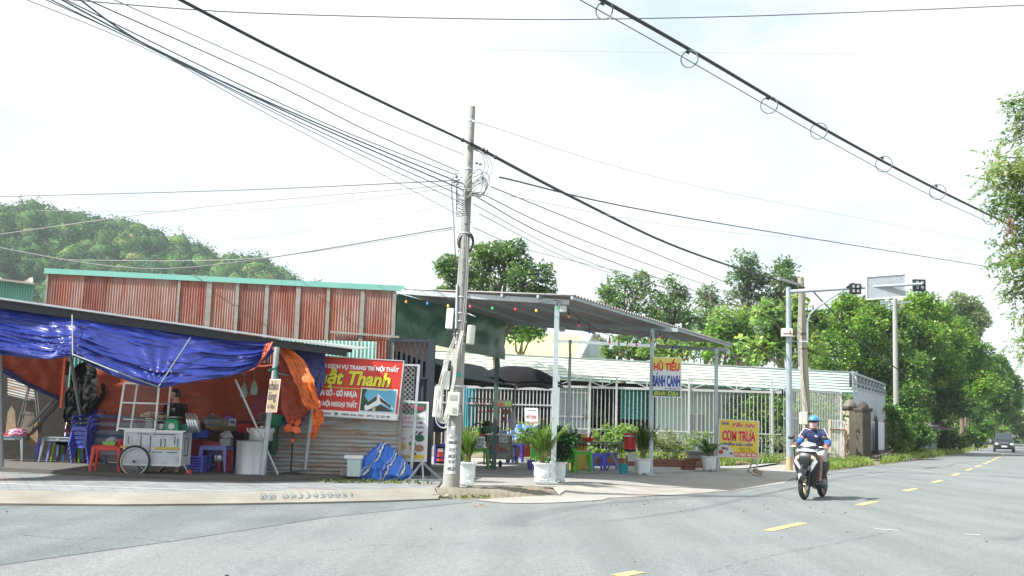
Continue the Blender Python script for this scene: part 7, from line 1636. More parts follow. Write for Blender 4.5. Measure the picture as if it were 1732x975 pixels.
q=MB(); q.tube([at(771.5,556,PY-.12),at(773,482,PY-.10)],.022,10); q.build('cable_conduit',GALV,up_,world=True,smooth=True)
for(t_,nm)in((tpix(508),0),(tpix(535),0),(tpix(548),0),(tpix(570),0),(tpix(585),0),(tpix(400),0),(tpix(325),0),(tpix(290),0),(tpix(245),0),(tpix(206),0),(tpix(700),0),(tpix(655),0)):
 q=MB(); q.ring(pol(t_),pr_(t_)+.004,.010,(0.05,0,1),20,5,e=.016); q.build('band',GALV,up_,world=True,smooth=True)
q=MB()
for(px,py,x2,y2)in((790,530,804,536),(780,552,772,556),(797,205,803,206),(776,295,768,292),(776,310,765,305)):q.tube([at(px,py,PY-.05),at(x2,y2,PY-.1)],.012,6)
q.build('bracket',GALV,up_,world=True)
def wrap_poster(py0,py1,a0,a1,m_,name='poster',k=.004):
 t0_,t1_=tpix(py0),tpix(py1)
 def F(u,v):
  t_=t1_+(t0_-t1_)*(1-v)*1.0 if False else t0_+(t1_-t0_)*v
  a=R(a0+(a1-a0)*u); c_=pol(t_); r_=pr_(t_)+k+.002*noise.noise(Vector((u*5,v*9,py0)))
  return c_+Vector((r_*math.cos(a),r_*math.sin(a),0))
 return MB().grid(F,16,10).build(name,m_,up_,world=True,smooth=True)
PAP=mat('poster_paper',(.66,.68,.68),.75,var=.08,vs=15)
wrap_poster(720,745,-135,-80,PAP); wrap_poster(735,762,-120,-60,mat('poster_grey',(.45,.46,.47),.8,var=.35,vs=20)); wrap_poster(760,796,-132,-62,PAP); wrap_poster(748,760,-128,-66,PAP,k=.006)
wrap_poster(633,640,-110,-50,mat('teal_tape',(.03,.36,.30),.6),'tape')
def wrap_text(s,py0,py1,a0,a1,m_,bold=.03,k=.011):
 vs_,fs_=text_pts(s,bold); x0=min(v.x for v in vs_); x1=max(v.x for v in vs_); y0=min(v.y for v in vs_); y1=max(v.y for v in vs_)
 out=[]
 for v in vs_:
  u=(v.x-x0)/(x1-x0); w_=(v.y-y0)/(y1-y0); t_=tpix(py1+(py0-py1)*w_); a=R(a0+(a1-a0)*u); c_=pol(t_); r_=pr_(t_)+k
  out.append(c_+Vector((r_*math.cos(a),r_*math.sin(a),0)))
 MB().add(out,fs_).build('lettering',m_,up_,world=True)
for s,y0,y1 in(('0898 220',743.5,749),('CHO VAY T',754.5,760),('0898 220 5',765,771.5),('CHO VAY T',774,780),('0898 220 5',785,791.5)):wrap_text(s,y0,y1,-122,-62,SBLK)
for y in(762,782.5):wrap_text('TRẢ GÓP - LÃI THẤP',y-1,y+1,-120,-64,SBLK,.0)
CBL=mat('black_cable',(.025,.025,.028),.55); CBG=mat('grey_cable',(.42,.42,.39),.6,var=.2,vs=6)
def cab(pts,r_,m_,name='down_cable',dy=-.14):
 P_=[at(x,y,PY+dy)for x,y in pts]
 out=[]
 for i in range(len(P_)-1):
  p0,p1,p2,p3=P_[max(0,i-1)],P_[i],P_[i+1],P_[min(len(P_)-1,i+2)]
  for k in range(6):
   t_=k/6; out.append(.5*((2*p1)+(p2-p0)*t_+(2*p0-5*p1+4*p2-p3)*t_*t_+(3*p1-p0-3*p2+p3)*t_**3))
 out.append(P_[-1]); q=MB(); q.tube(out,r_,5); q.build(name,m_,up_,world=True,smooth=True)
for k in range(5):
 o_=k*1.1; cab([(780+o_,560),(770+o_,600),(766+o_,640),(760+o_,670),(752+o_,700),(750+o_*1.5,712)],.008,CBG,dy=-.24-.01*k)
for k in range(4):
 cab([(772-k*1.5,572),(762-k*2,600),(756-k*2.5,625),(748-k*2,655),(740+k,690),(742+k*3,712),(752+k,716),(760,708)],.009,CBG,dy=-.20)
cab([(739,668),(737,690),(738,712),(744,722),(752,724),(760,719)],.013,CBG,dy=-.2); cab([(735,670),(744,668),(752,670)],.010,CBG)
for k in range(4):cab([(786+k*1.6,400),(788+k*1.3,450),(785+k*1.4,500),(779+k*1.5,560),(776+k*1.3,600)],.009,CBG if k%2 else mat('dark_grey_cable',(.12,.12,.12)),dy=-.17)
for k in range(2):cab([(766+k*1.5,300),(763+k*1.5,320),(766+k*1.5,360),(768+k*1.2,400),(770+k,440),(771+k,484)],.005,CBL,dy=-.1)
for k in range(3):cab([(771+k,556),(769+k,565),(770,575),(766+k,590)],.010,CBL,dy=-.14)
cab([(767,675),(775,685),(781,690),(782,720),(781,745)],.009,CBL,dy=-.22)
for k in range(10):
 a0_,s_=random.uniform(-6,6),random.uniform(.6,1.3)
 cab([(790,300+k*4),(790+14*s_,292+a0_+k*3),(798+22*s_,285+k*3+a0_),(800+26*s_,305+k*2),(800+16*s_,325+k),(792,322+k)],.006,CBL if k%3 else CBG,dy=-.12-.01*k)
for k in range(9):
 cab([(784,300+k*8),(776-k%4,303+k*7),(772,318+k*6),(778,334+k*4),(788,340+k*3),(795,328+k*5)],.006,CBL,dy=-.13-.008*k)
for k in range(5):cab([(792,245),(804,251+k),(815+k*2,262),(820+k*3,280),(812+k*4,300),(800,312+k*3)],.005,CBG if k%2 else CBL,dy=-.1)
q=MB()
for px,py in((783,238),(797,243),(817,254),(823,257),(838,267)):q.ell(at(px,py,PY-.12),(.045,.04,.035),8,6); q.bar(at(px,py,PY-.12),at(px+2,py-4,PY-.12),.02)
q.build('cable_clamp',BLK,up_,world=True,smooth=True)
q=MB()
for px,py in((772,300),(768,308),(812,278),(806,276),(790,323),(788,378)):q.ell(at(px,py,PY-.1),(.035,.03,.03),8,6)
q.build('wire_clamp',mat('clamp_grey',(.2,.2,.2),.5),up_,world=True,smooth=True)
for k in range(7):
 q=MB(); c_=at(788,411,PY-.08+.02*k); q.ring(c_+Vector((random.uniform(-.015,.015),0,random.uniform(-.02,.02))),.125+.005*k,.008,(.1,1,.05),30,5);
 q.v=[Vector((c_.x+(v.x-c_.x),v.y,c_.z+(v.z-c_.z)*1.35))for v in q.v]; q.build('cable_coil',CBL,up_,world=True,smooth=True)
q=MB(); q.ring(at(746,402,PY-.1),.075,.006,(.1,1,0),24,5); q.build('cable_coil',CBG,up_,world=True,smooth=True)
# ============================================================= WIRES
def wire(label,pts,r_,m_=CBL,group=None,name='overhead_cable',sag=None,n=14):
 """pts: (px,py,Y) anchor points; smooth curve through them"""
 P_=[at(*p)for p in pts]; out=[]
 if len(P_)==2:
  a,b_=P_; s_=sag if sag is not None else .02*(b_-a).length
  out=[a.lerp(b_,i/n)-Vector((0,0,4*s_*(i/n)*(1-i/n)))for i in range(n+1)]
 else:
  for i in range(len(P_)-1):
   p0,p1,p2,p3=P_[max(0,i-1)],P_[i],P_[i+1],P_[min(len(P_)-1,i+2)]
   for k in range(8):
    t_=k/8; out.append(.5*((2*p1)+(p2-p0)*t_+(2*p0-5*p1+4*p2-p3)*t_*t_+(3*p1-p0-3*p2+p3)*t_**3))
  out.append(P_[-1])
 base=out[0]; q=MB(); q.tube([p-base for p in out],r_,6); o=q.build(name,m_,smooth=True); o.location=base
 tag(o,label,'cable',group); return o,out
w1,pts1=wire('thick black cable rising from the concrete pole top to the upper left',[(290,-8,13.4),(470,86,14.8),(640,170,16.8),(797,244,PY-.12)],.024)
w2,_=wire('thick black cable sagging from the concrete pole down to the wooden pole',[(797,244,PY-.12),(960,330,24),(1130,412,31),(1260,458,38),(1352,483,43)],.034)
wire('dark cable continuing from the wooden pole down into the wood',[(1372,490,43),(1420,540,46),(1470,590,50),(1540,640,55)],.03)
hv,hpts=wire('heavy bundled black cable crossing the upper right of the sky',[(1000,-10,12.3),(1180,92,14.4),(1400,222,17.8),(1560,308,21),(1690,372,24.4),(1800,425,28)],.026)
wire('thin messenger wire below the heavy bundled cable',[(970,-6,12.2),(1160,100,14.4),(1400,238,17.8),(1560,324,21),(1680,380,24.0)],.007,mat('brown_wire',(.09,.07,.05)))
lpx=[(1022,18,12.7),(1166,100,14.2),(1301,178,16.2),(1385,222,17.6),(1495,278,19.6),(1586,325,21.6),(1676,368,24)]
for i,(x,y,Y)in enumerate(lpx):
 c_=at(x,y,Y-.05); t_=MB(); r_=15.5*pxm(Y)*(1-.03*i); t_.ring(Vector((0,0,0)),r_,.010,(.45,1,.1),30,5); o=t_.build('wire_loop',mat('loop_wire',(.14,.15,.16),.6),smooth=True); o.parent=hv; o.location=c_-hv.location
 t_=MB(); t_.bar(Vector((-.05,0,r_*.9)),Vector((.0,0,r_*.7)),.03,.03); o=t_.build('loop_clamp',BLK); o.parent=hv; o.location=c_-hv.location
wire('long thin cable crossing the whole top of the sky',[(-20,-14,15),(190,6,15.5),(400,21,16),(650,29,16.5),(860,33,17),(1000,33,17),(1250,28,17.5),(1500,19,18),(1760,8,18.6)],.009,mat('mid_cable',(.10,.09,.09)))
wire('faint thin wire across the middle of the sky',[(-10,62,40),(430,77,40),(900,86,40),(1300,90,40),(1740,92,40)],.009,mat('pale_wire',(.45,.45,.46)))
G1='thin cables fanning from the upper left to the concrete pole'
LW=mat('thin_cable',(.10,.10,.11),.6); LW2=mat('thin_cable_pale',(.25,.24,.24),.6); LW3=mat('thin_cable_blue',(.05,.09,.11),.6)
bundle=[((175,-8),(480,128),(785,262),.008,LW2,'highest thin wire of the fan reaching the pole just below the thick cable'),
((130,-8),(460,140),(776,290),.010,LW,'second wire of the fan, ending in a curl left of the pole'),
((95,-8),(420,150),(773,297),.010,LW,'third wire of the fan, ending at the pole bracket'),
((125,-8),(262,84),(784,312),.014,LW3,'dark blue wire of the fan that bends where the wires meet'),
((90,-8),(262,83),(784,322),.014,LW3,'second dark blue wire crossing at the meeting point of the fan'),
((70,-8),(262,86),(784,333),.010,LW,'lower dark wire of the fan through the meeting point'),
((60,-8),(250,80),(784,345),.008,LW,'lowest dark wire of the fan reaching the pole'),
((25,-8),(200,62),(440,160),.007,LW2,'pale outermost wire at the left edge of the fan')]
for(a,b_,c_,r_,m_,lb_)in bundle:
 ym=12.5+(PY-12.5)*((b_[0]-a[0])/(784-a[0]))**.9
 wire(lb_,[(a[0],a[1],12.4),(b_[0],b_[1],ym),((b_[0]+c_[0])/2,(b_[1]+c_[1])/2+5,(ym+PY)/2),(c_[0],c_[1],PY-.1 if c_[0]>500 else 15.5)],r_*.85,m_,G1)
wire('thin wire falling past the pole on its left side, below the fan',[(280,95,15),(400,165,16),(560,250,18),(740,345,21),(800,378,24)],.006,LW2)
lefts=[((-10,333),(400,322),(778,305),30,.014,LW,'level wire from the left edge reaching the pole brackets'),
((-10,398),(330,352),(776,312),30,.012,LW2,'wire rising from the hillside to the pole brackets'),
((60,357),(420,355),(770,318),30,.008,LW2,'faint level wire under the upper left ones'),
((-10,418),(280,455),(765,385),27,.014,LW,'lower sagging wire from the left edge past the shed roof to the pole'),
((70,283),(420,292),(775,299),32,.006,LW2,'very faint wire just above the level wires'),
((100,440),(420,438),(766,388),27,.009,LW2,'faint sagging wire over the shed roof'),
((330,413),(560,385),(770,345),28,.006,LW2,'faint short wire above the shed roof')]
for(a,b_,c_,Y,r_,m_,lb_)in lefts:wire(lb_,[(a[0],a[1],Y),(b_[0],b_[1],(Y+PY)/2+1),(c_[0],c_[1],PY-.05)],r_*.9,m_,'level wires from the left to the pole')
rights=[((845,300),(1180,372),(1675,452),60,.020,LW,'long dark wire from the pole to the trees at the right'),
((830,316),(1000,385),(1330,520),43,.012,LW,'upper wire of the group running down to the wooden pole'),
((815,328),(1000,412),(1300,520),43,.012,LW2,'second wire of the group running down to the wooden pole'),
((805,333),(1000,430),(1330,545),43,.012,LW,'third wire of the group running down to the wooden pole'),
((800,345),(1000,445),(1250,528),43,.009,LW2,'fourth wire of the group running down to the wooden pole'),
((810,362),(1000,452),(1200,505),43,.009,LW2,'fifth wire of the group running down to the wooden pole'),
((800,385),(920,430),(1100,470),40,.009,LW2,'lowest thin wire leaving the pole above the tree'),
((800,205),(1200,320),(1700,415),60,.008,mat('pale_wire',(.45,.45,.46)),'faint high wire from the pole top to the right'),
((850,330),(1250,395),(1680,425),60,.007,mat('pale_wire',(.45,.45,.46)),'faint wire across the right half of the sky')]
for(a,b_,c_,Y,r_,m_,lb_)in rights:
 wire(lb_,[(a[0],a[1],PY+.1),(b_[0],b_[1],PY+(Y-PY)*((b_[0]-a[0])/(c_[0]-a[0]))**1.3),(c_[0],c_[1],Y)],r_*.95,m_,'thin wires running right from the concrete pole')
wire('thin dark wire slanting from the wooden pole to the canopy',[(1352,560,43),(1300,612,38),(1250,622,34),(1215,600,31)],.006,LW)
# ============================================================= TRAFFIC GANTRY
gb=gz(1335.5,798,.0); GY=gb.y
gt_=thing('traffic_signal_gantry','tall galvanised steel pole with a long arm carrying traffic lights and a sign back','signal pole',gb)
GALVP=mat('gantry_galv',(.33,.40,.43),.42,.35,var=.12,vs=3,dirt=(.35,.36,.36),dirt_amt=.4,ds=4)
gtop=at(1334.5,487,GY); gh=gtop.z
q=MB(); q.lathe([(.115,0),(.085,gh),(.04,gh+.03)],n=20); q.lathe([(.2,0),(.2,.03),(.11,.05)],n=20); q.build('pole',GALVP,gt_,smooth=True)
q=MB(); q.lathe([(.118,0),(.112,.55)],n=20,cap=False); q.build('painted_base',mat('base_ochre',(.42,.33,.18),.7,var=.3),gt_,smooth=True)
ad_=Vector((.93,-.37,0)); aL=5.0
a0=Vector((gtop.x,GY,at(1337,494,GY).z)); aE=at(1560,480.5,GY-1.75)
q=MB(); q.tube([a0,a0.lerp(aE,.5),aE],[.072,.06,.045],12); q.build('arm',GALVP,gt_,world=True,smooth=True)
q=MB(); s1_=Vector((gtop.x+.05,GY-.05,at(1366,545,GY).z)); pts_=[at(1366,560,GY-.25),at(1366,545,GY-.25),at(1369,533,GY-.3),at(1380,522,GY-.35),at(1405,505,GY-.6),at(1428,490,GY-.75)]
q.tube(pts_,.035,8); q.tube([at(1366,580,GY-.25),pts_[0]],.035,8); q.build('brace',GALVP,gt_,world=True,smooth=True)
q=MB(); q.tube([at(1366,578,GY-.25),at(1337,578,GY)],.02,6); q.build('brace_tie',GALVP,gt_,world=True)
def signal(px0,py0,px1,py1,Y,hood):
 c_=at((px0+px1)/2,(py0+py1)/2,Y); s_=pxm(Y); w_,h_=(px1-px0)*s_,(py1-py0)*s_
 q=MB(); q.box(c_,(w_,.12,h_)); sg_=q.build('traffic_light',BLKM,gt_,world=True,bevel=.01)
 q=MB();
 for sx in(-1,1):
  for sz in(-1,1):q.box(c_+Vector((sx*w_*.2,-.075,sz*h_*.22)),(w_*.18,.03,h_*.25))
 q.build('mounting_clip',mat('clip_grey',(.35,.36,.37),.5),gt_,world=True)
 if hood:
  q=MB(); q.prism([c_+Vector((-w_*.7,.05,h_*.2)),c_+Vector((w_*-.15,.05,h_*.62)),c_+Vector((w_*.1,.05,h_*.5)),c_+Vector((-w_*.45,.05,h_*.2))],(0,.2,0)); q.build('visor',BLKM,gt_,world=True)
signal(1437,480,1456,498,GY-1.0,True); signal(1544,473,1565,493,GY-1.55,False)
Yp=GY-1.25; b1=Board(at(1465.5,468.5,Yp+.12),at(1532,463.5,Yp-.12),at(1465.5,507,Yp+.12))
q=MB(); b1.panel(q,0,0,1,1,0,.02); q.build('sign_back',mat('sign_back',(.36,.41,.43),.5,.3,var=.15,vs=9),gt_,world=True)
q=MB()
for e_ in(((0,0),(1,0)),((1,0),(1,1)),((1,1),(0,1)),((0,1),(0,0))):q.bar(b1.p(*e_[0],.01),b1.p(*e_[1],.01),.035)
q.build('sign_frame',WHITEM,gt_,world=True)
c_=at(1331,563,GY-.1); q=MB(); q.box(c_,(.36,.2,.27)); q.build('control_box',WHITEM,gt_,world=True,bevel=.01); q=MB(); q.box(c_+Vector((.03,-.105,-.03)),(.38,.012,.025)); q.box(c_+Vector((.08,-.105,.0)),(.03,.012,.16)); q.build('rust_strap',mat('strap_rust',(.35,.12,.03),.8),gt_,world=True)
o=MB().bar(Vector((0,0,0)),at(1352,482,43)-at(1316,471,40),.10,.10).build('cross_arm',mat('grey_arm',(.33,.33,.32),.6));
def cpole(name,label,px0,py0,px1,py1,Y,r0_,r1_,m_,extras=None):
 a,b_=at(px0,py0,Y),at(px1,py1,Y); a=Vector((a.x,Y,0))if py0>700 else a
 t_=thing(name,label,'utility pole',Vector((a.x,Y,0))); q=MB(); q.tube([Vector((a.x+(a.x-b_.x)*0,Y,-.02)),a.lerp(b_,.5),b_],[r0_,(r0_+r1_)/2,r1_],14); q.build('shaft',m_,t_,world=True,smooth=True); return t_
WP=mat('weathered_pole',(.30,.265,.21),.85,var=.25,vs=4,dirt=(.2,.15,.1),dirt_amt=.6,ds=5,stretch=(1,1,.3),bump=.3)
wp=cpole('utility_pole','weathered tan utility pole behind the tall steel signal pole',1367,790,1354.5,470,43,.20,.12,WP)
o.parent=wp; o.location=MW[wp.name].inverted()@at(1316,471,40)
q=MB()
for py,k in((487,.15),(565,.18),(590,.18),(700,.2)):p=at(1354.5+(py-470)*.04,py,43); q.ring(p,k,.02,(0,0,1),14,5)
q.build('band',BLK,wp,world=True)
q=MB()
for k in range(4):q.tube([at(1352+k,492,42.8),at(1349+k*1.5,560,42.8),at(1352+k*2,640,42.8),at(1360+k*2,700,42.8)],.014,5)
q.build('down_cable',CBG,wp,world=True)
q=MB(); q.box(at(1359,708,42.7),(.3,.15,.5)); q.build('meter_box',BOXM,wp,world=True,bevel=.02)
dp=cpole('utility_pole','distant concrete utility pole with a cross arm rising out of the wood',1516,745,1513.5,506,62,.17,.13,PC)
q=MB(); q.bar(at(1489,514,62),at(1541,511,62),.09); q.bar(at(1500,515,62),at(1512,528,62),.05); q.bar(at(1530,513,62),at(1517,527,62),.05); q.build('cross_arm',GALVP,dp,world=True)
# ============================================================= TREES
BARK=mat('bark',(.16,.12,.085),.95,var=.4,vs=5,bump=.6,bs=14)
def blob(px,py,rpx,Y,ry=1.0,dz=1.0):p=at(px,py,Y); r_=rpx*pxm(Y); return(p.x,p.y,p.z,r_,r_*ry,r_*dz)
LF1=leafmat('leaf_mid',(.03,.085,.03),(.15,.26,.075),(.24,.30,.12),.3)
LF2=leafmat('leaf_fresh',(.026,.10,.012),(.19,.36,.04),(.42,.42,.07),.3)
LF3=leafmat('leaf_dark',(.016,.062,.014),(.125,.26,.035),(.24,.30,.06),.28)
LF4=leafmat('leaf_pale',(.05,.13,.03),(.21,.34,.07),(.42,.45,.10),.35)
tree('tree','rounded broad tree rising behind the rusty shed, just right of the concrete pole',at(845,740,46).xy.to_3d()+Vector((0,0,0)),
[blob(838,428,26,46),blob(872,438,26,46.5),blob(905,470,30,46),blob(800,448,32,46.5),blob(760,456,20,46),blob(838,470,40,47),blob(880,480,34,45.5),blob(790,485,30,46),blob(925,505,18,46),blob(850,515,50,46.5),blob(905,512,22,46),blob(760,500,22,46)],LF1,BARK,size=.20,per=46,sub=26,sub_r=.38,tr=.22)
tree('tree','shrubby dark tree showing under the canopy roof behind the green sheet',at(880,740,60).xy.to_3d(),[blob(880,556,22,60),blob(855,552,16,60),blob(905,560,16,60)],LF3,BARK,size=.3,per=30,sub=20,sub_r=.5)
for i,(lb_,x0_,bl)in enumerate((('leftmost of the grey-green trees behind the canopy',1050,[(1040,488,22),(1062,500,30),(1035,520,26),(1088,480,20),(1060,535,30),(1090,520,26),(1028,498,12)]),
('second grey-green tree behind the canopy',1130,[(1135,495,22),(1120,520,24),(1150,520,26),(1140,545,30),(1115,548,24),(1170,545,22)]),
('slender thin-crowned tree left of the tallest one',1195,[(1195,498,16),(1205,520,18),(1190,545,20),(1210,550,20)]),
('tallest grey-green tree behind the canopy end',1262,[(1255,450,20),(1275,462,22),(1250,480,24),(1278,492,26),(1252,515,28),(1285,525,26),(1245,545,24),(1270,552,28)]),
('thin airy tree just left of the steel signal pole',1325,[(1328,450,12),(1322,470,16),(1335,488,14),(1318,500,16),(1330,515,16)]))):
 Y=78; tree('tree',lb_,at(x0_,735,Y).xy.to_3d(),[blob(x,y,r_,Y+random.uniform(-1.5,1.5))for x,y,r_ in bl],LF1 if i!=3 else leafmat('leaf_grey',(.045,.11,.045),(.16,.25,.10),(.22,.28,.12),.35),BARK,size=.30,per=30,sub=20,sub_r=.60,tr=.25,group='tall trees behind the long building')
for i,(lb_,x0_,Y,bl,lf,sz)in enumerate((
('low dense tree behind the yellow roofed house',1055,68,[(1040,590,18),(1065,585,22),(1090,590,18)],LF3,.3),
('mid green tree seen under the canopy roof',1120,66,[(1110,585,24),(1140,592,20),(1165,585,24),(1130,575,20)],LF4,.3),
('bright tree behind the far canopy post',1205,64,[(1190,580,26),(1220,590,26),(1215,565,20),(1245,580,26),(1250,600,22)],LF2,.32),
('pale yellow-green tree over the end of the canopy',1245,63,[(1225,545,20),(1240,560,26),(1262,545,18),(1262,580,28),(1290,590,24)],LF4,.30))):
 tree('tree',lb_,at(x0_,735,Y).xy.to_3d(),[blob(x,y,r_,Y+random.uniform(-1,1))for x,y,r_ in bl],lf,BARK,size=sz,per=30,sub=20,sub_r=.5,tr=.2,group='trees behind the long building')
tree('tree','big-leaved tree around the steel signal pole, behind the eaves',at(1340,735,57).xy.to_3d(),[blob(x,y,r_,57+random.uniform(-1,1))for x,y,r_ in((1302,530,18),(1320,545,24),(1290,560,20),(1345,520,18),(1355,550,22),(1305,580,24),(1335,590,26),(1365,585,24),(1385,540,16),(1275,590,20))],LF4,BARK,size=.42,per=17,sub=15,sub_r=.55,tr=.2,asp=.6)
wood=[
('broad bright tree behind the right end of the long building',1420,72,[(1400,560,30),(1430,540,26),(1455,555,30),(1410,600,34),(1450,600,34),(1385,600,24),(1430,520,16),(1480,590,26)],LF2,.34),
('dark leafy tree behind the sign back',1490,74,[(1475,525,24),(1500,540,28),(1455,530,18),(1525,555,26),(1490,570,30),(1520,595,32),(1480,610,30)],LF3,.34),
('dense green tree right of the distant pole',1560,76,[(1545,530,18),(1560,520,22),(1580,540,24),(1540,565,28),(1575,575,30),(1600,580,24),(1555,610,32),(1595,620,28)],LF2,.36),
('tall deep green tree behind the grey side wall',1500,70,[(1505,630,30),(1525,650,26),(1510,680,24),(1540,630,28),(1475,620,20),(1545,680,26),(1530,715,22)],LF3,.32),
('shadowed tree overhanging the roadside near the marker post',1580,80,[(1570,640,30),(1600,650,28),(1585,680,28),(1565,700,22),(1610,690,24)],LF3,.36),
('overhanging tree with yellowish leaves beside the road',1620,86,[(1620,590,30),(1645,605,26),(1635,640,30),(1660,650,22),(1625,560,20),(1610,615,26)],LF2,.38),
('darker tree in the middle distance of the road edge',1650,100,[(1655,630,26),(1680,645,22),(1665,675,24),(1645,690,20),(1685,625,16),(1690,670,16)],LF3,.42),
('last big dark tree before the road bends',1685,120,[(1700,640,18),(1712,655,14),(1705,680,16),(1690,695,18),(1680,660,20)],LF3,.5),
('pale feathery tree top rising behind the wood',1635,115,[(1620,515,16),(1640,520,18),(1655,540,16),(1610,540,20),(1640,555,18)],leafmat('leaf_feather',(.08,.14,.05),(.22,.30,.13),None,.4),.4),
('sunlit light green tree far down the road',1690,150,[(1700,700,14),(1715,705,10),(1690,690,12)],LF4,.5)]
for(lb_,x0_,Y,bl,lf,sz)in wood:
 tree('tree',lb_,at(x0_,742,Y).xy.to_3d(),[blob(x,y,r_,Y+random.uniform(-2.5,2.5))for x,y,r_ in bl],lf,BARK,size=sz*.8,per=66,sub=36,sub_r=.72,tr=.22,group='trees of the roadside wood')
for(lb_,px,Y,bl,lf)in(
('bright bush spilling over beside the grey panel wall',1515,62,[(1512,700,14),(1525,720,18),(1510,735,14),(1535,735,16),(1520,755,14)],LF2),
('dark bush between the bright bush and the marker post',1550,66,[(1548,715,18),(1560,740,18),(1545,755,16)],LF3),
('low leafy bush under the overhanging tree',1600,80,[(1595,735,16),(1615,745,14),(1600,755,10)],LF3),
('dark undergrowth beside the road in mid distance',1635,98,[(1625,735,14),(1645,742,14),(1660,735,12)],LF3),
('green bush near the parked motorbikes',1665,115,[(1672,725,12),(1655,725,12)],LF2),
('sunlit bushes to the left of the far road',1682,135,[(1690,742,7),(1680,738,8),(1698,730,8)],LF4)):
 b0=at(px,765,Y); t_=thing('bush',lb_,'bush',Vector((b0.x,Y,0)),0,'roadside bushes'); P_,D_=clump_points([(v[0]-b0.x,v[1]-Y,v[2],v[3],v[4],v[5])for v in[blob(x,y,r_,Y)for x,y,r_ in bl]],30,26,.4,.3); v_,q_=leaves(P_,.26*Y/70,asp=.5,outd=D_); mesh_np('foliage',v_,q_,lf,t_)
 q=MB()
 for v in[blob(x,y,r_,Y)for x,y,r_ in bl]:q.tube([(0,0,0),(v[0]-b0.x,0,v[2])],[.05,.02],5)
 q.build('stems',BARK,t_)
P_,D_=clump_points([(random.uniform(70,180),random.uniform(185,230),random.uniform(1,6.5),6,5,4)for _ in range(44)]+[(random.uniform(10,95),random.uniform(150,190),random.uniform(2,8),6,5,5)for _ in range(44)],26,22,1.5,.4)
v_,q_=leaves(P_,.9,asp=.7,outd=D_); o=mesh_np('far_wood',v_,q_,LF1); tag(o,'far-off hazy belt of trees at the end of the road','wood',kind='stuff')
P_,D_=clump_points([(random.uniform(11.5,16.2),random.uniform(51.5,54.5),random.uniform(.8,2.6),.8,.7,.9)for _ in range(26)]+[(random.uniform(3,5),random.uniform(50,52),random.uniform(.8,2.0),.6,.5,.7)for _ in range(3)],20,18,.3,.4)
v_,q_=leaves(P_,.2,asp=.5,outd=D_); o=mesh_np('hedge_foliage',v_,q_,LF3); tag(o,'green foliage growing behind the bar fence','hedge',kind='stuff')
FE=leafmat('leaf_near',(.06,.15,.03),(.20,.32,.07),(.34,.36,.10),.4)
nb=Vector((at(1900,900,17).x,17,0)); nt2=thing('tree','near feathery-leaved tree reaching in from the right edge','tree',nb)
q=MB(); tw=MB(); P_,D_=[],[]
trunk_top=at(1830,300,17)
q.tube(limb_path(Vector((0,0,-.1)),trunk_top-nb,6,.04),[.22,.20,.17,.14,.11,.09,.07],8)
random.seed(21)
ends=[(1706,176,17),(1722,205,17.2),(1680,262,16.5),(1668,300,17),(1664,325,17),(1700,285,16),(1690,340,17.5),(1710,240,17.5),(1722,330,16.5),(1705,385,17),(1690,420,17),(1712,450,16.5),(1700,475,17),(1720,500,17),(1722,400,17.5),(1722,540,17),(1728,575,17),(1724,220,17.2),(1716,355,17),(1726,470,17),(1685,445,17),(1729,600,17.2),(1730,290,17.5),(1725,430,16.7),(1704,315,17),(1718,185,17),(1727,205,17),(1712,275,16.6),(1728,262,16.8),(1692,300,16.8),(1716,300,17),(1698,355,16.9),(1722,372,17),(1708,410,17),(1700,440,16.8),(1716,430,17.2),(1712,490,17),(1728,500,17),(1730,530,17),(1690,325,17),(1726,345,16.8),(1676,288,16.7),(1684,345,17)]
for(x,y,Y)in ends:
 e_=at(x,y,Y)-nb; s_=at(1830,min(560,y+random.uniform(-30,60)),17)-nb
 pth=limb_path(s_,e_,6,.08); q.tube(pth,[.035,.03,.024,.018,.013,.009,.005],5)
 for i in range(1,7):
  for _ in range(7):
   a=pth[i]+Vector((random.uniform(-.1,.1),random.uniform(-.12,.12),random.uniform(-.08,.08))); dr=Vector((random.uniform(-1,.5),random.uniform(-.8,.8),random.uniform(-.9,.45))).normalized(); l_=random.uniform(.14,.36)
   tw.tube([a,a+dr*l_*.6+Vector((0,0,.02)),a+dr*l_-Vector((0,0,.04))],.0022,3,cap=False)
   for k in range(9):
    t_=(k+1)/9; P_.append(a+dr*l_*t_+Vector((random.uniform(-.025,.025),random.uniform(-.025,.025),-.05*t_*t_+random.uniform(-.02,.02)))); D_.append(dr*.6+Vector((random.uniform(-1,1),random.uniform(-1,1),random.uniform(-.6,.2))))
q.build('trunk',BARK,nt2,smooth=True); tw.build('twigs',BARK,nt2)
v_,q_=leaves(np.array([tuple(p)for p in P_]),.075,asp=.42,outd=np.array([tuple(d)for d in D_])); mesh_np('crown',v_,q_,FE,nt2)
q=MB()
for k in range(12):a=at(1706+random.uniform(-6,8),378+random.uniform(-12,12),16.7)-nb; q.bar(a,a+Vector((random.uniform(-.1,.1),0,-random.uniform(.12,.3))),.03,.006,a2=.008)
q.build('dead_leaves',mat('dry_leaf',(.25,.16,.09),.8,var=.4),nt2)
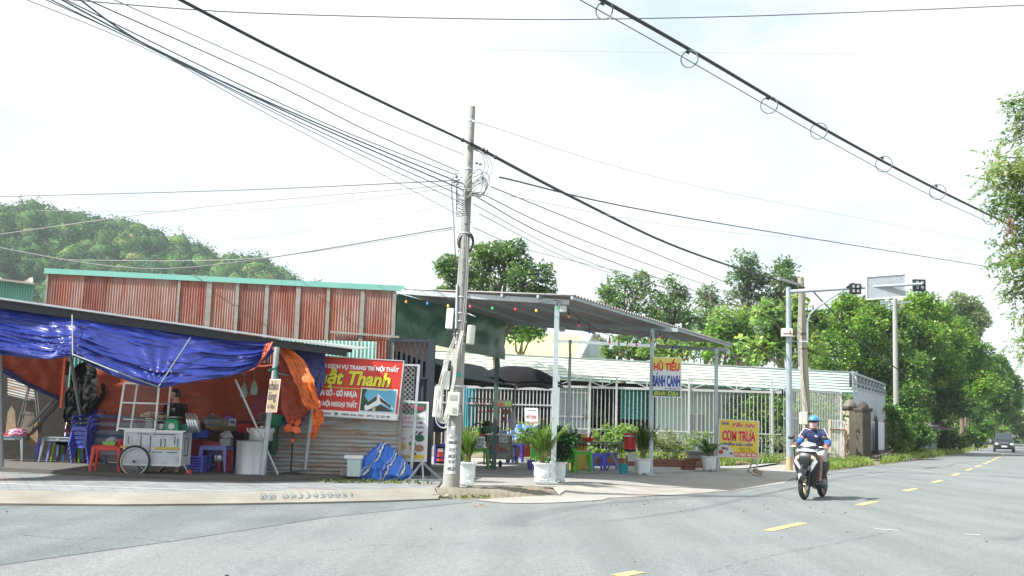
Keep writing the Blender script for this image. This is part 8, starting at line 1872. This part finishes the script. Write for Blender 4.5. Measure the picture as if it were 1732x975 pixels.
# ============================================================= FAR THINGS
mp_=thing('marker_post','red and white striped roadside marker post under the trees','post',gz(1586,765.5,.02)); hm=at(1586,719,mp_.location.y).z
for k in range(8):
 q=MB(); q.lathe([(.09,hm*k/8),(.09,hm*(k+1)/8-.003)],n=10); q.build('stripe',P((.5,.05,.04))if k%2 else P((.6,.6,.56)),mp_)
sb=thing('grey_hut','small blue-grey hut half hidden by leaves beside the marker post','hut',Vector((at(1575,750,78).x,78,0)))
a,c=at(1562,728,78),at(1584,752,78); q=MB(); q.box(((a.x+c.x)/2-sb.location.x,1,a.z/2),(c.x-a.x,2,a.z)); q.build('wall',mat('hut_wall',(.22,.28,.32),.8,var=.2),sb)
q=MB(); q.prism([((a.x-.5)-sb.location.x,-.5,a.z),((c.x+1.2)-sb.location.x,-.5,a.z+.1),((c.x+.8)-sb.location.x,2.2,a.z+.5),((a.x-.5)-sb.location.x,2.2,a.z+.5)],(0,0,.1)); q.build('roof',mat('hut_roof',(.14,.13,.12),.8),sb)
for i,(x0_,x1_,Y,c,lb_)in enumerate(((1621,1628,98,(.15,.4,.6),'light blue panel of a roadside stall far down the road'),(1635,1639,100,(.25,.45,.5),'teal panel further down the road under the trees'),(1643,1648,104,(.4,.5,.52),'pale panel near the parked motorbikes'))):
 a,b_=at(x0_,733,Y),at(x1_,755,Y); o=MB().box((0,0,0),(b_.x-a.x,.2,a.z-.1)).build('roadside_panel',mat('panelc%d'%i,c,.6)); o.location=((a.x+b_.x)/2,Y,(a.z)/2); tag(o,lb_,'panel')
pm=thing('parked_motorbike','parked motorbike with an orange and white load far along the road','motorbike',gz(1666,758,0)); s_=pm.location.y
q=MB(); q.ring((-.25,-.1,.3),.24,.06,(1,.3,0),16,6); q.ring((.35,.6,.3),.24,.06,(1,.3,0),16,6); q.build('wheels',BLK,pm)
q=MB(); q.box((0,0.1,.7),(.5,1.2,.4)); q.build('body',P((.06,.06,.07)),pm,bevel=.05)
q=MB(); q.box((-.2,-.1,1.15),(.7,.6,.5)); q.build('orange_load',P((.6,.28,.08)),pm,bevel=.05)
q=MB(); q.box((.45,.2,1.0),(.6,.6,.9)); q.build('white_load',P((.55,.55,.52)),pm,bevel=.08)
VY=100; vb=gz(1698,763,0); vp=Vector((at(1698,760,93).x,93,0))
vn=thing('van','small black passenger van coming towards us far down the road','van',vp,R(-24))
hh,ww=1.70,1.60
BP=mat('van_paint',(.012,.014,.018),.25,coat=.6)
def vr(y,z0_,z1_,w0_,w1_):return[Vector((-w0_/2,y,z0_)),Vector((w0_/2,y,z0_)),Vector((w0_/2,y,z0_+(z1_-z0_)*.45)),Vector((w1_/2,y,z1_-.08)),Vector((w1_/2-.1,y,z1_)),Vector((-w1_/2+.1,y,z1_)),Vector((-w1_/2,y,z1_-.08)),Vector((-w0_/2,y,z0_+(z1_-z0_)*.45))]
q=MB(); q.loft([vr(-1.75,.35,.75,ww*.92,ww*.86),vr(-1.6,.28,.95,ww,ww*.92),vr(-1.2,.25,1.08,ww,ww*.92),vr(-.75,.25,hh-.06,ww,ww*.84),vr(-.5,.25,hh,ww,ww*.84),vr(1.7,.25,hh,ww,ww*.84),vr(1.85,.4,hh-.3,ww*.95,ww*.8)]); q.build('body',BP,vn,smooth=True)
q=MB(); q.prism([(-.68,-1.22,1.07),(.68,-1.22,1.07),(.60,-.80,1.58),(-.60,-.80,1.58)],(0,.03,.03)); q.v=[v+Vector((0,-.03,.02))for v in q.v]; q.build('windscreen',mat('van_glass',(.03,.045,.05),.06,var=.02),vn)
for sx in(-1,1):
 q=MB(); q.box((sx*.60,-1.72,.70),(.28,.1,.16)); q.build('headlight',mat('headlamp',(.6,.62,.62),.15),vn,bevel=.02)
 q=MB(); q.box((sx*.93,-1.0,1.12),(.16,.1,.2)); q.build('wing_mirror',BLK,vn,bevel=.03)
 for y in(-1.2,1.2):
  q=MB(); q.tube([(sx*.68,y,.29),(sx*.84,y,.29)],.29,18); q.build('wheel',BLK,vn)
q=MB(); q.box((0,-1.77,.52),(.9,.05,.22)); q.build('grille',BLKM,vn); q=MB(); q.box((0,-1.80,.50),(.45,.02,.13)); q.build('number_plate',P((.65,.66,.66)),vn); q=MB(); q.box((0,-1.76,.80),(.7,.03,.05)); q.build('chrome_strip',STEEL,vn)
# ============================================================= MOTORBIKE + RIDER
bp0=gz(1361,846,0)
rear=gz(1387,838,0)
hd=(bp0-rear);
HA=math.atan2(-.845,-.535)
WBASE=1.24
fwd=Vector((math.cos(HA),math.sin(HA),0))
org=bp0-fwd*(WBASE/2+.02)+Vector((0,.02,0))
mbk=thing('scooter','black motor scooter with chrome V front being ridden towards us','motor scooter',org,HA)
BKP=mat('scooter_black',(.009,.010,.012),.34,coat=.25,var=.05); BKM=mat('scooter_matte',(.018,.02,.022),.5); CHR=mat('scooter_silver',(.62,.65,.68),.2,.55);
FW,RW=Vector((.62,0,.285)),Vector((-.62,0,.275))
for c_,r_,nm in((FW,.283,'front_wheel'),(RW,.272,'rear_wheel')):
 q=MB(); q.ring(c_,r_-.045,.045,(0,1,0),36,10,e=.05); w_=q.build(nm,BLK,mbk,smooth=True)
 q=MB(); q.ring(c_,r_-.085,.012,(0,1,0),30,6,e=.035)
 for k in range(5):
  a=2*PI*k/5; q.bar(c_,c_+Vector(((r_-.09)*math.cos(a),0,(r_-.09)*math.sin(a))),.035,.03)
 q.tube([c_-Vector((0,.06,0)),c_+Vector((0,.06,0))],.035,12); q.build('rim',mat('rim_bronze',(.30,.25,.18),.35,.7),w_,smooth=True)
q=MB(); q.tube([FW+Vector((0,.05,0)),FW+Vector((0,.055,0))],.10,18); q.build('brake_disc',STEEL,mbk)
for sy in(-1,1):
 q=MB(); q.tube([FW+Vector((0,sy*.075,0)),FW+Vector((-.13,sy*.07,.42))],[.024,.028],10); q.build('fork',BKM,mbk,smooth=True)
def ff(u,v):
 a=R(20+120*u); b_=(v-.5)*2; r_=.325+.03*(1-b_*b_); return FW+Vector((math.cos(a)*r_,b_*.075*(.75+.25*math.sin(PI*u)),math.sin(a)*r_-.04*abs(b_)**2))
MB().grid(ff,18,10).build('front_fender',BKP,mbk,smooth=True,solid=.008)
q=MB(); q.grid(lambda u,v:ff(.10+u*.08,.22+v*.56)+Vector((.012,0,.004)),5,8); q.build('fender_trim',CHR,mbk,smooth=True)
def ringxy(z,cx,rx,ry,p_=2.4,n=28):
 out=[]
 for k in range(n):
  a=2*PI*k/n; ca,sa=math.cos(a),math.sin(a); g_=(abs(ca)**p_+abs(sa)**p_)**(-1/p_); out.append(Vector((cx+ca*g_*rx,sa*g_*ry,z)))
 return out
def ringyz(x,cz,ry,rz,p_=2.4,n=28,cy=0):
 out=[]
 for k in range(n):
  a=2*PI*k/n; ca,sa=math.cos(a),math.sin(a); g_=(abs(ca)**p_+abs(sa)**p_)**(-1/p_); out.append(Vector((x,cy+ca*g_*ry,cz+sa*g_*rz)))
 return out
q=MB(); q.loft([ringxy(.28,.36,.05,.13),ringxy(.42,.37,.07,.19),ringxy(.58,.39,.10,.245),ringxy(.72,.41,.13,.265),ringxy(.82,.42,.14,.245),ringxy(.90,.40,.13,.19),ringxy(.96,.37,.10,.13)]); q.build('front_shield',BKM,mbk,smooth=True)
def shield_front(y,z):
 tab=[(.28,.41,.13),(.42,.44,.19),(.58,.49,.245),(.72,.54,.265),(.82,.56,.245),(.90,.53,.19),(.96,.47,.13)]
 for(z0_,x0_,w0_),(z1_,x1_,w1_)in zip(tab,tab[1:]):
  if z0_<=z<=z1_:f=(z-z0_)/(z1_-z0_); x=x0_+(x1_-x0_)*f; w_=w0_+(w1_-w0_)*f; break
 else:x,w_=(.41,.12)if z<.3 else(.47,.10)
 cx=.39; k=max(0,1-(abs(y)/w_)**2.4)**(1/2.4); return Vector((cx+(x-cx)*k,y,z))
def patch(name,pts,m_,off=.008,n=10,th=.006):
 """pts: quad corners (y,z) TL TR BR BL on the shield"""
 def fn(u,v):
  y=(pts[0][0]*(1-u)+pts[1][0]*u)*(1-v)+(pts[3][0]*(1-u)+pts[2][0]*u)*v; z=(pts[0][1]*(1-u)+pts[1][1]*u)*(1-v)+(pts[3][1]*(1-u)+pts[2][1]*u)*v
  return shield_front(y,z)+Vector((off,0,0))
 MB().grid(fn,n,n).build(name,m_,mbk,smooth=True)
patch('nose_panel',((-.12,.93),(.12,.93),(.03,.50),(-.03,.50)),mat('nose_dark',(.02,.024,.028),.4),.018)
for sy in(-1,1):
 patch('chrome_wing',((sy*.20,.80),(sy*.13,.72),(sy*.015,.46),(sy*.07,.52)),CHR,.016)
 patch('chrome_wing',((sy*.235,.74),(sy*.20,.80),(sy*.07,.52),(sy*.10,.54)),mat('scooter_headlight',(.75,.78,.80),.12,.2),.016)
 patch('turn_signal',((sy*.205,.82),(sy*.12,.87),(sy*.12,.80),(sy*.20,.76)),mat('signal_amber',(.55,.42,.30),.3),.014)
q=MB(); q.loft([ringyz(.50,1.00,.02,.02),ringyz(.49,.99,.10,.03),ringyz(.44,1.0,.18,.045),ringyz(.36,1.02,.18,.045),ringyz(.28,1.02,.12,.04),ringyz(.25,1.02,.03,.02)]); q.build('handlebar_cowl',BKP,mbk,smooth=True)
def cf(u,v):
 y=(u-.5)*.36*(1-.35*v); return Vector((.56-.17*v-abs(u-.5)**2*.4,y*1.2,.935+.20*v-abs(u-.5)*.08*v))
MB().grid(cf,14,8).build('head_cover',mat('scooter_glass',(.38,.43,.46),.15,.1,var=.6,vs=9),mbk,smooth=True)  # light blotches in the colour stand in for a white reflection on the cover
for sy in(-1,1):
 q=MB(); q.tube([(.36,sy*.12,1.03),(.33,sy*.22,1.03),(.27,sy*.30,1.02)],.016,8); q.build('handlebar',BKM,mbk,smooth=True)
 q=MB(); q.tube([(.31,sy*.25,1.025),(.25,sy*.37,1.015)],.021,10); q.build('grip',BLK,mbk,smooth=True)
 q=MB(); q.tube([(.34,sy*.23,1.03),(.36,sy*.30,1.02),(.32,sy*.38,1.01)],.007,6); q.build('brake_lever',STEEL,mbk,smooth=True)
 q=MB(); q.tube([(.34,sy*.20,1.04),(.33,sy*.25,1.13),(.34,sy*.29,1.19)],.008,6); q.build('mirror_stem',BLKM,mbk)
 q=MB(); q.ell((.34,sy*.335,1.205),(.025,.072,.042),14,10)
 M_=Matrix.Rotation(R(-14*sy),3,'X'); c0=Vector((.34,sy*.335,1.205)); q.v=[c0+M_@(v-c0)for v in q.v]; q.build('mirror',BKM,mbk,smooth=True)
q=MB(); q.box((.12,0,.31),(.52,.34,.07)); q.build('floorboard',BKM,mbk,bevel=.02)
q=MB(); q.loft([ringyz(.02,.42,.10,.12),ringyz(-.08,.50,.15,.20),ringyz(-.3,.55,.17,.19),ringyz(-.55,.60,.16,.15),ringyz(-.80,.68,.11,.09),ringyz(-.90,.72,.04,.04)]); q.build('rear_body',mat('scooter_side',(.012,.013,.015),.6,spec=.2),mbk,smooth=True)
q=MB(); q.loft([ringyz(.04,.70,.06,.03),ringyz(-.05,.745,.12,.05),ringyz(-.3,.765,.15,.05),ringyz(-.45,.80,.145,.055),ringyz(-.75,.82,.12,.05),ringyz(-.82,.82,.05,.02)]); q.build('seat',mat('seat_vinyl',(.012,.012,.012),.55),mbk,smooth=True)
q=MB(); q.tube([(-.6,-.14,.86),(-.85,-.12,.88),(-.92,0,.88),(-.85,.12,.88),(-.6,.14,.86)],.014,8); q.build('grab_rail',BKM,mbk,smooth=True)
q=MB(); q.loft([ringyz(-.02,.27,.06,.05),ringyz(-.25,.26,.11,.09),ringyz(-.5,.28,.13,.10),ringyz(-.68,.29,.09,.09)]); q.build('engine',mat('engine_grey',(.06,.06,.065),.45,.5),mbk,smooth=True)
q=MB(); q.tube([(-.15,-.12,.22),(-.35,-.17,.24),(-.5,-.19,.30),(-.85,-.20,.38)],[.02,.035,.055,.05],12); q.build('exhaust',BKM,mbk,smooth=True)
q=MB(); q.box((-.15,.17,.24),(.24,.10,.03)); q.box((-.15,-.17,.24),(.24,.10,.03)); q.build('footpeg',BKM,mbk)
q=MB(); q.box((.30,0,.60),(.05,.30,.50)); q.build('leg_shield_inner',BKM,mbk,bevel=.03)
mbk.scale=(1.04,)*3
rd=thing('person','rider in blue jacket, shorts, blue helmet and pink face mask on the scooter','person',org,HA)
V=[Vector(v)for v in((-.25,0,.88),(-.24,0,1.02),(-.19,0,1.18),(-.14,0,1.31),(-.12,0,1.38),(-.10,0,1.44),
(-.20,.10,.86),(.20,.19,.80),(.14,.17,.40),(.22,.175,.37),
(-.20,-.10,.86),(.20,-.19,.80),(.14,-.17,.40),(.22,-.175,.37),
(-.13,.17,1.31),(-.06,.30,1.09),(.20,.31,1.05),(-.13,-.17,1.31),(-.06,-.30,1.09),(.20,-.31,1.05))]
E=[(0,1),(1,2),(2,3),(3,4),(4,5),(0,6),(6,7),(7,8),(8,9),(0,10),(10,11),(11,12),(12,13),(3,14),(14,15),(15,16),(3,17),(17,18),(18,19)]
Rr=[(.14,.12),(.13,.10),(.14,.10),(.12,.085),.052,.05,.085,.058,.042,.032,.085,.058,.042,.032,.058,.046,.028,.058,.046,.028]
V2,E2,R2=list(V),list(E),list(Rr)
hand(V2,E2,R2,16,(.9,.25,-.1),(.1,-1,.1),(.2,0,1),.95,.9); hand(V2,E2,R2,19,(.9,-.25,-.1),(.1,1,.1),(.2,0,1),.95,.9)
skin('body',V2,E2,R2,mat('rider_skin',(.36,.185,.11),.5,var=.08,vs=8),rd)
NAVY=mat('jacket_navy',(.010,.022,.085),.7,var=.25,vs=10,bump=.9,bs=13); BLUJ=mat('jacket_blue',(.015,.11,.36),.65,var=.2,vs=10,bump=.9,bs=15)
jv=[V[0]+Vector((0,0,.02)),V[1],V[2],V[3],V[4]+Vector((0,0,-.02)),V[14],V[14].lerp(V[15],.55),V[17],V[17].lerp(V[18],.55)]
skin('jacket',jv,[(0,1),(1,2),(2,3),(3,4),(3,5),(5,6),(3,7),(7,8)],[(.17,.15),(.16,.13),(.175,.13),(.15,.11),.075,.088,.075,.088,.075],NAVY,rd)
for s_,idx in((1,(14,15,16)),(-1,(17,18,19))):
 a,b_,c_=V[idx[0]].lerp(V[idx[1]],.45),V[idx[1]],V[idx[1]].lerp(V[idx[2]],.82)
 skin('sleeve',[a,b_,c_],[(0,1),(1,2)],[.076,.070,.052],BLUJ,rd)
 e_=V[idx[1]].lerp(V[idx[2]],.86); q=MB(); dd_=(V[idx[2]]-V[idx[1]]).normalized(); q.tube([e_-dd_*.015,e_+dd_*.015],.045,12); q.build('cuff',mat('cuff_red',(.5,.06,.03),.6),rd)
 for k in(-.03,.0,.03):
  q=MB(); q.tube([V[4]+Vector((.05+k*.5,s_*.06,-.02)),V[idx[0]]+Vector((.03+k,s_*.03,.082)),V[idx[0]].lerp(V[idx[1]],.3)+Vector((.05+k,s_*.062,.035)),V[idx[0]].lerp(V[idx[1]],.5)+Vector((.05+k,s_*.07,.01))],.0035,5); q.build('white_stripe',P((.7,.7,.72)),rd,smooth=True)
q=MB(); c0=Vector((.005,.07,1.235))
for k in range(3):q.bar(c0+Vector((0.0,-.02*k+.02,-.012)),c0+Vector((0,-.02*k+.02-.008,.012+.008*k)),.012,.01)
q.build('chest_emblem',P((.7,.7,.72)),rd)
skin('shorts',[V[0]+Vector((0,0,-.01)),V[6]+Vector((0,0,.0)),V[6].lerp(V[7],.72),V[10],V[10].lerp(V[11],.72)],[(0,1),(1,2),(0,3),(3,4)],[(.16,.13),.108,.092,.108,.092],mat('shorts_grey',(.42,.44,.45),.8,var=.1),rd)
for s_,i in((1,8),(-1,12)):
 a=V[i]; q=MB(); q.loft([[a+Vector((x*l_+o_,y*w_,z))for x,y in((-.5,-.5),(.5,-.4),(.5,.4),(-.5,.5))]for l_,w_,o_,z in((.26,.10,.04,-.065),(.27,.11,.04,-.045),(.24,.10,.03,-.03))]); q.build('sandal_sole',BLK,rd,bevel=.008)
 q=MB(); q.grid(lambda u,v:a+Vector((.08+.06*v,.055*math.cos(PI*u),-.03+.055*math.sin(PI*u))),10,2); q.build('sandal_strap',mat('strap_grey',(.35,.38,.42),.6),rd,solid=.006)
 q=MB()
 for k in range(5):q.tube([a+Vector((.08,-.036+.018*k,-.025)),a+Vector((.175-.006*abs(k-(1 if s_>0 else 3)),-.038+.019*k,-.032))],[.014,.010],6)
 q.build('toes',mat('rider_skin',(.36,.185,.11)),rd,smooth=True)
rd.scale=(1.04,)*3
hc=Vector((-.07,0,1.515))
head_mesh(hc,0,1.0).build('head',mat('rider_skin',(.36,.185,.11)),rd,smooth=True)
face_parts(rd,hc,0,1.0)
def mf(u,v):
 a=R(-82+164*u); z=-.012-.108*v; r_=(.106-.022*v+.018*math.exp(-((u-.5)/.14)**2)*(1-v*.3)); return hc+Vector((r_*math.cos(a)*.98,r_*math.sin(a)*.80,z))
MB().grid(mf,22,10).build('face_mask',mat('mask_pink',(.58,.40,.42),.8,var=.45,vs=30),rd,smooth=True,solid=.004)
for sy in(-1,1):
 q=MB(); q.ell(hc+Vector((.098,sy*.034,.012)),(.008,.028,.018),12,8); q.build('sunglass_lens',mat('dark_lens',(.01,.01,.012),.1),rd,smooth=True)
q=MB(); q.bar(hc+Vector((.104,-.02,.016)),hc+Vector((.104,.02,.016)),.006);
for sy in(-1,1):q.bar(hc+Vector((.095,sy*.06,.018)),hc+Vector((0,sy*.082,.012)),.005)
q.build('sunglass_frame',BLKM,rd)
HB=mat('helmet_blue',(.01,.22,.50),.22,coat=.7)
def hf2(u,v):
 th=PI*(.005+.505*v); a=2*PI*u; return hc+Vector((-.012+.138*math.sin(th)*math.cos(a),.116*math.sin(th)*math.sin(a),.022+.122*math.cos(th)))
MB().grid(hf2,40,18).build('helmet',HB,rd,smooth=True)
q=MB(); q.ring(hc+Vector((-.012,0,.026)),.122,.012,(0,0,1),36,6,e=.014); q.v=[hc+Vector(((v.x-hc.x+.012)*1.10-.012,(v.y-hc.y)*.93,v.z-hc.z))for v in q.v]; q.build('helmet_rim',BLK,rd,smooth=True)
q=MB(); q.grid(lambda u,v:hc+Vector((.115*math.cos(R(-55+110*u))+.045*v*math.cos(R(-55+110*u)),.105*math.sin(R(-55+110*u)),.045-.018*v)),14,4); q.build('helmet_visor',BLK,rd,smooth=True,solid=.004)
q=MB()
for sy in(-1,1):q.tube([hc+Vector((.0,sy*.105,.02)),hc+Vector((.02,sy*.09,-.06)),hc+Vector((.04,sy*.04,-.135))],.006,5)
q.build('chin_strap',BLK,rd)
q=MB();
for k in range(3):q.ell(hc+Vector((.10-.01*k,-.03+.03*k,.095)),(.012,.014,.008),8,5)
q.build('helmet_decal',P((.7,.72,.75)),rd,smooth=True)
# ============================================================= SMALL LITTER AND HAZE
random.seed(5)
mb=MB()
for _ in range(150):
 x,y=random.choice(((random.uniform(-10,1),random.uniform(15,19)),(random.uniform(-1,6),random.uniform(17.5,21)),(random.uniform(-9,12),random.uniform(8,20))))
 p=Vector((x,y,.012)); s_=random.uniform(.008,.022)
 if not(y<14.5 or x>1.5):continue
 mb.box(p,(s_*1.6,s_,s_*.6),random.uniform(0,3))
o=mb.build('road_grit',mat('grit',(.14,.12,.09),.95,var=.5)); tag(o,'scattered small stones and grit lying on the asphalt','grit',kind='stuff')
for i in range(9):
 p=gz(random.uniform(733,762),random.uniform(827,842),.05); s_=random.uniform(.05,.12)
 o=MB().box((0,0,0),(s_*1.5,s_,s_*.5)).build('broken_stone',CURB,bevel=.01); o.location=p; o.rotation_euler=(random.uniform(-.3,.3),random.uniform(-.3,.3),random.uniform(0,3)); tag(o,'broken piece of pale concrete lying where the kerb meets the pole','stone','broken kerb pieces by the concrete pole')
q=MB()
for i in range(9):
 p=gz(random.uniform(795,825),random.uniform(853,858),.012); a=random.uniform(0,6); q.poly([p,p+Vector((math.cos(a)*.06,math.sin(a)*.05,.015)),p+Vector((math.cos(a)*.12,math.sin(a)*.08,.004)),p+Vector((math.cos(a+.6)*.06,math.sin(a+.6)*.05,.0))])
o=q.build('dry_leaf_litter',mat('dry_leaf',(.25,.16,.09))); tag(o,'few dry leaves on the road below the mossy corner kerb','leaves',kind='stuff')
m=bpy.data.materials.new('haze_air'); m.use_nodes=True; nt_=m.node_tree; nt_.nodes.clear()
ho=nt_.nodes.new('ShaderNodeOutputMaterial'); hv_=nt_.nodes.new('ShaderNodeVolumePrincipled'); hv_.inputs['Color'].default_value=(.80,.92,1,1); hv_.inputs['Density'].default_value=.00035; hv_.inputs['Anisotropy'].default_value=.2
nt_.links.new(hv_.outputs[0],ho.inputs['Volume'])
o=MB().box((0,880,59),(3010,1812,122)).build('haze',m); o['kind']='stuff'; o['label']='thin pale humid haze filling the air over the street'; o['category']='haze'
for i,pts in enumerate((((1180,972),(1262,950),(1330,934),(1420,918),(1490,903),(1530,893)),((40,905),(120,912),(210,909),(300,917)),((560,930),(640,921),(730,925),(820,913)))):
 P_=[]
 for(x,y),(x2,y2)in zip(pts,pts[1:]):
  for k in range(10):P_.append(gz(x+(x2-x)*k/10+random.uniform(-3,3),y+(y2-y)*k/10+random.uniform(-.8,.8),.0085))
 q=MB()
 for a,b_ in zip(P_,P_[1:]):
  if random.random()<.18:continue
  n_=Vector((0,random.uniform(.003,.009),0)); q.poly([a-n_,b_-n_,b_+n_,a+n_])
 o=q.build('road_crack',mat('crack_dark',(.075,.08,.08),.95)); o['kind']='structure'
